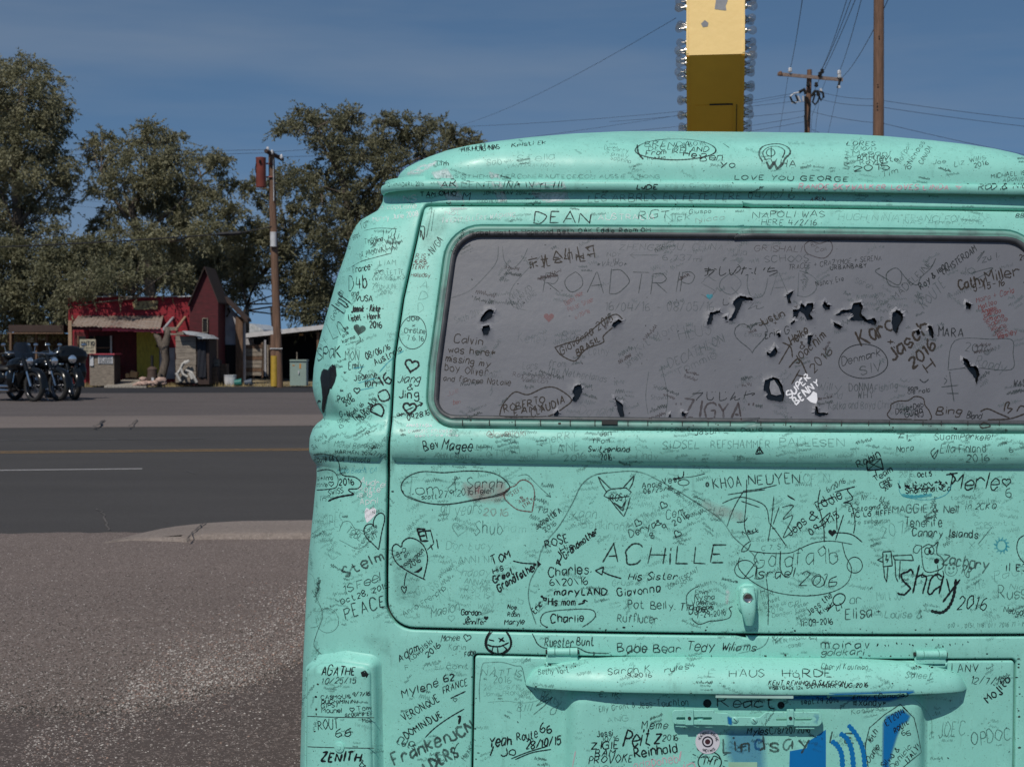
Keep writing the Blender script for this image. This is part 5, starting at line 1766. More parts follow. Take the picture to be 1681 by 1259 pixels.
# window drawings
Ln(z4([(710, 640), (740, 680), (800, 712), (830, 708), (880, 650), (975, 612), (978, 575), (1060, 505), (1085, 492), (1050, 458), (1000, 475), (940, 520), (860, 590), (780, 615), (705, 640)]), 1.9, 'b')
Ln(z4([(405, 1010), (415, 970), (440, 930), (490, 885), (560, 900), (650, 862), (720, 865), (800, 925), (760, 970), (680, 1016), (560, 1024), (420, 1022), (405, 1005)]), 2.0, 'b')
Ln(z5([(330, 530), (400, 410)]), 2.1, 'b'); Ln(z5([(350, 410), (395, 435), (405, 492)]), 2.1, 'b'); Ln(z5([(400, 640), (445, 560)]), 2.1, 'b'); Ln(z5([(385, 550), (440, 500), (485, 585)]), 2.3, 'b')
Ln(z5([(485, 600), (430, 590)]), 2, 'b')
El(1417, 593, 40, 28, 1.3, 'k'); Ht(1233, 551, 29, 1.6, 'g', -4)
Fl(z5([(482, 718), (505, 700), (520, 678), (540, 690), (543, 725), (535, 748), (505, 738)]), 'W', nm='heart_drawing|h7', grid=4)
Ln(z5([(925, 805), (945, 775), (950, 750), (990, 732), (1040, 730), (1080, 707), (1125, 718), (1135, 755), (1160, 790), (1160, 835), (1020, 832), (950, 830), (925, 805)]), 1.7, 'b')
Ln(z5([(1440, 790), (1480, 775), (1540, 800), (1600, 825)]), 2.1, 'b'); Ln(z5([(1480, 835), (1600, 830), (1690, 800)]), 2.1, 'b'); Ln(z5([(1435, 870), (1460, 850), (1495, 870), (1450, 880), (1438, 870)]), 2.0, 'b')
Ln(z5([(1570, 790), (1580, 745), (1600, 740), (1590, 770), (1615, 775), (1590, 800)]), 2.0, 'b'); Ln(z5([(1640, 790), (1660, 760), (1690, 765)]), 2, 'b')
Ln(z5([(1105, 612), (1130, 630), (1155, 612)]), 1.6, 'k'); Ln(z5([(1270, 570), (1280, 640), (1295, 735)]), 1.8, 'g'); Ln(z5([(1225, 655), (1320, 645)]), 1.6, 'g'); Ln(z5([(1255, 690), (1320, 690)]), 1.6, 'g'); Ln(z5([(1240, 605), (1255, 620), (1240, 640)]), 1.6, 'g')
Ln(z5([(1262, 560), (1300, 400), (1500, 392), (1612, 395), (1620, 470), (1608, 560), (1400, 548), (1262, 562)]), 1.3, 'g')
Ln([(1081, 419), (1035, 419)], 1.3, 'f'); Ln([(1042, 414), (1034, 419), (1042, 424)], 1.3, 'f', s=False)
Ln([(1320, 402), (1330, 396), (1345, 400), (1362, 396), (1366, 410), (1352, 424), (1325, 416), (1320, 402)], 1.6, 'n'); T("BE", 1332, 405, 6, 12, 0, 'n', 1.3); T("Cali", 1338, 414, 6, 18, 8, 'n', 1.2)
Fl(heart_pts(1214, 427, 7), 'h'); Fl(heart_pts(1165, 487, 6), 'y'); Fl(heart_pts(901, 521, 9), 'R', nm='heart_drawing|h8')
Ln([(1445, 440), (1437, 446), (1455, 458), (1475, 468), (1480, 450), (1470, 440), (1455, 450), (1460, 468), (1478, 472)], 1.6, 'g'); Ln([(1478, 445), (1490, 460), (1505, 468), (1512, 455), (1528, 440), (1536, 424)], 1.5, 'g')
Ln([(818, 405), (815, 430), (795, 455), (770, 478), (738, 490)], 1.3, 'f'); Ln([(825, 405), (828, 428), (842, 440), (858, 425), (866, 408)], 1.3, 'f'); Ln([(888, 420), (842, 470), (840, 500), (865, 510)], 1.2, 'f')
Ln([(1596, 448), (1630, 440), (1600, 460)], 1.5, 'g'); Ln([(1604, 425), (1616, 412), (1604, 430)], 1.5, 'g'); T("Zu l,", 1612, 432, 8, 30, 20, 'g', 1.5)
Ln([(1065, 610), (1060, 650), (1064, 680)], 1.2, 'f'); Ln([(1085, 600), (1096, 650), (1090, 690)], 1.2, 'f'); Ln([(1150, 640), (1130, 655)], 1.2, 'f')

# ---- worn, unreadable marks everywhere between the messages
def squig(x, y, h, L, a, k, w):
    n = max(3, int(L / (h * 0.42)))
    A = math.radians(a); pts = []
    for i in range(n * 2 + 1):
        X = i * L / (n * 2); Y = (h * RNG.uniform(0.35, 1.0) if i % 2 else RNG.uniform(-0.15, 0.25) * h)
        pts.append((x + X * math.cos(A) - Y * math.sin(A), y - X * math.sin(A) - Y * math.cos(A)))
    # break into letters
    i = 0
    while i < len(pts) - 1:
        m = int(RNG.integers(2, 5)); ribbon(cr(pts[i:i + m + 1], 3), w, k, 'worn_marks'); i += m + (1 if RNG.random() < 0.25 else 0)
def scatter(n, x0, x1, y0, y1, inks, hr=(4, 9), amean=8, asd=20):
    for _ in range(n):
        x, y = RNG.uniform(x0, x1), RNG.uniform(y0, y1)
        a = RNG.normal(amean, asd); h = RNG.uniform(*hr); L = h * RNG.uniform(1.5, 6)
        for r_ in range(int(RNG.integers(1, 3))):
            k = inks[int(RNG.integers(0, len(inks)))]
            squig(x + RNG.uniform(-3, 3), y + r_ * h * 1.5, h, L * RNG.uniform(.7, 1.1), a, k, RNG.uniform(0.9, 1.6))
scatter(150, 645, 1690, 775, 1020, "hhhhf")
scatter(70, 645, 1690, 775, 1020, "gfff", (5, 8), 10, 22)
scatter(30, 645, 1690, 705, 762, "gff", (4, 7), 2, 10)
scatter(50, 512, 640, 340, 1040, "gff", (4, 7), 12, 30)
scatter(40, 640, 1690, 1036, 1255, "gff", (4, 8), 10, 20)
scatter(30, 745, 1680, 400, 682, "gfn", (5, 8), 10, 25)
scatter(24, 650, 1690, 228, 330, "gff", (3, 6), 2, 12)
scatter(55, 650, 1690, 705, 762, "hhhhf", (3, 7), 2, 10)
scatter(110, 745, 1680, 400, 682, "hhhhf", (4, 9))
scatter(34, 650, 1690, 225, 290, "hhf", (3, 6), 3, 12)
scatter(30, 640, 1690, 322, 366, "hhf", (3, 6), 0, 8)
scatter(55, 512, 640, 400, 1040, "hhfhg", (3, 7), 12, 30)
scatter(22, 498, 530, 720, 1250, "fghh", (4, 7), 60, 30)
scatter(70, 640, 1690, 1036, 1255, "hhhf", (3, 7))
scatter(14, 525, 612, 1095, 1250, "hhf", (3, 5), 2, 10)
for _ in range(300):
    x, y = RNG.uniform(505, 1690), RNG.uniform(225, 1255)
    Ln([(x, y), (x + RNG.uniform(-2.5, 3), y + RNG.uniform(-2, 3))], RNG.uniform(1, 2), 'Kkkg'[int(RNG.integers(0, 4))], nm='worn_marks')

# ---- chips and rust specks along the seams and edges
def chips(pts, n, spread=3.0, nm='paint_chips'):
    P = densify(np.array(pts, float), 4, False)
    for _ in range(n):
        c = P[int(RNG.integers(0, len(P)))] + RNG.normal(0, spread, 2); r = RNG.uniform(0.5, 1.9)
        t = np.linspace(0, 2 * math.pi, 8)[:-1]
        Fl(np.stack([c[0] + r * RNG.uniform(.5, 1.6) * np.cos(t), c[1] + r * RNG.uniform(.5, 1.2) * np.sin(t)], 1) + RNG.normal(0, .25, (7, 2)), 'bbnK'[int(RNG.integers(0, 4))], nm=nm, grid=9)
chips([(784, 1072), (1660, 1078)], 45, 2.2); chips([(778, 1080), (780, 1255)], 16, 2.0); chips([(1672, 1080), (1674, 1255)], 14, 2.0)
chips([(690, 1032), (1681, 1034)], 34, 2.0); chips([(640, 770), (638, 980)], 16, 2.0); chips([(700, 334), (1681, 343)], 22, 2.0)
chips([(625, 303), (1681, 318)], 34, 3.0); chips([(716, 690), (1681, 704)], 26, 2.0); chips([(895, 1092), (952, 1092)], 10, 2.0); chips([(1500, 1095), (1556, 1095)], 10, 2.0)
chips([(520, 1085), (518, 1250)], 12, 2.5); chips([(870, 1120), (1580, 1125)], 10, 8)
# ---- write the collected ink into objects, one per panel and kind
for (own, nm), (V, FF_, M_) in WRT.items():
    if not FF_: continue
    o_, par, _u = PARTS[own]
    used_m = sorted(set(M_)); remap = {m: i for i, m in enumerate(used_m)}
    ob = mesh_np(nm.split('|')[0], [tuple(v) for v in V], FF_, [INKS[IKEY[m]] for m in used_m], par, smooth=False, fmat=[remap[m] for m in M_])
    at_ = ob.data.attributes.new('a', 'FLOAT', 'POINT')
    arr = np.ones(len(V), np.float32)
    for i, v in ATT.get((own, nm), {}).items(): arr[i] = v
    at_.data.foreach_set('value', arr)
    if nm in ('worn_marks', 'pen_lines', 'ink_blots', 'grime_smudge', 'chalky_overpaint', 'blue_spray_paint', 'paint_chips'): ob['kind'] = 'stuff'
# round paper sticker
stq = q(np.array([1162.]), np.array([1216.]), BO)[0]
def disc_skin(name, cx, cy, r0, r1, off, m, parent, n=36, fn=BO):
    t = np.linspace(0, 2 * math.pi, n + 1)[:-1]
    P = np.stack([cx + r1 * np.cos(t), cy + r1 * np.sin(t)], 1); Q = np.stack([cx + r0 * np.cos(t), cy + r0 * np.sin(t)], 1)
    V = [tuple(lp(x, y, fn + off)) for x, y in np.concatenate([P, Q])]
    FA = [(i, (i + 1) % n, n + (i + 1) % n, n + i) for i in range(n)]
    if r0 < 0.5: FA = [tuple(range(n))]; V = V[:n]
    return mesh_np(name, V, FA, [m], parent, smooth=False)
m_pap = mat('sticker_paper', (0.62, 0.60, 0.66), 0.6, var=0.06)
m_inkd = mat('sticker_ink', (0.02, 0.02, 0.035), 0.6)
st = disc_skin('round_sticker', 1162, 1216.5, 0, 20, 0.0009, m_pap, press)
disc_skin('sticker_ring', 1162, 1216.5, 6.8, 9.2, 0.0012, m_inkd, st)
disc_skin('sticker_centre', 1162, 1216.5, 0, 4.4, 0.0012, mat('sticker_red', (0.05, 0.012, 0.02), 0.6), st, 12)
_k = LIFT[0]
WRT.clear(); ATT.clear()
def ring_text(txt, cx, cy, r, a0, a1, h, inward=False):
    for i, ch in enumerate(txt):
        a = math.radians(a0 + (a1 - a0) * i / (len(txt) - 1))
        x, y = cx + r * math.cos(a), cy - r * math.sin(a)
        T(ch, x, y, h, 2.2, math.degrees(a) + (90 if inward else -90), 'K', 0.8, jit=.4, sh=0)
ring_text("NEWCASTLE BURNING", 1162, 1216.5, 13, 165, 15, 4)
ring_text("MACHINES", 1162, 1216.5, 17, 235, 305, 4, True)
for (own, nm), (V, FF_, M_) in WRT.items():
    used_m = sorted(set(M_)); remap = {m: i for i, m in enumerate(used_m)}
    nn = Vector((0, -0.0012, 0))
    mesh_np('sticker_lettering', [tuple(v + nn) for v in V], FF_, [INKS[IKEY[m]] for m in used_m], st, smooth=False, fmat=[remap[m] for m in M_])
# small pale green label at the foot
lb = lbox('paper_label', 1196, 1250, 1243, 1275, BO, BO + 0.0012, mat('label_paper', (0.30, 0.52, 0.38), 0.6), press)
# ================================================================== GROUND
U = np.array([0.990, 0.139]); N_ = np.array([-0.139, 0.990])
def uv(a, b): return (a * U[0] + b * N_[0], a * U[1] + b * N_[1])
m_ground = mat('desert_soil', (0.20, 0.165, 0.13), 0.95, scale=0.6, var=0.25, bump=0.01, bscale=30)
def asphalt(name, c, spots=None, sc=220, big=0.5, lo=0.60, hi=0.66):
    m, n, l, b = new_mat(name)
    b.inputs['Roughness'].default_value = 0.9; b.inputs['Specular IOR Level'].default_value = 0.25
    tc = n.new('ShaderNodeTexCoord')
    def nz(s, d=4, st=None):
        src = tc.outputs['Object']
        if st:
            mp = n.new('ShaderNodeMapping'); mp.inputs['Scale'].default_value = st; l.new(src, mp.inputs[0]); src = mp.outputs[0]
        x = n.new('ShaderNodeTexNoise'); x.inputs['Scale'].default_value = s; x.inputs['Detail'].default_value = d; x.inputs['Roughness'].default_value = 0.65
        l.new(src, x.inputs['Vector']); return x.outputs['Fac']
    def mr(v, a, b_, c0=0.0, c1=1.0):
        x = n.new('ShaderNodeMapRange'); x.inputs['From Min'].default_value = a; x.inputs['From Max'].default_value = b_
        x.inputs['To Min'].default_value = c0; x.inputs['To Max'].default_value = c1; l.new(v, x.inputs['Value']); return x.outputs[0]
    def mx(f, a, bb):
        x = n.new('ShaderNodeMix'); x.data_type = 'RGBA'
        if isinstance(a, tuple): x.inputs['A'].default_value = (*a, 1)
        else: l.new(a, x.inputs['A'])
        x.inputs['B'].default_value = (*bb, 1); l.new(f, x.inputs['Factor']); return x.outputs['Result']
    col = mx(mr(nz(big, 5, (0.5, 1.6, 1)), 0.3, 0.7), tuple(x * 1.10 for x in c), tuple(x * 0.84 for x in c))
    col = mx(mr(nz(9, 6), 0.35, 0.7, 0, .5), col, tuple(x * 0.78 for x in c))
    col = mx(mr(nz(sc * 0.4, 3), 0.45, 0.65, 0, .6), col, tuple(x * 0.6 for x in c))
    if spots: col = mx(mr(nz(sc * 0.7, 2), lo, hi, 0, .85), col, spots)
    l.new(col, b.inputs['Base Color'])
    bp = n.new('ShaderNodeBump'); bp.inputs['Distance'].default_value = 0.004; l.new(nz(sc * 0.6, 3), bp.inputs['Height']); l.new(bp.outputs[0], b.inputs['Normal'])
    return m
m_lot = asphalt('old_brown_asphalt', (0.158, 0.126, 0.114), (0.34, 0.285, 0.26), sc=110, lo=0.56, hi=0.64)
m_road = asphalt('dark_road_asphalt', (0.066, 0.062, 0.061), (0.13, 0.125, 0.12), sc=120, lo=0.62, hi=0.7)
m_farlot = asphalt('far_lot_asphalt', (0.118, 0.101, 0.098), (0.18, 0.16, 0.152), sc=40)
m_strip = asphalt('far_dark_ground', (0.032, 0.032, 0.036), None, sc=40)
m_conc = asphalt('brown_concrete', (0.245, 0.205, 0.183), (0.30, 0.26, 0.235), sc=90)
m_yel = mat('worn_yellow_line', (0.31, 0.185, 0.07), 0.8, scale=14, col2=(0.09, 0.075, 0.05), lo=0.45, hi=0.75)
m_wht = mat('worn_white_line', (0.33, 0.32, 0.32), 0.8, scale=14, col2=(0.12, 0.12, 0.12), lo=0.5, hi=0.8)
m_wht2 = mat('ghost_white_line', (0.10, 0.10, 0.10), 0.8, scale=3, col2=(0.045, 0.045, 0.047), lo=0.4, hi=0.7)
m_crk = mat('crack_filler', (0.05, 0.044, 0.041), 0.9)
def sheet(name, pts, m, z=None, kind='structure', parent=None):
    V = [(p[0], p[1], p[2] if len(p) > 2 else z) for p in pts]
    o = mesh_np(name, V, [tuple(range(len(V)))], [m], parent, smooth=False)
    if kind: o['kind'] = kind
    return o
sheet('ground', [(-900, -400, -0.012), (900, -400, -0.012), (900, 1400, -0.012), (-900, 1400, -0.012)], m_ground)
# near lot with ragged edge against the road
edge_pts = []
for i in range(220):
    a = -14 + i * 0.075
    b = 12.02 + 0.05 * math.sin(a * 2.1) + RNG.uniform(-0.035, 0.035)
    edge_pts.append(uv(a, b))
sheet('road', [uv(-160, 11.2), uv(160, 11.2), uv(160, 28.15), uv(-160, 28.15)], m_road, 0.0)
o = mesh_np('near_lot', [(-160, -60, 0.004), (160, -60, 0.004), (160, 20, .004)][:0] + [(*uv(-60, -60), 0.004), (*uv(60, -60), 0.004), (*uv(60, 11.9), 0.004)] + [(x, y, 0.004) for x, y in edge_pts[::-1]] + [(*uv(-60, 12.0), 0.004)], [tuple(range(4 + len(edge_pts)))], [m_lot], None, smooth=False)
o['kind'] = 'structure'
# far side: gentle apron, lot, dark strip, verge
def strip(name, b0, z0, b1, z1, m):
    return sheet(name, [(*uv(-160, b0), z0), (*uv(160, b0), z0), (*uv(160, b1), z1), (*uv(-160, b1), z1)], m)
m_conc2 = asphalt('far_concrete', (0.185, 0.155, 0.143), (0.22, 0.19, 0.178), sc=60)
strip('far_pavement', 28.15, 0.004, 31.6, 0.06, m_conc2)
strip('far_lot', 31.6, 0.06, 46.3, 0.10, m_farlot)
strip('far_dark_strip', 46.3, 0.10, 53.6, 0.10, m_strip)  # darker strip of ground between the far lot and the yard
m_verge = mat('dry_verge', (0.25, 0.20, 0.125), 0.95, scale=3, var=0.35, bump=0.02, bscale=12)
strip('dirt_yard', 53.6, 0.10, 160, 0.14, m_verge)
def line(name, b, w, a0, a1, m, z=0.0045):
    sheet(name, [(*uv(a0, b - w / 2), z), (*uv(a1, b - w / 2), z), (*uv(a1, b + w / 2), z), (*uv(a0, b + w / 2), z)], m)
line('yellow_line', 21.42, 0.11, -160, 160, m_yel); line('yellow_line', 21.70, 0.10, -160, 160, m_yel)
line('white_lane_line', 18.36, 0.12, -14.5, -1.95, m_wht)
line('old_lane_line', 24.35, 0.10, -20, -1.6, m_wht2)
def ribbon_ground(name, pxs, w, m, z, jit=0.02, seg=7):
    P = []
    pts = [on_ground(x, y, z)[:2] for x, y in pxs]
    for i in range(len(pts) - 1):
        for k in range(seg): P.append(pts[i] + (pts[i + 1] - pts[i]) * k / seg + RNG.normal(0, jit, 2))
    P.append(pts[-1]); V, FA = [], []
    for i, p in enumerate(P):
        d = P[min(i + 1, len(P) - 1)] - P[max(i - 1, 0)]; d = d / (np.linalg.norm(d) + 1e-9); n_ = np.array([-d[1], d[0]])
        ww = w * RNG.uniform(0.5, 1.2)
        V += [(*(p + n_ * ww), z), (*(p - n_ * ww), z)]
        if i: b = 2 * i; FA.append((b - 2, b - 1, b + 1, b))
    o = mesh_np(name, V, FA, [m], None, smooth=False); o['kind'] = 'structure'; return o
ribbon_ground('road_crack', [(162, 834), (172, 850), (178, 870)], 0.007, mat('dusty_crack', (0.10, .09, .085), .9), 0.006, 0.012)
ribbon_ground('road_scratch', [(306, 773), (320, 777)], 0.01, m_wht2, 0.006, 0.005)
ribbon_ground('pavement_crack', [(158, 701), (172, 689)], 0.024, m_crk, 0.055, 0.03)
ribbon_ground('pavement_crack', [(212, 700), (224, 688)], 0.016, m_crk, 0.055, 0.03)
# curving raised concrete island end by the near lot
isl_far = [(165, 883), (178, 879.5), (195, 875.5), (215, 871), (240, 865.5), (262, 861.5), (285, 858.5), (312, 856.4), (345, 855), (400, 854), (470, 853.2), (520, 852.6)]
isl_near = [(520, 881), (400, 881.5), (330, 881.8), (313, 882.5), (307, 886.5), (290, 885.5), (258, 884.5), (215, 883.5)]
P = np.array([on_ground(x, y, 0.045)[:2] for x, y in isl_far] + [uv(8, 12.77), uv(8, 11.62)] + [on_ground(x, y, 0.02)[:2] for x, y in isl_near])
P = ccw(densify(P, 0.12))
isl = patch('concrete_island', P, [(0, 0.0), (0.02, 0.035), (0.07, 0.045)], [m_conc], None, gs=np.arange(-6, 9, 0.5), gz=np.arange(11, 15, 0.3), fn=lambda Q, o: np.stack([Q[:, 0], Q[:, 1], np.full(len(Q), 0.004 + o) * np.clip((Q[:, 0] + 3.25) / 1.0, 0.12, 1)], 1), sharp=50)
isl['kind'] = 'structure'
ribbon_ground('island_joint', [(338, 856.5), (322, 868), (308, 883)], 0.006, m_crk, 0.0525, 0.005)
# ---- loose gravel on the near lot
def gravel(name, n, box_px, size, cols, dens=None, zb=0.004):
    V, FA, FM = [], [], []
    base = np.array([(1, 0, 0), (-1, 0, 0), (0, 1, 0), (0, -1, 0), (0, 0, 1), (0, 0, -0.3)], float)
    tri = np.array([(0, 2, 4), (2, 1, 4), (1, 3, 4), (3, 0, 4), (2, 0, 5), (1, 2, 5), (3, 1, 5), (0, 3, 5)])
    X = RNG.uniform(box_px[0], box_px[2], n * 3); Y = RNG.uniform(box_px[1], box_px[3], n * 3)
    g = on_ground(X, Y)
    keep = RNG.random(len(X)) < dens(X, Y, g)
    g = g[keep][:n]; k = len(g)
    s = size[0] + (size[1] - size[0]) * RNG.random(k) ** 2.5
    ang = RNG.uniform(0, 6.28, k)
    b = base[None] * RNG.uniform(0.6, 1.1, (k, 6, 1)) * s[:, None, None] * np.array([1, 1, 0.55])
    c, sn = np.cos(ang)[:, None], np.sin(ang)[:, None]
    x = b[..., 0] * c - b[..., 1] * sn; y = b[..., 0] * sn + b[..., 1] * c
    v = np.stack([x + g[:, 0, None], y + g[:, 1, None], b[..., 2] + zb + 0.1 * s[:, None]], -1).reshape(-1, 3)
    f = (tri[None] + (np.arange(k) * 6)[:, None, None]).reshape(-1, 3)
    fm = np.repeat(RNG.integers(0, len(cols), k), 8)
    o = mesh_np(name, v, f, cols, None, smooth=False, fmat=fm)
    tag(o, *dens.lab, kind='stuff')
    return o
st_c = [mat('pale_stone', (0.44, 0.40, 0.38), 0.85, scale=40), mat('grey_stone', (0.26, 0.225, 0.21), 0.85, scale=40), mat('brown_stone', (0.19, 0.145, 0.13), 0.9, scale=40), mat('dark_stone', (0.07, 0.06, 0.055), 0.9, scale=40), mat('pink_stone', (0.30, 0.20, 0.165), 0.9, scale=40)]
def streak(X, Y, g):
    # drift of pale stones running from lower left to the van
    yc = 1210 - (X - 120) * 0.47
    d = (Y - yc + 18 * np.sin(X * 0.03)) / (26 + 0.17 * np.maximum(X - 100, 0))
    clump = 0.5 + 0.5 * np.sin(X * 0.045 + 2 * np.sin(Y * 0.03)) * np.cos(Y * 0.06 + X * 0.02)
    return np.clip(np.exp(-d * d) * (0.35 + 0.8 * clump), 0, 1)
streak.lab = ('drift of pale loose stones running towards the camper van', 'gravel')
gravel('gravel_drift', 19000, (40, 955, 530, 1262), (0.0028, 0.011), [st_c[0], st_c[0], st_c[1], st_c[1], st_c[4], st_c[2]], streak)
def allov(X, Y, g): return np.clip(0.10 + 0.9 * ((Y - 890) / 370) ** 1.3, 0, 1)
allov.lab = ('scattered small stones over the brown parking lot', 'gravel')
gravel('scattered_gravel', 42000, (-40, 886, 530, 1262), (0.0025, 0.0085), [st_c[1], st_c[2], st_c[2], st_c[3], st_c[3], st_c[0]], allov)
# darker ground near the foot of the picture
m_lot2 = asphalt('dark_gravelly_lot', (0.095, 0.074, 0.068), (0.25, 0.205, 0.19), sc=110, lo=0.57, hi=0.64)
ed = [(-60, 1180), (60, 1176), (130, 1180), (200, 1172), (280, 1166), (330, 1150), (400, 1130), (450, 1112), (520, 1080), (600, 1060)]
pp = [on_ground(x + RNG.uniform(-6, 6), y, 0)[:2] for x, y in zz([tuple(v) for v in densify(np.array(ed, float), 14, False)], 1, 0, 0)]
o = mesh_np('dark_lot_patch', [(p[0], p[1] + RNG.uniform(-.03, .03), 0.007) for p in pp] + [(4, pp[-1][1], 0.007), (4, -6, 0.007), (-8, -6, 0.007), (-8, pp[0][1], 0.007)], [tuple(range(len(pp) + 4))], [m_lot2], None, smooth=False)
o['kind'] = 'structure'
def seamf(X, Y, g):
    yc = np.interp(X, [e[0] for e in ed], [e[1] for e in ed])
    return np.clip(np.exp(-((Y - yc) / 14) ** 2), 0, 1)
seamf.lab = ('line of small brown stones along the edge of the darker ground', 'gravel')
gravel('edge_gravel', 9000, (-40, 1050, 530, 1220), (0.0025, 0.009), [st_c[1], st_c[2], st_c[3], st_c[3]], seamf, zb=0.006)

# ================================================================== helpers for the far side
def pbox(name, x0, y0, x1, y1, D, th, m, parent, tilt=0.0, bevel=0.0, jit=0.0):
    a = at(x0, y1, D); b = at(x1, y0, D)
    bm = bmesh.new()
    rot = Matrix.Rotation(math.radians(tilt), 3, 'Y') if tilt else None
    box(bm, (a[0], D, a[2]), (b[0], D + th, b[2]), rot, jit=jit)
    return bm_obj(name, bm, m, parent)
def ppoly(name, pts, D, th, m, parent):
    """extruded outline given in photo pixels at distance D"""
    P = [at(x, y, D) for x, y in pts]
    if area2(np.array([(p[0], p[2]) for p in P])) < 0: P = P[::-1]
    n = len(P)
    V = [(p[0], D, p[2]) for p in P] + [(p[0], D + th, p[2]) for p in P]
    FA = [tuple(range(n)), tuple(range(2 * n - 1, n - 1, -1))] + [(i, n + i, n + (i + 1) % n, (i + 1) % n) for i in range(n)]
    return mesh_np(name, V, FA, [m], parent, smooth=False)
def ptube(name, pts, D, r, m, parent, n=8):
    bm = bmesh.new()
    tube(bm, [atv(p[0], p[1], D if len(p) < 3 else p[2]) for p in pts], r, n)
    return bm_obj(name, bm, m, parent, smooth=True, sharp=60)
def flat_text(name, txt, x, y, D, h, L, m, parent, w=None, off=0.02, slant=0.0):
    V, FA = [], []
    pen = 0; gl = []
    for ch in txt:
        if ch == ' ': pen += 3; continue
        mx = 0
        for st in GL_.get(ch, '').split():
            pts = np.array([(int(st[i]), int(st[i + 1]) - 2) for i in range(0, len(st) // 2 * 2, 2)], float); mx = max(mx, pts[:, 0].max()); pts[:, 0] += pen; gl.append(pts)
        pen += mx + 1.6
    w = w or h * 0.16
    for pts in gl:
        Q = cr(pts, 3) if len(pts) > 2 else pts
        Q = np.stack([x + Q[:, 0] * L / (pen - 1.6), y - Q[:, 1] * h / 6 - slant * (Q[:, 0] * L / pen)], 1)
        for i in range(len(Q)):
            d = Q[min(i + 1, len(Q) - 1)] - Q[max(i - 1, 0)]; d = d / (np.linalg.norm(d) + 1e-9); n_ = np.array([-d[1], d[0]]) * w / 2
            for s in (1, -1):
                p = at(*(Q[i] + s * n_), D); V.append((p[0], D - off - 0.0001 * len(V) % 0.001, p[2]))
            if i: b = len(V) - 4; FA.append((b, b + 1, b + 3, b + 2))
    o = mesh_np(name, V, FA, [m], parent, smooth=False); return o

def wood(name, c, var=0.35, st=(2, 2, 14), sc=3, bump=0.01): return mat(name, c, 0.9, scale=sc, var=var, stretch=st, bump=bump, bscale=sc * 3)
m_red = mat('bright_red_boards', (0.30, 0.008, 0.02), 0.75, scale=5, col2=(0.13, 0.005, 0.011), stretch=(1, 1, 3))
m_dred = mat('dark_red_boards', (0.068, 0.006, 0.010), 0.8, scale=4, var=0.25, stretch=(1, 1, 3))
m_red_shade = mat('shaded_red_boards', (0.07, 0.006, 0.009), 0.85, scale=4, var=0.25, stretch=(3, 3, 1))  # red darkened so the boards carry the porch shade in their colour
m_pink = mat('pink_red_trim', (0.42, 0.055, 0.08), 0.7, scale=5)
m_ydoor = mat('mustard_door', (0.36, 0.30, 0.035), 0.7, scale=4, var=0.2, stretch=(5, 5, 1))
m_offw = mat('grey_white_plaster', (0.36, 0.35, 0.37), 0.9, scale=2, var=0.2)
m_rust = mat('rusty_tin', (0.17, 0.115, 0.085), 0.85, scale=4, col2=(0.24, 0.20, 0.175), lo=0.4, hi=0.6, stretch=(1, 3, 1))
m_rust2 = mat('greyed_rusty_tin', (0.20, 0.165, 0.145), 0.85, scale=5, col2=(0.13, 0.085, 0.065), lo=0.4, hi=0.6)
m_tin = mat('grey_tin', (0.40, 0.42, 0.44), 0.5, scale=5, var=0.3)
m_wood = wood('weathered_wood', (0.21, 0.175, 0.14), st=(2, 2, 10))
m_wood_h = wood('weathered_plank', (0.23, 0.195, 0.16), st=(1.2, 2, 12))
m_brn = wood('brown_timber', (0.125, 0.075, 0.048), st=(6, 6, 1))
m_pole = wood('pole_timber', (0.155, 0.088, 0.058), 0.3, st=(9, 9, 0.6))
m_tan = wood('tan_timber', (0.33, 0.22, 0.14), 0.2)
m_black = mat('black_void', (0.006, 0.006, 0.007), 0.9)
m_dkw = mat('dark_painted_boards', (0.045, 0.028, 0.024), 0.9)
m_bark = mat('tree_bark', (0.13, 0.105, 0.085), 0.95, scale=6, var=0.35, stretch=(4, 4, 1), bump=0.03, bscale=14)
m_grn = mat('pale_green_steel', (0.235, 0.305, 0.265), 0.5, scale=3, var=0.05)
m_lab = mat('white_board', (0.50, 0.50, 0.52), 0.7, var=0.12)
m_sgn = mat('aged_sign_board', (0.36, 0.33, 0.24), 0.8, var=0.2, scale=8)
m_let = mat('sign_lettering', (0.03, 0.035, 0.04), 0.7)
m_card = mat('cardboard', (0.42, 0.26, 0.13), 0.85)
m_rock = mat('pink_rock', (0.42, 0.29, 0.24), 0.9, scale=5, var=0.3)

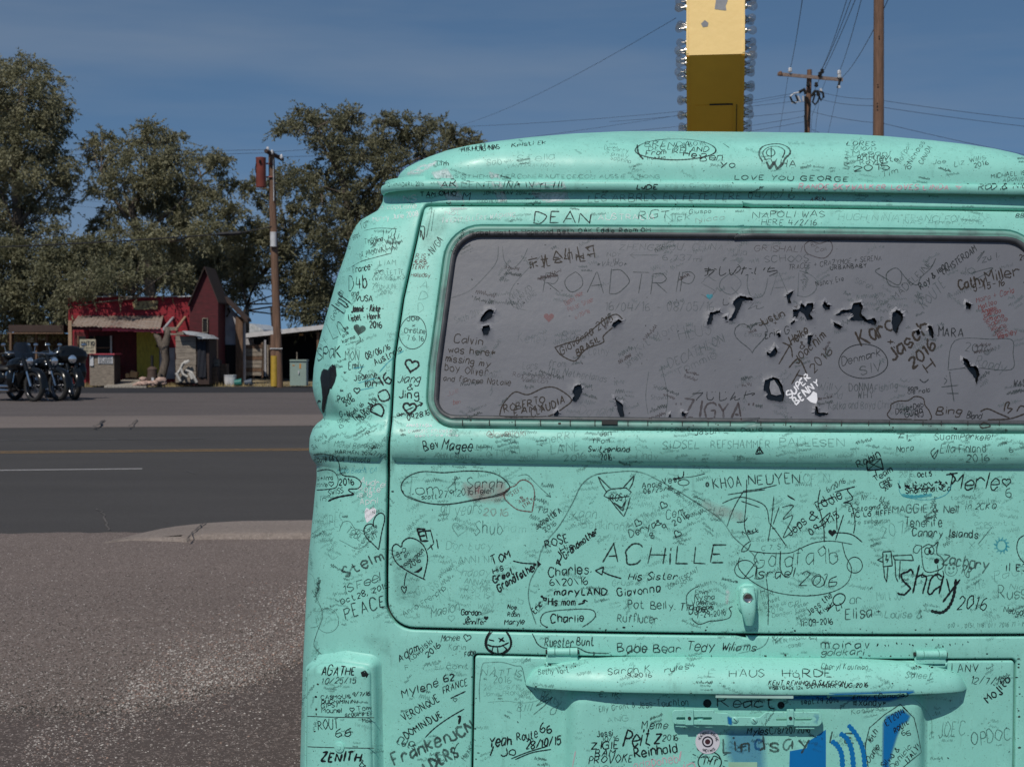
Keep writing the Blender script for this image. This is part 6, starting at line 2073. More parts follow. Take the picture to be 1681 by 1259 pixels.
# ================================================================== red shop with porch
DH = 55.0
shop = thing('shop_building', 'low bright red shop front with sagging tin porch roof', 'building', tuple(at(212, 632, DH)))
shopM = Matrix.Translation(shop.location).inverted()
def rebase(root):
    """children were modelled in world space: bring them into the frame of their root"""
    inv = Matrix.Translation(-Vector(root.location))
    for c in root.children:
        if c.type == 'MESH' and not c.get('_rb'):
            c.data.transform(inv); c['_rb'] = 1
            for d in c.children:
                if not d.get('_rb'): d.data.transform(inv); d['_rb'] = 1
def finish(root):
    rebase(root)
    for c in root.children:
        if '_rb' in c: del c['_rb']
        for d in c.children:
            if '_rb' in d: del d['_rb']
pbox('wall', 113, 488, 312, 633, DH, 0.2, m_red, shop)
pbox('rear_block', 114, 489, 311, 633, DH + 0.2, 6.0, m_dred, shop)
for k in range(9):
    x = 110 + k * 22.6
    a = at(x, 489, DH - 0.15); b = at(x + 22.2, 489, DH - 0.15)
    V = [(a[0], DH - 0.15, a[2] + 0.02), (b[0], DH - 0.15, a[2] + 0.02 + RNG.uniform(-.02, .03)), (b[0], DH + 6.2, a[2] + 0.12), (a[0], DH + 6.2, a[2] + 0.12)]
    mesh_np('roof_sheet', V + [(v[0], v[1], v[2] + 0.04) for v in V], [(0, 1, 2, 3), (7, 6, 5, 4), (0, 4, 5, 1), (1, 5, 6, 2), (2, 6, 7, 3), (3, 7, 4, 0)], [m_tin if k % 3 else m_rust], shop, smooth=False)
pbox('recess_wall', 122, 545, 224.5, 622, DH - 0.03, 0.028, m_red_shade, shop)
pbox('door', 225, 543, 261, 621, DH - 0.06, 0.05, m_ydoor, shop)
pbox('door_handle', 256, 566, 259, 570, DH - 0.12, 0.05, m_black, shop)
pbox('grey_panel', 262, 571, 287, 622, DH - 0.05, 0.045, m_offw, shop)
w = pbox('window', 129, 552, 182, 600, DH - 0.055, 0.03, m_black, shop)
for x0, y0, x1, y1 in ((127, 551, 129, 601), (181, 551, 183.5, 601), (129, 570, 181, 572), (154, 552, 156, 600)): pbox('window_frame', x0, y0, x1, y1, DH - 0.09, 0.03, m_lab if x0 > 180 else m_brn, w)
# porch roof of corrugated sheets, each its own piece
DF = 52.7
xs = [117, 137, 158, 178, 198, 219, 240, 262]
for k in range(7):
    f0, f1 = xs[k], xs[k + 1] + 1
    b0 = 128 + (f0 - 117) * 0.96; b1 = 128 + (f1 - 117) * 0.96
    yf0 = 534.5 + (f0 - 117) * 0.033 + RNG.uniform(-1, 1.2); yf1 = 534.5 + (f1 - 117) * 0.033 + RNG.uniform(-1, 1.2)
    n = 15; V, FA = [], []
    for i in range(n):
        t = i / (n - 1); wv = 0.018 * math.sin(t * math.pi * 7)
        a = at(f0 + (f1 - f0) * t, yf0 + (yf1 - yf0) * t, DF - 0.1 + RNG.uniform(-.02, .02)); b = at(b0 + (b1 - b0) * t, 518.5 + RNG.uniform(-.3, .3), DH)
        V += [(a[0], a[1], a[2] + wv), (b[0], b[1], b[2] + wv), (a[0], a[1], a[2] + wv - 0.02), (b[0], b[1], b[2] + wv - 0.02)]
        if i: q0 = 4 * (i - 1); q1 = 4 * i; FA += [(q0, q1, q1 + 1, q0 + 1), (q0 + 2, q0 + 3, q1 + 3, q1 + 2), (q0, q0 + 2, q1 + 2, q1)]
    mesh_np('porch_sheet', V, FA, [(m_rust, m_rust, m_rust, m_rust2)[k % 4]], shop, smooth=True)
for x0, x1, y0, y1, mm in ((119, 144, 535, 541.5, m_dred), (144.3, 168, 535.5, 542, m_dred), (168.3, 192, 536, 543, m_pink), (192.3, 220, 537.5, 544, m_pink), (220.3, 246, 539, 545, m_pink), (246.3, 268, 538.5, 546.5, m_pink)):
    pbox('fascia_board', x0, y0, x1, y1, DF, 0.05, mm, shop)
pbox('porch_post', 112.5, 526, 117.5, 634, DF - 0.05, 0.12, m_tan, shop)
pbox('porch_post', 141, 540, 144.5, 634, DF + 0.9, 0.1, m_red, shop)
ptube('rafter', [(284, 522, DH), (268, 541, DF)], DF, 0.05, m_offw, shop); ptube('rafter', [(304, 521, DH), (289, 541, DF)], DF, 0.05, m_tan, shop)
pbox('porch_beam', 276, 537, 290, 542.5, DF + 0.05, 0.12, m_wood, shop); pbox('porch_beam', 276, 547, 291, 550, DF + 0.05, 0.1, m_wood, shop)
bm = bmesh.new(); tube(bm, [atv(x, y, DF + 0.1) for x, y in ((265, 634), (264, 620), (269, 605), (272, 590), (270, 575), (273, 560), (275, 548), (274, 537))], [.17, .16, .15, .14, .15, .14, .12, .11], 9)
tube(bm, [atv(x, y, DF + 0.1) for x, y in ((270, 578), (264, 566), (260, 555), (254, 547))], [.13, .11, .10, .08], 8)
for v in bm.verts: v.co += Vector((RNG.uniform(-.025, .025), RNG.uniform(-.02, .02), RNG.uniform(-.02, .02)))
bm_obj('gnarled_post', bm, m_bark, shop, smooth=True)
sg = ppoly('name_board', [(217, 495), (259.5, 493.5), (258, 508), (219.5, 508.5)], DH - 0.06, 0.05, mat('flaking_sign', (0.30, 0.25, 0.13), 0.9, scale=9, col2=(0.07, 0.045, 0.03), lo=.45, hi=.6), shop)
# ramp boards
for k in range(12):
    t0 = k / 12; x0 = 170 + t0 * 0
    a = at(171 + k * 5.8, 633.5, 51.0 + 0.12 * k * 0); 
    yb = 621.5
    fl = at(171 + k * 5.8, 633, 51.3); fr = at(171 + (k + .93) * 5.8, 633, 51.3); bl = at(207 + k * 2.8, yb, 54.6); br = at(207 + (k + .93) * 2.8, yb, 54.6)
    zf, zb_ = 0.16, float(bl[2])
    V = [(fl[0], 51.3, zf), (fr[0], 51.3, zf), (br[0], 54.6, zb_), (bl[0], 54.6, zb_)]
    V += [(v[0], v[1], v[2] - 0.06) for v in V]
    mesh_np('ramp_board', V, [(0, 1, 2, 3), (7, 6, 5, 4), (0, 4, 5, 1), (1, 5, 6, 2), (2, 6, 7, 3), (3, 7, 4, 0)], [mat('pale_deck_board', (0.30, 0.27, 0.23), 0.9, scale=3) if k == 0 else bpy.data.materials['pale_deck_board']], shop, smooth=False)
finish(shop)

def freestand(name, label, cat, x, y, D, group=None):
    return thing(name, label, cat, tuple(at(x, y, D)), group)
t = freestand('standing_sign', 'faded board lettered by hand on the porch, above the wooden bin', 'sign', 144, 600, 52.1)
pbox('sign_board', 131, 557, 157, 581, 52.1, 0.04, m_sgn, t); flat_text('lettering', 'ANTIQ', 133, 567, 52.1, 7, 22, m_let, t, 1.2)
flat_text('small_lettering', 'old stuff', 133, 572, 52.1, 3, 21, m_let, t, 0.5); flat_text('small_lettering', 'bought sold', 133, 577, 52.1, 3, 21, m_let, t, 0.5)
pbox('sign_post', 134, 581, 137, 633, 52.15, 0.06, m_wood, t); pbox('sign_post', 151, 581, 154, 633, 52.15, 0.06, m_wood, t); finish(t)
t = freestand('wooden_bin', 'grey plank bin with white notice in front of the red shop', 'bin', 167, 633, 51.8)
for k in range(6): pbox('plank', 147.5 + k * 6.6, 582 + RNG.uniform(-.6, .6), 153.9 + k * 6.6, 633, 51.8, 0.04, m_wood, t)
pbox('bin_body', 148, 584, 186.5, 633, 51.85, 0.9, m_dkw, t); pbox('bin_lid', 146.5, 580.5, 188, 582.3, 51.7, 1.0, m_pink, t)
s_ = pbox('notice', 161, 583.5, 185, 597, 51.77, 0.02, m_lab, t)
for k, tx in enumerate(('HISTORIC', 'SELIGMAN', 'SUNDRIES')): flat_text('notice_lettering', tx, 163, 588 + k * 3.8, 51.77, 2.6, 20, m_let, s_, 0.5)
pbox('small_notice', 147.5, 585.5, 153.3, 600.5, 51.75, 0.02, m_lab, t); finish(t)
t = freestand('meter_box', 'small pale box low on the dark red porch wall', 'box', 189, 615, 54.8); pbox('box_body', 187, 600, 192.5, 615.5, 54.75, 0.15, m_offw, t); pbox('box_lid', 186.6, 599, 192.9, 600.2, 54.7, 0.2, m_tin, t); finish(t)
for i, (x0, y0, x1, y1, tl, lab) in enumerate(((213.5, 610, 225, 620, 8, 'larger cardboard carton lying on the shop ramp'), (206, 613.5, 212, 620, -6, 'smaller cardboard carton left of the larger one on the ramp'))):
    t = freestand('carton', lab, 'carton', x0, y1, 54.2); pbox('carton_body', x0, y0, x1, y1, 54.2, 0.25, m_card, t, tilt=tl); pbox('carton_flap', x0 + 1, y0 - 1, x1 - 2, y0, 54.25, 0.15, m_card, t, tilt=tl + 10); finish(t)
t = freestand('iron_stove', 'rusty dark iron stove beside the gnarled porch post', 'stove', 250, 630, 51.9)
bm = bmesh.new(); c = atv(250, 630, 52.1); disc_lathe(bm, c + Vector((0, 0, 0.1)), (0, 0, 1), [(0, 0), (.17, 0), (.19, .12), (.16, .3), (.18, .42), (.10, .5), (0, .52)], 14); bm_obj('stove_body', bm, mat('rusty_iron', (0.07, 0.045, 0.035), 0.7, scale=10), t, sharp=40)
pbox('stove_door', 248.5, 620, 252.5, 625, 51.88, 0.03, m_lab, t)
for dx in (-.13, .13):
    bm = bmesh.new(); tube(bm, [c + Vector((dx, -.05, .12)), c + Vector((dx * 1.3, -.08, -0.02))], .02, 6); bm_obj('leg', bm, m_black, t)
bm = bmesh.new(); tube(bm, [c + Vector((.0, 0, .6)), c + Vector((0, 0, 1.0))], .05, 8); bm_obj('flue', bm, m_black, t); finish(t)
def rock(x, y, r, lab, grp, D=51.4, m=m_rock):
    bm = bmesh.new(); bmesh.ops.create_icosphere(bm, subdivisions=2, radius=r)
    rr_ = random.Random(int(x * 7 + y))
    for v in bm.verts: v.co = Vector((v.co.x * rr_.uniform(.85, 1.15) * 1.2, v.co.y * rr_.uniform(.85, 1.1), v.co.z * rr_.uniform(.7, 1.0) * .8))
    o = bm_obj('rock', bm, m, None, smooth=True, sharp=30); p = atv(x, y, D); o.location = (p.x, p.y, max(p.z, 0.1 + r * .5)); tag(o, lab, 'rock', grp)
RL = ['', 'just left of the largest one', 'below the iron stove', 'large, right of the ramp', 'on the ramp corner', 'leftmost and lowest', 'topmost, on the ramp edge', 'rightmost, small', 'smallest, right of the stove']
for i, (x, y, r) in enumerate(((264, 624, .17), (256, 628, .13), (247, 629, .12), (238, 629, .15), (230, 630, .12), (223, 632, .09), (235, 622, .12), (268, 629, .10), (251, 632, .08))):
    rock(x, y, r, ('largest pink rock at the foot of the gnarled post' if i == 0 else 'pinkish rock, number by size, heaped before the ramp'.replace('number by size', RL[i])), 'rocks in front of the shop' if i else None)

# ================================================================== gabled house and lean-to
t = freestand('gabled_house', 'tall dark red gable-fronted house beside the low shop', 'house', 334, 633, 54.6)
ppoly('gable_wall', [(311, 633), (311, 500), (336.5, 441), (345, 462), (358, 497), (358, 633)], 54.6, 0.2, m_dred, t)
ppoly('house_block', [(313, 632), (313, 503), (336.5, 446), (356, 497), (356, 632)], 54.8, 1.6, m_dred, t)
for (x0, y0), (x1, y1) in (((309.5, 503), (336.5, 440)), ((336.5, 440), (359, 498))):
    a, b = at(x0, y0, 54.5), at(x1, y1, 54.5)
    V = [(a[0], 54.4, a[2]), (b[0], 54.4, b[2]), (b[0], 56.4, b[2]), (a[0], 56.4, a[2])]; V += [(v[0], v[1], v[2] + .06) for v in V]
    mesh_np('roof', V, [(0, 1, 2, 3), (7, 6, 5, 4), (0, 4, 5, 1), (1, 5, 6, 2), (2, 6, 7, 3), (3, 7, 4, 0)], [m_dkw], t, smooth=False)
w = pbox('window', 333, 523, 340, 545, 54.56, 0.04, m_black, t)
for x0, y0, x1, y1 in ((332, 522, 333, 546), (340, 522, 341, 546), (333, 522, 340, 523.4), (333, 545, 340, 546.3)): pbox('window_frame', x0, y0, x1, y1, 54.52, 0.05, m_wood, w)
ppoly('side_wing_wall', [(358.3, 633), (358.3, 484), (388, 516), (402, 527), (402, 633)], 56.5, 0.2, m_offw, t)
ppoly('side_wing_roof', [(356, 480), (358, 477), (406, 523), (407, 528), (403, 528)], 56.1, 0.8, m_dkw, t)
pbox('wing_corner_boards', 387, 520, 398, 633, 56.3, 0.15, m_brn, t)
pbox('dark_doorway', 368, 566, 386, 633, 56.42, 0.06, m_black, t)
pbox('white_panel', 359, 540, 366, 576, 56.35, 0.06, m_offw, t)
pbox('wall_lamp', 361, 510, 365.5, 517, 56.2, 0.25, m_black, t); ptube('wall_vine', [(374, 506), (377, 512), (372, 520)], 56.35, 0.04, m_black, t)
pbox('dark_lower_wall', 343.2, 558, 357.8, 633, 54.5, 0.08, m_dkw, t); finish(t)

t = freestand('board_shed', 'narrow shed of weathered grey boards with crooked tin roof', 'shed', 305, 630, 52.4)
ys = np.linspace(551, 628, 9)
for k in range(8):
    pbox('board', 288.5 + RNG.uniform(-.5, .5), ys[k] + .5, 321.5 + RNG.uniform(-.5, .5), ys[k + 1], 52.4, 0.04, m_wood_h, t, tilt=RNG.uniform(-.6, .6))
pbox('shed_side', 289, 552, 343, 631, 52.46, 1.4, m_dkw, t)
for k, (pts, mm) in enumerate((([(299, 543), (325, 547), (331, 553), (306, 549)], m_tin), ([(318, 547), (336, 550), (345, 556), (326, 556)], m_tin), ([(290, 545), (303, 544), (308, 549), (291, 550)], m_rust))):
    ppoly('tin_roof_sheet', pts, 52.0 + k * 0.05, 1.6, mm, t)
finish(t)
t = freestand('driftwood', 'bleached driftwood branches leaning on the board shed', 'driftwood', 305, 629, 52.2)
m_dw = mat('bleached_wood', (0.45, 0.43, 0.40), 0.8, var=0.25, scale=12)
for k, l in enumerate(([(306, 593), (300, 598), (296, 607), (290, 616)], [(303, 596), (311, 592)], [(297, 605), (300, 614), (308, 619)], [(305, 608), (314, 611), (319, 620), (323, 628)], [(311, 612), (316, 622)], [(289, 612), (296, 626)])):
    ptube('branch', l, 52.2 - 0.03 * k, 0.055, m_dw, t, 6)
finish(t)
# odds and ends in the yard
def crate(x0, y0, x1, y1, D, lab, m, cat='crate', nm='crate'):
    t = freestand(nm, lab, cat, x0, y1, D); n = max(2, int((y1 - y0) / 6))
    for k in range(n):
        h = (y1 - y0) / n; pbox('slat', x0, y0 + k * h + .4, x1, y0 + (k + 1) * h, D, 0.03, m, t)
    pbox('crate_body', x0 + .4, y0 + .6, x1 - .4, y1, D + 0.035, 0.5, m_dkw, t); finish(t)
crate(341, 602, 357, 629, 53.0, 'brown slatted crate in the shade right of the board shed', m_brn)
crate(345, 590, 360, 601.5, 53.3, 'tipped small crate on top of the brown slatted one', m_wood)
crate(360, 597, 372, 629, 53.6, 'dark standing crate between the slatted crate and the white buckets', m_brn)
for i, (x, y, lab) in enumerate(((374.5, 628, 'white bucket in front of the dark doorway, left of two'), (381, 620, 'grey bucket in front of the dark doorway, right of two'))):
    bm = bmesh.new(); disc_lathe(bm, (0, 0, 0), (0, 0, 1), [(0, 0), (.12, 0), (.155, .38), (.165, .38), (.165, .41), (.15, .41), (.11, .03), (0, .03)], 14)
    o = bm_obj('bucket', bm, (m_lab, m_tin)[i], None, sharp=40); p = atv(x, y, 53.2); o.location = (p.x, p.y, 0.1); tag(o, lab, 'bucket')
t = freestand('blue_tarp', 'crumpled dark blue tarp hanging on the shed side', 'tarp', 330, 600, 52.35)
V = []; FA = []
for i in range(8):
    for j in range(10):
        p = at(324 + i * 2, 560 + j * 6.5 + (i % 3), 52.40 + 0.03 * math.sin(i * 1.7 + j * .6)); V.append(p)
        if i and j: a = len(V) - 1; FA.append((a, a - 1, a - 11, a - 10))
mesh_np('tarp_sheet', V, FA, [mat('navy_tarp', (0.008, 0.010, 0.018), 0.8)], t); finish(t)
for i, (x, y, cc, lab) in enumerate(((385, 628, (.02, .16, .14), 'turquoise pail lying in the yard beyond the verge'), (402, 630, (.05, .07, .10), 'dark upturned pail by the plank fence'))):
    bm = bmesh.new(); disc_lathe(bm, (0, 0, 0), (1, 0, .1), [(0, 0), (.10, 0), (.13, .26), (.11, .26), (0, .03)], 12)
    o = bm_obj('pail', bm, mat('pail_%d' % i, cc, .5), None, sharp=40); p = atv(x, y, 53.0); o.location = (p.x, p.y, .23); tag(o, lab, 'pail')
# plank fence
t = freestand('plank_fence', 'short fence of brown horizontal planks left of the carport', 'fence', 414, 617, 57)
for k in range(8): pbox('plank', 398, 566 + k * 6.4, 430.5 - k * .2, 571.6 + k * 6.4, 57, 0.04, m_wood_h if k % 3 else m_brn, t, tilt=RNG.uniform(-.5, .5))
for x in (398, 414, 429): pbox('fence_post', x, 563, x + 2.5, 620, 57.05, 0.08, m_brn, t)
finish(t)
# carport
t = freestand('carport', 'open carport with long white sloping roof edge', 'carport', 470, 620, 60)
ppoly('roof_edge', [(397.5, 548), (530, 533.2), (620, 523), (620, 530.5), (530, 540.7), (397.5, 555)], 59.0, 0.12, mat('white_fascia', (0.50, 0.49, 0.50), 0.7, var=0.1), t)
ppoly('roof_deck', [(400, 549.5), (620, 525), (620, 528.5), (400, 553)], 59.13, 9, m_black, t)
pbox('back_wall', 400, 548, 620, 623, 67, 0.2, m_black, t); pbox('left_wall', 398, 556, 415, 567, 60, 0.1, m_offw, t)  # back wall coloured black to stand for the unlit interior
for x in (441, 520, 580): pbox('carport_post', x, 545, x + 3.5, 622, 59.3, 0.12, m_brn, t)
for x, y in ((430, 562), (434, 558), (438, 566)): pbox('leaning_board', x, y, x + 2.6, 618, 58.5 + x * .001, 0.05, m_offw if x == 434 else m_wood, t)
pbox('ceiling_lamp', 491, 548, 496, 551, 61, 0.3, m_card, t); finish(t)
t = freestand('distant_shed', 'low pale tin roof far behind the plank fence', 'shed', 415, 560, 78); ppoly('tin_roof', [(398, 530), (412, 531), (432, 541), (434, 549), (398, 549)], 78, 6, m_tin, t); pbox('shed_wall', 399, 549, 433, 575, 78.2, 5, m_wood, t); finish(t)
# left: open timber shelter behind the motorcycles
t = freestand('timber_shelter', 'low open timber shelter behind the parked motorcycles', 'shelter', 60, 632, 57)
pbox('shelter_roof', 14, 533.5, 104, 545, 56.5, 3.5, m_dkw, t); pbox('roof_beam', 12, 546, 104, 548, 56.4, 0.12, m_brn, t)
for x in (16, 58, 76): pbox('post', x, 548, x + 2.5, 632, 56.9, 0.12, m_brn, t)
pbox('rear_wall', -20, 548, 110, 632, 60, 0.2, m_dkw, t)
pbox('wall_sheet', 27, 553, 38, 578, 59.8, 0.1, m_offw, t); pbox('wall_sheet', 44, 551, 56, 562, 59.7, 0.1, m_tin, t); pbox('wall_sheet', 60, 551, 74, 558, 59.6, 0.1, m_tin, t)
finish(t)
# dry grass along the verge
V, FA = [], []
for _ in range(5200):
    a = RNG.uniform(-24, 4); b = 53.6 + abs(RNG.normal(0, 0.9)); x, y = uv(a, b); h = RNG.uniform(0.04, 0.2); an = RNG.uniform(0, 3.14); w_ = 0.012
    dx, dy = w_ * math.cos(an), w_ * math.sin(an); lx, ly = RNG.normal(0, .05, 2); n0 = len(V)
    V += [(x - dx, y - dy, .1), (x + dx, y + dy, .1), (x + lx, y + ly, .1 + h)]; FA.append((n0, n0 + 1, n0 + 2))
o = mesh_np('dry_grass', V, np.array(FA), [mat('straw', (0.27, 0.21, 0.10), 0.9, scale=2)], None, smooth=False); tag(o, 'dry straw-coloured grass along the verge before the shop', 'grass', kind='stuff')

# ================================================================== utility gear on the left
t = freestand('utility_pole', 'brown wooden utility pole with red transformer, leaning slightly right', 'utility pole', 456, 634, 51.8)
bm = bmesh.new(); tube(bm, [atv(x, y, 51.8) for x, y in ((457.5, 636), (455.5, 560), (452, 470), (450, 400), (447.5, 330), (445.5, 249))], [.155, .145, .135, .13, .12, .105], 14); bm_obj('pole', bm, m_pole, t, smooth=True, sharp=60)
ptube('crossarm', [(436.5, 248, 51.3), (463.5, 261.5, 52.5)], 51.6, 0.075, m_dkw, t, 6)
bm = bmesh.new(); c = atv(428.5, 308, 51.5); hT = float(at(428.5, 259, 51.5)[2] - c.z); disc_lathe(bm, c, (0, 0, 1), [(0, 0), (.16, 0), (.175, .03), (.175, hT - .03), (.18, hT - .02), (.18, hT), (0, hT + .03)], 20)
m_tr = mat('rust_red_enamel', (0.22, 0.055, 0.04), 0.55, scale=3)
tr = bm_obj('transformer', bm, m_tr, t, sharp=40)
ptube('transformer_spout', [(427, 268, 51.3), (427, 263, 51.25)], 51.3, 0.04, m_black, tr, 6); ptube('hanger', [(437, 269), (446, 269)], 51.65, 0.03, m_tr, t, 5); ptube('hanger', [(437, 291), (447, 291)], 51.65, 0.03, m_tr, t, 5)
ptube('drop_wire', [(421, 267), (419, 276), (420, 284)], 51.4, 0.015, m_black, t, 4)
for x, y in ((439.5, 245), (446.5, 250), (462, 257.5)):
    bm = bmesh.new(); c = atv(x, y, 51.6); disc_lathe(bm, c, (0, 0, 1), [(0, -.1), (.04, -.08), (.06, -.02), (.04, .02), (.05, .05), (0, .09)], 10); bm_obj('insulator', bm, mat('porcelain', (0.55, 0.55, 0.57), 0.3) if x < 440 else bpy.data.materials['porcelain'], t, smooth=True)
ptube('plaque', [(449, 405, 51.62), (448.8, 381, 51.62)], 51.62, 0.115, m_lab, t, 10); ptube('conduit', [(449.5, 330, 51.66), (448.5, 262, 51.66)], 51.6, 0.018, m_tin, t, 5)
ptube('strap', [(443, 572.5, 51.62), (463.5, 572.5, 51.62)], 51.6, 0.02, m_tin, t, 5); ptube('pole_tag', [(462, 540, 51.64), (462.4, 546, 51.64)], 51.6, 0.02, m_lab, t, 5)
for k in range(0): ptube('climbing_spike', [(452 + k * 2, 480 + k * 30, 51.65), (458 + k * 2, 480 + k * 30, 51.6)], 51.6, 0.012, m_tin, t, 4)
finish(t)
t = freestand('stub_pole', 'short brown stub pole with yellow sleeve next to the tall pole', 'post', 450, 634, 51.75)
ptube('stub', [(449.5, 600, 51.75), (449.3, 549, 51.75)], 51.75, 0.115, m_pole, t, 12); ptube('yellow_sleeve', [(450, 634, 51.7), (450, 584, 51.7)], 51.7, 0.118, mat('yellow_guard', (0.42, 0.27, 0.03), 0.6), t, 14); finish(t)
t = freestand('utility_cabinet', 'pale green steel utility cabinet to the right of the poles', 'cabinet', 490, 633, 51.5)
pbox('cabinet_body', 476, 592, 502.5, 633, 51.5, 0.5, m_grn, t); pbox('cabinet_lid', 475.3, 590.5, 503.2, 593, 51.46, 0.58, m_grn, t); pbox('handle', 489.5, 609, 491, 614, 51.45, 0.04, m_lab, t)
pbox('warning_sticker', 491.5, 597, 494, 605, 51.49, 0.008, mat('orange_sticker', (0.5, .2, .02), .6), t); pbox('small_sticker', 480, 599, 483.5, 600.5, 51.49, 0.008, bpy.data.materials['orange_sticker'], t); pbox('marker_stake', 486.5, 578, 488, 590.5, 51.7, 0.03, m_wood, t); finish(t)
t = freestand('far_wooden_pole', 'thin dark pole far behind, in the gap of sky', 'utility pole', 447, 560, 95); ptube('pole', [(449.5, 560), (445.5, 505)], 95, 0.09, m_dkw, t, 6); ptube('crossarm', [(443.5, 508), (448, 508)], 95, 0.05, m_dkw, t, 5); finish(t)

# ================================================================== poles on the right
t = freestand('crossarm_pole', 'distant weathered power pole with crossarm and hanging switchgear', 'utility pole', 1326, 600, 75)
PB = at(1326, 300, 75)
bm = bmesh.new(); g = Vector((float(at(1323, 500, 75)[0]), 75, 0)); tube(bm, [g, atv(1325, 217, 75), atv(1329, 115, 75)], [.17, .145, .125], 12); bm_obj('pole', bm, m_pole, t, smooth=True, sharp=60)
bm = bmesh.new(); a = atv(1276.5, 122, 74.8); b = atv(1383.5, 131.5, 74.8)
d = (b - a).normalized(); rr0 = Matrix.Rotation(math.asin(-d.z), 3, 'Y'); box(bm, ((a + b) / 2) - Vector(((b - a).length / 2, .06, .08)), ((a + b) / 2) + Vector(((b - a).length / 2, .06, .08)), rr0); bm_obj('crossarm', bm, wood('grey_arm', (0.20, 0.15, 0.13)), t)
m_por = bpy.data.materials['porcelain']
for x, y, mm in ((1297, 116, m_por), (1281, 122, m_pole), (1349.5, 118, m_black), (1346, 123, m_black), (1377.5, 120, m_por), (1378, 126, m_tin), (1327, 140, m_black), (1340, 140, m_black)):
    bm = bmesh.new(); c = atv(x, y, 74.7); disc_lathe(bm, c, (0, 0, 1), [(0, -.12), (.06, -.1), (.12, -.02), (.07, .03), (.10, .08), (.05, .14), (0, .15)], 10); bm_obj('insulator', bm, mm, t, smooth=True)
ptube('cutout', [(1379, 131), (1377, 140), (1375, 145)], 74.7, 0.06, m_black, t, 6); ptube('cutout_cap', [(1377, 141), (1378, 145)], 74.68, 0.07, m_por, t, 6)
for l, r_, mm in (([(1297, 159), (1303, 154), (1312, 152)], .04, m_por), ([(1297, 159), (1301, 168), (1306, 170), (1310, 166), (1306, 156)], .05, m_black), ([(1310, 158), (1314, 168), (1319, 167), (1318, 158)], .045, m_por), ([(1312, 152), (1320, 147), (1323, 155)], .09, m_black), ([(1322, 158), (1322, 190)], .05, m_black),
                 ([(1332, 158), (1338, 150), (1342, 150), (1343, 158)], .08, m_black), ([(1338, 155), (1334, 168), (1338, 172), (1342, 168), (1345, 158), (1344, 150)], .05, m_black), ([(1347, 150), (1351, 153), (1352, 160), (1348, 165), (1345, 160)], .06, m_black), ([(1346, 146), (1349, 150)], .06, m_por), ([(1299, 170), (1310, 168)], .03, m_tin),
                 ([(1322, 190), (1323, 215)], .07, m_black), ([(1325, 160), (1330, 172), (1327, 200)], .05, m_black)):
    ptube('switchgear', l, 74.7, r_, mm, t, 6)
finish(t)
t = freestand('bare_pole', 'thick bare brown wooden pole rising behind the van roof', 'utility pole', 1441, 640, 43)
bm = bmesh.new(); x0 = float(at(1441.5, 300, 43)[0]); tube(bm, [(x0, 43, 0), (x0, 43, 4), (x0 + .0, 43, 8), (x0 - .01, 43, 12), (x0 - .02, 43, 16)], [.165, .162, .155, .145, .13], 18); bm_obj('pole', bm, m_pole, t, smooth=True, sharp=60)
for x, y in ((1441, 139), (1440, 170), (1440, 176), (1443, 60)):
    ptube('bolt', [(x, y, 42.82), (x + .3, y + 1.2, 42.80)], 42.8, 0.02, m_black, t, 5)
finish(t)

# ================================================================== wires
m_wire = mat('black_wire', (0.014, 0.014, 0.017), 0.7)
def wire(pts, r, lab='', m=m_wire, grp='overhead wires'):
    P = [atv(p[0], p[1], p[2]) for p in pts]; Q = []
    for i in range(len(P) - 1):
        for k in range(10):
            f = k / 10; v = P[i].lerp(P[i + 1], f); v.z -= (P[i + 1] - P[i]).length * 0.006 * 4 * f * (1 - f); Q.append(v)
    Q.append(P[-1]); bm = bmesh.new(); tube(bm, Q, r, 5)
    for v in bm.verts: v.co -= P[0]
    o = bm_obj('overhead_wire', bm, m, None, smooth=True); o.location = P[0]; tag(o, lab, 'wire', grp); return o
wire([(-60, 408, 48), (395, 382, 51.5), (447, 372, 51.7)], 0.022, 'sagging black cable running left from the red-transformer pole', grp=None)
o = wire([(357, 384.8, 51.35), (397, 382.3, 51.45)], 0.07, 'thick black splice sleeve on the low sagging cable', grp=None); o.name = 'splice_sleeve'; o['category'] = 'cable sleeve'
FARL = ['upper of two faint wires running left from the top of the transformer pole', 'lower of two faint wires running left from the top of the transformer pole', 'thin wire from the transformer pole across towards the yellow sign', 'long thin wire rising from the split tree to the upper right', 'upper faint wire in the sky gap between the two left trees', 'lower faint wire in the sky gap between the two left trees', 'faint wire in the sky gap above the carport']
for l in ([(-60, 238, 70), (440, 246, 52)], [(-60, 247, 70), (446, 251, 52)], [(463, 258, 52), (800, 235, 70), (1300, 158, 75)], [(446, 250, 52), (760, 205, 90), (1110, 30, 40)], [(90, 325, 80), (460, 352, 90)], [(90, 335, 80), (460, 362, 90)], [(398, 515, 90), (447, 509, 95)]): wire(l, 0.0065, FARL.pop(0), grp='thin wires above the left trees')
RLW = ['leftmost', 'second from left', 'third from left', 'fourth from left', 'fifth from left', 'rightmost']
for l in ([(1297, 114, 74.7), (1320, -20, 40)], [(1349, 114, 74.7), (1396, -20, 44)], [(1346, 120, 74.7), (1404, -20, 44)], [(1327, 170, 74.7), (1345, 130, 66), (1412, -20, 44)], [(1378, 118, 74.7), (1419, -20, 44)], [(1380, 130, 74.7), (1440, 38, 44), (1462, -10, 42)]): wire(l, 0.011, '%s of six thin wires rising from the crossarm pole' % RLW.pop(0), grp='wires rising from the crossarm pole')
DLW = ['leftmost', 'rightmost', 'second from right', 'second from left']
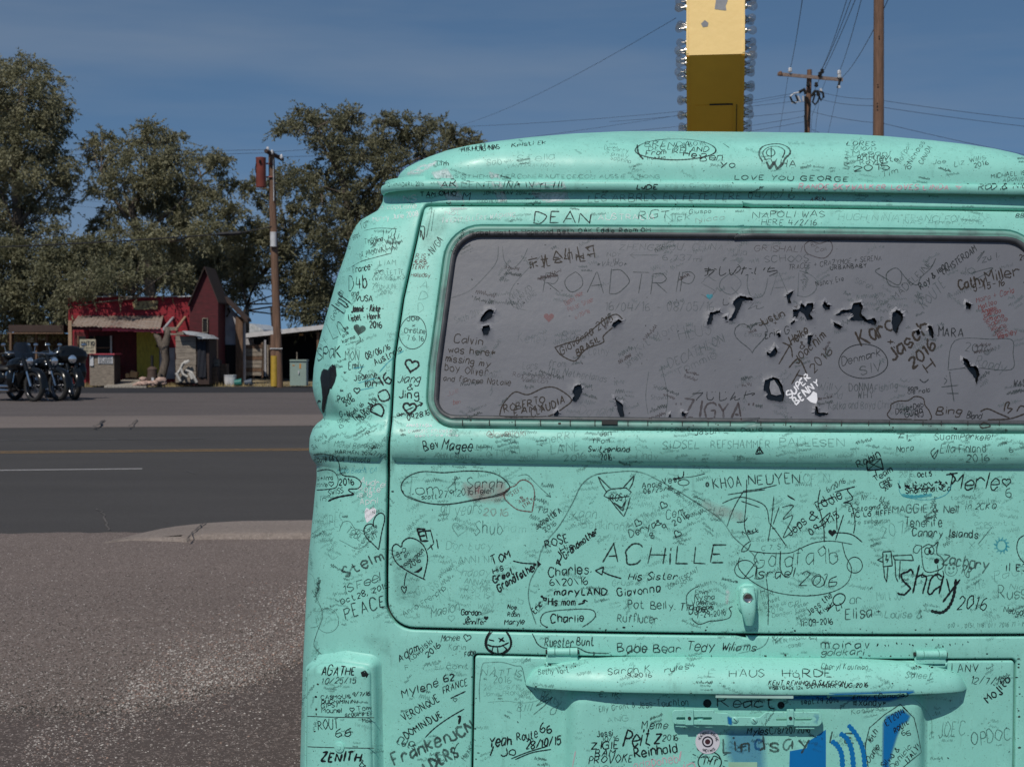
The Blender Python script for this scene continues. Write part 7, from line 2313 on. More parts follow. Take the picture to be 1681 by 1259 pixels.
for l in ([(1294, 124, 74.7), (1275, 240, 90)], [(1376, 144, 74.7), (1354, 240, 90)], [(1346, 150, 74.7), (1335, 240, 90)], [(1357, 128, 74.7), (1333, 190, 80), (1330, 240, 90)]): wire(l, 0.009, '%s thin wire dropping behind the van roof from the crossarm pole' % DLW.pop(0), grp='wires dropping from the crossarm pole')
SLW = ['topmost long', 'middle long', 'lowest long', 'short low']
for l in ([(1346, 151, 74.7), (1432, 163, 60), (1720, 200, 60)], [(1342, 162, 74.7), (1432, 174, 60), (1720, 212, 60)], [(1331, 183, 74.7), (1450, 203, 60), (1720, 262, 60)], [(1331, 212, 74.7), (1345, 218, 74)]): wire(l, 0.009, '%s thin wire running right from the crossarm pole' % SLW.pop(0), grp='wires running right from the crossarm pole')
LLW = ['topmost', 'second highest', 'middle', 'second lowest', 'lowest']
for l in ([(1323, 150, 74.7), (1100, 185, 80), (700, 210, 95)], [(1323, 164, 74.7), (1230, 175, 76), (1000, 200, 90)], [(1322, 182, 74.7), (1230, 192, 76), (1000, 218, 90)], [(1322, 191, 74.7), (1230, 207, 76), (1180, 216, 80)], [(1322, 200, 74.7), (1230, 216, 76)]): wire(l, 0.009, '%s thin wire running left from the crossarm pole towards the sign' % LLW.pop(0), grp='wires running left from the crossarm pole')

# ================================================================== yellow arrow sign seen edge on
ys_ = thing('arrow_sign', 'tall yellow sign seen edge-on above the van, fringed with clear bulbs', 'sign', (float(at(1173, 300, 8.6)[0]), 8.6, 0))
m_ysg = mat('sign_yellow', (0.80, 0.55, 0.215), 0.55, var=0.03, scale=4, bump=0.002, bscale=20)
m_ysg_shade = mat('sign_yellow_shaded', (0.66, 0.285, 0.018), 0.6, var=0.08, scale=3)  # same yellow, with the shade of the underside put into the colour
cx = float(at(1174.5, 90, 7.5)[0]); HW_ = 47.5 / 2429 * 7.5 
znose = float(at(1174, 90, 7.5)[2])
prof = [(7.5, znose), (7.74, znose + 1.9), (9.0, znose + 1.9), (9.0, znose - 0.1), (8.75, znose - 1.15), (8.40, znose - 1.0)]
V = [(cx + s * HW_, y, z) for s in (-1, 1) for y, z in prof]; n = len(prof)
FA = [tuple(range(n)), tuple(range(2 * n - 1, n - 1, -1))] + [(i, n + i, n + (i + 1) % n, (i + 1) % n) for i in range(n)]
mesh_np('sign_box', V, FA, [m_ysg, m_ysg_shade], ys_, smooth=False, fmat=[0, 0] + [1 if i in (3, 4, 5) else 0 for i in range(n)])
A_, B_ = np.array(prof[0]), np.array(prof[1]); F_ = np.array(prof[5])
def on_face(P0, P1, t, x, off):
    p = P0 + (P1 - P0) * t; d = (P1 - P0) / np.linalg.norm(P1 - P0); nrm = np.array([-abs(d[1]), d[0] if P1[1] > P0[1] else -abs(d[0])])
    p = p + nrm * off; return Vector((cx + x, p[0], p[1]))
LAB_, LAF_ = np.linalg.norm(B_ - A_), np.linalg.norm(F_ - A_)
def fquad(name, P0, P1, t0, t1, x0, x1, off, th, m, pts=None):
    bm = bmesh.new()
    c8 = pts or [(x0, t0), (x1, t0), (x1, t1), (x0, t1)]
    lo_ = [bm.verts.new(on_face(P0, P1, t, x, off)) for x, t in c8]; hi_ = [bm.verts.new(on_face(P0, P1, t, x, off + th)) for x, t in c8]
    bm.faces.new(lo_); bm.faces.new(hi_[::-1])
    for i in range(len(c8)): bm.faces.new((lo_[i], lo_[(i + 1) % len(c8)], hi_[(i + 1) % len(c8)], hi_[i]))
    bmesh.ops.recalc_face_normals(bm, faces=bm.faces[:]); return bm_obj(name, bm, m, ys_)
# edge trims, access panel, dark strips painting the thin shadows at its seams, tape patches
for s in (-1, 1):
    fquad('edge_trim', A_, B_, 0.004, 1, s * HW_ - s * 0.012, s * HW_, 0.0, 0.003, m_ysg); fquad('edge_trim', A_, F_, 0.004, 1, s * HW_ - s * 0.016, s * HW_, 0.0, 0.003, m_ysg_shade)
fquad('access_panel', A_, F_, 0.22, 0.60, -0.105, 0.085, 0.0005, 0.004, m_ysg_shade)
fquad('seam_shadow_line', A_, F_, 0.215, 0.220, -0.03, 0.09, 0.001, 0.005, m_dark); fquad('seam_shadow_line', A_, F_, 0.60, 0.605, -0.075, 0.04, 0.001, 0.006, m_dark); fquad('seam_shadow_line', A_, F_, 0.22, 0.94, 0.108, 0.111, 0.001, 0.004, m_dark)
m_tape = mat('grey_tape', (0.20, 0.20, 0.22), 0.6, var=0.2, scale=20)
py2t = lambda py: (float(at(1174, py, 7.55)[2]) - znose) / (B_[1] - A_[1])
def tape(pts):
    pp = [(float(at(x, 0, 7.55)[0]) - cx, py2t(y)) for x, y in pts]; fquad('tape_patch', A_, B_, 0, 0, 0, 0, 0.0005, 0.001, m_tape, pts=pp)
tape([(1172, -14), (1193, -14), (1192, 4), (1189, 12), (1190, 20), (1181, 19), (1171, 17), (1173, 2)]); tape([(1149, 41), (1155, 35), (1161, 40), (1160, 46), (1152, 47)])
bm = bmesh.new(); box(bm, (cx - .1, 8.78, 0), (cx + .1, 8.98, znose - .2)); bm_obj('sign_post', bm, m_ysg, ys_)
# clear bulbs
m_bulb, n_, l_, b_ = new_mat('clear_bulb_glass'); b_.inputs['Alpha'].default_value = 0.30; b_.inputs['Roughness'].default_value = 0.04; b_.inputs['IOR'].default_value = 1.5; b_.inputs['Base Color'].default_value = (0.16, 0.16, 0.17, 1); b_.inputs['Coat Weight'].default_value = 1.0; b_.inputs['Coat Roughness'].default_value = 0.02
bm = bmesh.new(); disc_lathe(bm, (0, 0, 0), (1, 0, 0), [(0.011, 0), (0.012, .012), (0.017, .022), (0.0235, .036), (0.026, .046), (0.0235, .058), (0.015, .067), (0, .071)], 14)
bulb_me = bpy.data.meshes.new('bulb'); bm.to_mesh(bulb_me); bm.free(); bulb_me.materials.append(m_bulb); bulb_me.polygons.foreach_set('use_smooth', np.ones(len(bulb_me.polygons), bool))
bm = bmesh.new(); disc_lathe(bm, (0, 0, 0), (1, 0, 0), [(0.016, -0.001), (0.016, .009), (0.011, .014), (0.004, .014), (.0035, .035), (0, .036)], 10)
sock_me = bpy.data.meshes.new('socket'); bm.to_mesh(sock_me); bm.free(); sock_me.materials.append(m_metal)
for s in (-1, 1):
    pos = []
    for k in range(15):
        for row in range(3):
            p = A_ + (B_ - A_) * (0.015 + k * 0.062 + row * 0.02 + RNG.uniform(-.012, .012)) + np.array([0.04 + row * 0.085, 0]); pos.append(p)
    for k in range(15):
        for row in range(2):
            p = A_ + (F_ - A_) * (0.03 + k * 0.06 + row * .03) + np.array([0.045 + row * 0.09, 0.03 + row * .03]); pos.append(p)
    for i, p in enumerate(pos):
        fl_ = 1.0 if i < 45 else 1.0 - 0.5 * ((i - 45) // 2) / 15
        p = p + RNG.normal(0, 0.006, 2)
        for nm_, me_ in (('bulb', bulb_me),):
            o = bpy.data.objects.new(nm_, me_); COL.objects.link(o); o.parent = ys_; o.matrix_parent_inverse = Matrix.Identity(4)
            o.location = Vector((cx + s * HW_, p[0], p[1])) - ys_.location; o.rotation_euler = (0, 0 if s > 0 else math.pi, 0); sc = RNG.uniform(.76, 0.95); o.scale = (sc * fl_, sc, sc)
            k_ = bpy.data.objects.new('socket', sock_me); COL.objects.link(k_); k_.parent = o
            o['_rb'] = 1; k_['_rb'] = 1
finish(ys_)
_yw = -math.atan2(cx, 7.5); _nl = Vector((cx, 7.5, 0)) - Vector((ys_.location.x, ys_.location.y, 0)); _R = Matrix.Rotation(_yw, 3, 'Z')
ys_.rotation_euler = (0, 0, _yw); _nw = Vector((cx, 7.5, 0)) - _R @ _nl; ys_.location = (_nw.x, _nw.y, 0)
# ================================================================== TREES
def leaf_mat(name, c, c2):
    m, n, l, b = new_mat(name); b.inputs['Roughness'].default_value = 0.6; b.inputs['Specular IOR Level'].default_value = 0.35
    a = n.new('ShaderNodeAttribute'); a.attribute_name = 'v'
    tc = n.new('ShaderNodeTexCoord'); no = n.new('ShaderNodeTexNoise'); no.inputs['Scale'].default_value = 0.9; no.inputs['Detail'].default_value = 3; l.new(tc.outputs['Object'], no.inputs['Vector'])
    ad = n.new('ShaderNodeMath'); ad.operation = 'MULTIPLY_ADD'; ad.inputs[1].default_value = 0.6; l.new(a.outputs['Fac'], ad.inputs[0]); l.new(no.outputs['Fac'], ad.inputs[2])
    mr = n.new('ShaderNodeMapRange'); mr.inputs['From Min'].default_value = 0.3; mr.inputs['From Max'].default_value = 1.2; l.new(ad.outputs[0], mr.inputs['Value'])
    mx = n.new('ShaderNodeMix'); mx.data_type = 'RGBA'; mx.inputs['A'].default_value = (*c, 1); mx.inputs['B'].default_value = (*c2, 1); l.new(mr.outputs[0], mx.inputs['Factor']); l.new(mx.outputs['Result'], b.inputs['Base Color'])
    tr = n.new('ShaderNodeBsdfTranslucent'); l.new(mx.outputs['Result'], tr.inputs['Color']); ms = n.new('ShaderNodeMixShader'); ms.inputs[0].default_value = 0.3
    l.new(b.outputs[0], ms.inputs[1]); l.new(tr.outputs[0], ms.inputs[2]); l.new(ms.outputs[0], n['Material Output'].inputs['Surface'])
    return m
LM = leaf_mat('willow_leaf', (0.100, 0.106, 0.056), (0.27, 0.255, 0.155))
LM2 = leaf_mat('willow_leaf_dark', (0.080, 0.087, 0.047), (0.22, 0.212, 0.128))
def tree(label, D, blobs, trunk, limbs=(), dens=1.0, lm=LM, size=(0.145, 0.027), group='feathery trees behind the shop', name='willow_tree', rt=0.22, db=0.0):
    base = Vector((float(at(trunk[0][0], 400, D + db)[0]), D + db, 0.1))
    t = thing(name, label, 'tree', tuple(base))
    t['group'] = group
    bm = bmesh.new()
    tp = [base] + [atv(x, y, D + db) for x, y in trunk[1:]]
    n = len(tp)
    tube(bm, tp, [rt * (1 - 0.75 * i / max(1, n - 1)) for i in range(n)], 9)
    for lb in limbs: 
        q_ = [atv(x, y, D + RNG.uniform(-.5, .5)) for x, y in lb]; tube(bm, q_, [rt * 0.33 * (1 - 0.7 * i / max(1, len(q_) - 1)) for i in range(len(q_))], 7)
    allV, allA = [], []
    sk = tp[1:] + [atv(x, y, D) for lb in limbs for x, y in lb]
    for (bx_, by_, br) in blobs:
        dd = D + RNG.uniform(-1.6, 1.6) * (0.6 if db else 1); c = atv(bx_, by_, dd); r = br / F * D
        near = min(sk, key=lambda v: (v - c).length + max(0, v.z - c.z) * 2)
        mid = near.lerp(c, .5) + Vector(RNG.normal(0, .12, 3).tolist()) * r; mid.z += r * .15
        tube(bm, [near, mid, c], [0.04, 0.026, 0.012], 5, cap=False)
        nc = max(6, int(15 * (r / 0.8) ** 1.7))
        for k in range(nc):
            v = RNG.normal(0, 1, 3); v /= np.linalg.norm(v); rad = r * RNG.uniform(0.2, 1.25) ** 0.7
            cc = np.array(c) + v * rad * np.array([1, 1.1, 0.9]); cr_ = r * RNG.uniform(0.32, 0.62)
            if RNG.random() < 0.2:
                tube(bm, [c, c.lerp(Vector(cc.tolist()), .6) + Vector((0, 0, .06)), Vector(cc.tolist())], [0.018, 0.013, 0.006], 4, cap=False)
            nl = int(95 * dens * (cr_ / 0.3) ** 1.6) + 10
            p = RNG.normal(0, 1, (nl, 3)); p /= np.linalg.norm(p, axis=1, keepdims=True) + 1e-9; p *= (RNG.random((nl, 1)) ** 0.6) * cr_ * 1.15
            p[:, 2] = p[:, 2] * 0.8 - 0.1 * np.abs(p[:, 0])
            P0 = cc + p
            d = RNG.normal(0, 0.55, (nl, 3)); d[:, 2] -= 0.35; d += v * 0.5; d /= np.linalg.norm(d, axis=1, keepdims=True)
            s = np.cross(d, RNG.normal(0, 1, (nl, 3))); s /= np.linalg.norm(s, axis=1, keepdims=True) + 1e-9
            L = size[0] * RNG.uniform(0.6, 1.3, (nl, 1)); w = size[1] * RNG.uniform(0.7, 1.3, (nl, 1))
            q4 = np.stack([P0, P0 + d * L * .5 + s * w, P0 + d * L, P0 + d * L * .5 - s * w], 1)
            allV.append(q4.reshape(-1, 3)); allA.append(np.full(nl * 4, RNG.random()) * 0.7 + np.repeat(RNG.random(nl), 4) * 0.3)
        # loose drooping sprays give the feathery outline
        for k in range(int(22 + 24 * r)):
            v = RNG.normal(0, 1, 3); v[2] = abs(v[2]) * 0.6 + 0.05 if RNG.random() < .6 else v[2]; v /= np.linalg.norm(v)
            p0 = np.array(c) + v * r * RNG.uniform(0.7, 1.0); m_ = int(RNG.integers(14, 30)); f = np.linspace(0, 1, m_)[:, None]
            Ls = RNG.uniform(0.35, 0.8) * (0.5 + r * .5); dirv = v + RNG.normal(0, .4, 3)
            P0 = p0 + dirv * Ls * f * 0.8 + np.array([0, 0, -1.0]) * Ls * f ** 2 * RNG.uniform(0.1, 0.8)
            d = RNG.normal(0, .45, (m_, 3)) + dirv * .5; d[:, 2] -= .4; d /= np.linalg.norm(d, axis=1, keepdims=True)
            s = np.cross(d, RNG.normal(0, 1, (m_, 3))); s /= np.linalg.norm(s, axis=1, keepdims=True) + 1e-9
            L = size[0] * RNG.uniform(.6, 1.2, (m_, 1)); w = size[1] * RNG.uniform(.6, 1.1, (m_, 1))
            allV.append(np.stack([P0, P0 + d * L * .5 + s * w, P0 + d * L, P0 + d * L * .5 - s * w], 1).reshape(-1, 3)); allA.append(np.full(m_ * 4, RNG.uniform(0.3, 1.0)))
    o = bm_obj('trunk', bm, m_bark, t, smooth=True)
    V = np.concatenate(allV); A = np.concatenate(allA)
    FA = np.arange(len(V)).reshape(-1, 4)
    c_ = mesh_np('crown', V, FA, [lm], t, smooth=False)
    at_ = c_.data.attributes.new('v', 'FLOAT', 'POINT'); at_.data.foreach_set('value', A.astype(np.float32))
    finish(t)
    return len(FA)
NL = 0
NL += tree('tallest feathery tree at the left edge of the picture', 60, [(52, 112, 20), (80, 138, 20), (42, 140, 30), (8, 122, 26), (-25, 140, 30), (72, 172, 32), (25, 178, 34), (-15, 190, 34), (98, 185, 16), (88, 212, 24), (50, 222, 36), (8, 235, 38), (-30, 245, 36), (70, 262, 28), (28, 282, 36), (95, 262, 14), (112, 278, 16), (88, 298, 24), (-10, 300, 36), (60, 322, 22), (100, 330, 18), (10, 345, 32), (-35, 350, 36), (85, 350, 16), (40, 380, 26), (0, 400, 36), (90, 385, 20), (112, 300, 12), (45, 345, 18)],
     [(34, 620), (34, 470), (30, 370), (24, 280), (28, 200), (40, 130)], [[(32, 400), (12, 340), (-10, 290)], [(24, 290), (50, 230), (70, 170)], [(30, 370), (70, 320), (95, 290)]], rt=0.30)
NL += tree('broad feathery tree right behind the red shop front', 61, [(246, 212, 16), (254, 232, 20), (225, 235, 20), (286, 232, 20), (168, 226, 14), (150, 242, 12), (195, 252, 26), (242, 262, 30), (285, 270, 30), (325, 268, 22), (352, 272, 16), (362, 262, 10), (160, 275, 22), (205, 295, 30), (250, 305, 34), (298, 312, 34), (340, 308, 26), (374, 305, 12), (168, 318, 22), (355, 345, 24), (385, 350, 14), (215, 345, 26), (262, 350, 34), (312, 358, 34), (180, 355, 16), (345, 385, 32), (385, 385, 20), (290, 395, 34), (240, 392, 32), (196, 388, 26), (160, 372, 14)],
     [(248, 620), (246, 470), (235, 400), (215, 345), (240, 300), (255, 240)], [[(236, 400), (190, 330), (165, 280)], [(240, 380), (300, 330), (330, 290)], [(232, 390), (205, 320), (235, 290)], [(240, 400), (330, 390), (375, 360)]], rt=0.26)
NL += tree('dark feathery tree with split crown just left of the van', 59, [(500, 192, 14), (478, 210, 16), (462, 216, 8), (520, 205, 22), (553, 200, 22), (580, 188, 10), (572, 212, 20), (540, 232, 26), (630, 200, 14), (655, 205, 20), (690, 208, 20), (720, 215, 20), (748, 222, 18), (768, 230, 14), (780, 240, 8), (640, 238, 30), (600, 235, 20), (685, 245, 28), (730, 250, 24), (590, 262, 30), (645, 275, 28), (550, 262, 18), (560, 300, 26), (605, 310, 32), (650, 318, 28), (695, 300, 26), (590, 350, 36), (635, 365, 32), (555, 345, 20), (540, 385, 28), (575, 400, 34), (620, 410, 30), (520, 285, 14), (500, 300, 14)],
     [(585, 620), (582, 450), (575, 370), (565, 300), (545, 250), (520, 210)], [[(578, 380), (600, 320), (640, 270), (690, 230)], [(570, 320), (620, 290), (700, 255), (745, 230)], [(560, 290), (520, 225), (485, 212)]], lm=LM2, rt=0.25)
NL += tree('loose lower tree around the red-transformer pole', 63, [(470, 285, 14), (495, 295, 18), (520, 310, 18), (450, 300, 12), (415, 300, 10), (405, 312, 10), (480, 315, 16), (535, 330, 18), (430, 330, 12), (460, 345, 18), (500, 345, 22), (475, 375, 22), (425, 375, 26), (405, 400, 24), (515, 380, 26), (545, 420, 26), (440, 410, 28), (480, 425, 32), (400, 432, 26), (520, 450, 32), (505, 480, 34), (470, 462, 26), (430, 445, 20), (520, 512, 26), (488, 500, 26), (385, 455, 24), (400, 475, 18), (418, 462, 14), (545, 500, 30), (505, 528, 14)],
     [(402, 620), (404, 510), (415, 470), (440, 440), (470, 400), (500, 350)], [[(404, 500), (398, 470), (400, 430)], [(430, 450), (470, 380), (455, 310)], [(440, 440), (500, 400), (530, 340)]], lm=LM2, rt=0.16)
NL += tree('bushy dark growth behind the timber shelter', 58.6, [(-10, 430, 36), (30, 425, 30), (70, 425, 32), (110, 420, 30), (145, 410, 24), (0, 470, 38), (45, 468, 36), (90, 465, 36), (130, 458, 34), (165, 440, 32), (20, 510, 34), (65, 508, 36), (105, 502, 34), (145, 480, 24), (-20, 510, 36), (85, 535, 22), (40, 540, 20), (112, 520, 14), (-10, 545, 26)],
     [(60, 620), (60, 540), (58, 480), (62, 430)], [[(60, 520), (110, 470)], [(60, 510), (10, 470)]], lm=LM2, rt=0.16, db=4.0)
NL += tree('bushy tree directly above the red facade', 54.6, [(150, 462, 28), (190, 455, 28), (228, 450, 20), (276, 452, 18), (120, 482, 22), (108, 505, 16), (300, 460, 14)],
     [(215, 620), (215, 520), (220, 470), (230, 430)], [[(218, 490), (270, 450)], [(222, 480), (150, 450)]], lm=LM2, rt=0.16, db=8.0)
NL += tree('rear thicket filling in between the gabled house and the shop', 66, [(185, 425, 36), (225, 425, 36), (265, 425, 36), (300, 425, 34), (335, 420, 34), (370, 420, 32), (350, 455, 32), (385, 450, 28), (310, 460, 30), (385, 490, 18), (270, 465, 30), (225, 465, 30), (180, 465, 30), (140, 430, 34), (400, 420, 26), (90, 445, 28)],
     [(345, 620), (345, 520), (340, 470), (330, 430)], [[(342, 480), (250, 440)], [(342, 480), (380, 440)]], lm=LM2, rt=0.18)

# ================================================================== MOTORCYCLES
m_gb = mat('gloss_black_paint', (0.005, 0.006, 0.007), 0.22, var=0.1, coat=0.15, spec=0.35)
m_seatl = mat('black_leather', (0.015, 0.014, 0.014), 0.5)
m_rim = mat('bright_rim', (0.16, 0.16, 0.17), 0.22, metal=1.0)
m_wsh, n_, l_, b_ = new_mat('smoked_screen'); b_.inputs['Base Color'].default_value = (0.008, 0.012, 0.02, 1); b_.inputs['Roughness'].default_value = 0.15; b_.inputs['Alpha'].default_value = 0.85
m_hl, n_, l_, b_ = new_mat('headlamp_glass'); b_.inputs['Base Color'].default_value = (0.8, 0.82, 0.85, 1); b_.inputs['Roughness'].default_value = 0.06; b_.inputs['Metallic'].default_value = 0.9
m_engine = mat('dark_engine_metal', (0.06, 0.06, 0.065), 0.35, metal=0.8)
m_redl = mat('red_reflector', (0.25, 0.01, 0.015), 0.3)
def ell(bm, c, r, n=14, m_=9, rot=None, zmin=-1.0):
    bm2 = bmesh.new(); bmesh.ops.create_uvsphere(bm2, u_segments=n, v_segments=m_, radius=1)
    mp = {}
    for v in bm2.verts:
        p = Vector((v.co.x * r[0], v.co.y * r[1], max(v.co.z, zmin) * r[2]))
        if rot: p = rot @ p
        mp[v] = bm.verts.new(p + Vector(c))
    for f in bm2.faces: bm.faces.new([mp[v] for v in f.verts])
    bm2.free()
def moto(label, loc, yaw, screen=False, fairing=False, plate=False):
    t = thing('motorcycle', label, 'motorcycle', loc, 'motorcycles parked beyond the road', yaw); t.scale = (1.12, 1.15, 1.2)
    R = 0.335
    def ob(nm, fn, m, par=t, **k):
        bm = bmesh.new(); fn(bm); return bm_obj(nm, bm, m, par, sharp=k.get('sharp', 50))
    for x, nmw in ((0.80, 'front'), (-0.80, 'rear')):
        w = ob('wheel', lambda bm: disc_lathe(bm, (x, 0, R), (0, 1, 0), [(R * .74, -.05), (R * .86, -.065), (R * .97, -.045), (R, 0), (R * .97, .045), (R * .86, .065), (R * .74, .05)], 30), m_rubber)
        ob('rim', lambda bm: disc_lathe(bm, (x, 0, R), (0, 1, 0), [(R * .76, -.045), (R * .73, -.035), (R * .72, 0), (R * .73, .035), (R * .76, .045)], 30), m_rim, w)
        def sp(bm):
            for k in range(14):
                a = 2 * math.pi * k / 14; tube(bm, [(x + .03 * math.cos(a + .4), (-1) ** k * .03, R + .03 * math.sin(a + .4)), (x + R * .73 * math.cos(a), 0, R + R * .73 * math.sin(a))], .0035, 4, cap=False)
            tube(bm, [(x, -.06, R), (x, .06, R)], .035, 8); disc_lathe(bm, (x, .045, R), (0, 1, 0), [(.05, 0), (.14, 0), (.14, .006), (.05, .006)], 20)
        ob('spokes', sp, m_rim, w)
    def fender(bm, cx_, a0, a1, rr_, w_):
        pr = None
        for k in range(15):
            a = math.radians(a0 + (a1 - a0) * k / 14); ring = []
            for j in range(7):
                b = -1 + 2 * j / 6; r_ = rr_ + .02 * (1 - b * b) ; ring.append(bm.verts.new((cx_ + r_ * math.cos(a), w_ * b, R + r_ * math.sin(a) - (.05 if abs(b) == 1 else 0))))
            if pr:
                for j in range(6): bm.faces.new((pr[j], pr[j + 1], ring[j + 1], ring[j]))
            pr = ring
    ob('front_fender', lambda bm: fender(bm, .80, -5, 178, R + .05, .10), m_gb); ob('rear_fender', lambda bm: fender(bm, -.80, 20, 185, R + .05, .10), m_gb)
    for s in (-1, 1):
        ob('fork_tube', lambda bm: tube(bm, [(.80, s * .10, R), (.68, s * .10, .60), (.50, s * .10, 1.0)], [.032, .03, .024], 9), m_chrome)
    ob('fork_clamp', lambda bm: box(bm, (.50, -.13, .84), (.60, .13, .88)), m_chrome)
    ob('handlebar', lambda bm: tube(bm, [(.22, -.42, 1.04), (.34, -.36, 1.06), (.46, -.14, 1.04), (.48, 0, 1.02), (.46, .14, 1.04), (.34, .36, 1.06), (.22, .42, 1.04)], .016, 7), m_chrome)
    for s in (-1, 1):
        ob('grip', lambda bm: tube(bm, [(.17, s * .44, 1.03), (.27, s * .39, 1.05)], .022, 8), m_rubber)
        mr_ = ob('mirror', lambda bm: (tube(bm, [(.30, s * .38, 1.06), (.28, s * .42, 1.2)], .007, 5), ell(bm, (.28, s * .44, 1.23), (.02, .065, .04), 10, 6)), m_chrome)
        ob('turn_signal', lambda bm: ell(bm, (.60, s * .20, .80), (.035, .03, .03), 10, 6), m_chrome)
    if not fairing:
        hl = ob('headlight', lambda bm: disc_lathe(bm, (.62, 0, .87), (1, 0, -.1), [(0, -.13), (.06, -.11), (.09, -.04), (.098, .02), (.098, .04)], 18), m_chrome)
        ob('headlight_glass', lambda bm: disc_lathe(bm, (.655, 0, .867), (1, 0, -.1), [(.092, 0), (.07, .015), (0, .025)], 18), m_hl, hl)
    else:
        def bat(bm):
            ell(bm, (.50, 0, .98), (.20, .44, .24), 20, 12)
        ob('fairing', bat, m_gb, sharp=80)
        hl = ob('headlight', lambda bm: disc_lathe(bm, (.66, 0, .92), (1, 0, 0), [(.05, -.05), (.10, 0), (.105, .03)], 18), m_chrome)
        ob('headlight_glass', lambda bm: disc_lathe(bm, (.685, 0, .92), (1, 0, 0), [(.10, 0), (.07, .02), (0, .03)], 18), m_hl, hl)
        ob('leg_shield', lambda bm: (ell(bm, (.36, .33, .62), (.07, .14, .24), 12, 8), ell(bm, (.36, -.33, .62), (.07, .14, .24), 12, 8)), m_gb)
    for s in (-1, 1):
        ob('fork_cover', lambda bm: tube(bm, [(.66, s * .10, .66), (.50, s * .10, 1.0)], [.05, .055], 9), m_gb)
        ob('side_cover', lambda bm: ell(bm, (-.30, s * .14, .52), (.20, .05, .14), 12, 8), m_gb)
        ob('lower_cowl', lambda bm: ell(bm, (.30, s * .27, .50), (.10, .10, .22), 12, 8), m_gb)
    ob('radiator', lambda bm: box(bm, (.30, -.14, .30), (.36, .14, .62)), m_black)
    if screen:
        def ws(bm):
            pr = None
            for k in range(9):
                z = .95 + .042 * k; ring = []
                for j in range(9):
                    b = -1 + 2 * j / 8; w_ = .27 * math.sqrt(max(0, 1 - (k / 8.6) ** 4)); ring.append(bm.verts.new((.60 - (z - .95) * .45 - .12 * b * b, b * w_, z)))
                if pr:
                    for j in range(8): bm.faces.new((pr[j], pr[j + 1], ring[j + 1], ring[j]))
                pr = ring
        ob('windscreen', ws, m_wsh)
    def tank(bm): ell(bm, (.18, 0, .80), (.33, .155, .15), 18, 10, Matrix.Rotation(-.1, 3, 'Y'))
    tk = ob('fuel_tank', tank, m_gb, sharp=80); ob('fuel_cap', lambda bm: disc_lathe(bm, (.22, 0, .94), (0, 0, 1), [(.035, 0), (.035, .015), (0, .02)], 12), m_chrome, tk)
    ob('seat', lambda bm: (ell(bm, (-.28, 0, .70), (.28, .16, .075), 16, 8), ell(bm, (-.62, 0, .77), (.20, .13, .06), 14, 8)), m_seatl, sharp=80)
    eng = ob('engine', lambda bm: (ell(bm, (.02, 0, .33), (.22, .14, .14), 14, 8), box(bm, (-.30, -.11, .24), (-.02, .11, .46)), disc_lathe(bm, (.10, .13, .34), (0, 1, 0), [(.10, 0), (.10, .03), (.06, .045), (0, .05)], 16)), m_engine)
    for a, cxx in ((.42, .13), (-.42, -.08)):
        def cyl(bm):
            ax = Vector((math.sin(a), 0, math.cos(a))); c = Vector((cxx * .7, 0, .42))
            pr = []
            for k in range(10): pr += [(.062 if k % 2 else .085, .022 * k), (.062 if k % 2 else .085, .022 * k + .018)]
            disc_lathe(bm, c, ax, pr + [(.07, .22), (.07, .27), (0, .28)], 14)
        ob('cylinder', cyl, m_engine, eng)
    ob('air_cleaner', lambda bm: disc_lathe(bm, (.04, -.12, .56), (0, -1, 0), [(.02, 0), (.09, .01), (.09, .05), (.07, .065), (0, .07)], 18), m_chrome)
    for z in (.24, .33): ob('exhaust_pipe', lambda bm: tube(bm, [(.20, -.12, .50), (.26, -.15, .36), (.12, -.18, z), (-.4, -.19, z), (-1.05, -.21, z + .03)], [.024, .026, .028, .045, .042], 10), m_chrome)
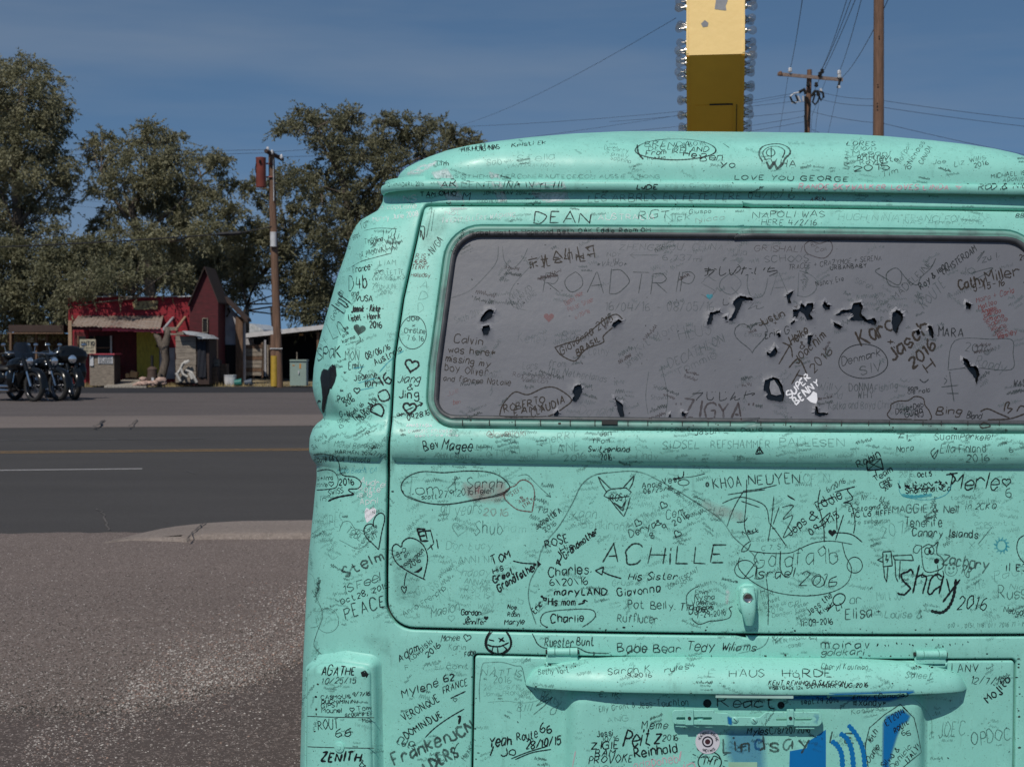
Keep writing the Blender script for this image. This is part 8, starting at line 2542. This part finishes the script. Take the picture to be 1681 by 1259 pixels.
    ob('crash_bar', lambda bm: tube(bm, [(.40, 0, .75), (.42, .25, .62), (.40, .30, .42), (.36, .1, .25), (.36, -.1, .25), (.40, -.30, .42), (.42, -.25, .62), (.40, 0, .75)], .015, 6), m_chrome)
    ob('frame', lambda bm: (tube(bm, [(.50, 0, .95), (.42, 0, .62), (.34, 0, .24), (-.30, 0, .22), (-.78, .0, R)], .022, 7), tube(bm, [(.5, 0, .92), (0, 0, .68), (-.5, 0, .62), (-.8, 0, R)], .022, 7)), m_gb)
    for s in (-1, 1):
        sb = ob('saddlebag', lambda bm: ell(bm, (-.82, s * .26, .56), (.29, .10, .16), 14, 8), m_gb, sharp=80)
        ob('footboard', lambda bm: box(bm, (.18, s * .22 - .05, .27), (.42, s * .22 + .05, .29)), m_black)
    ob('rear_rack', lambda bm: (tube(bm, [(-.75, -.12, .86), (-1.05, -.12, .86), (-1.05, .12, .86), (-.75, .12, .86)], .012, 5), ell(bm, (-.90, 0, .98), (.22, .24, .13), 14, 8)), m_gb, sharp=80)
    ob('tail_lamp', lambda bm: ell(bm, (-1.18, 0, .62), (.03, .06, .04), 10, 6), m_redl)
    ob('kick_stand', lambda bm: tube(bm, [(.0, .12, .22), (.02, .30, .0)], .012, 6), m_chrome)
    if plate:
        ob('front_bag', lambda bm: box(bm, (.62, -.14, .60), (.67, .14, .72)), m_lab)
    return t
PSI = math.radians(-34)
def place(px, py, yaw, **k):
    p = on_ground(px, py, 0.085); h = np.array([math.cos(yaw), math.sin(yaw)])
    c = p[:2] - h * 0.80
    return (float(c[0]), float(c[1]), 0.078)
l1 = place(53, 659, PSI); moto('black motorcycle with smoked windscreen, cut by the left picture edge', l1, PSI, screen=True)
l2 = place(93, 658, PSI); moto('middle black motorcycle with white bag between its fork legs', l2, PSI, plate=True)
l3 = place(120, 656, math.radians(-52)); moto('rightmost black motorcycle with broad rounded fairing and round headlight', l3, math.radians(-52), fairing=True)
print('leaves', NL, 'objects', len(bpy.data.objects))
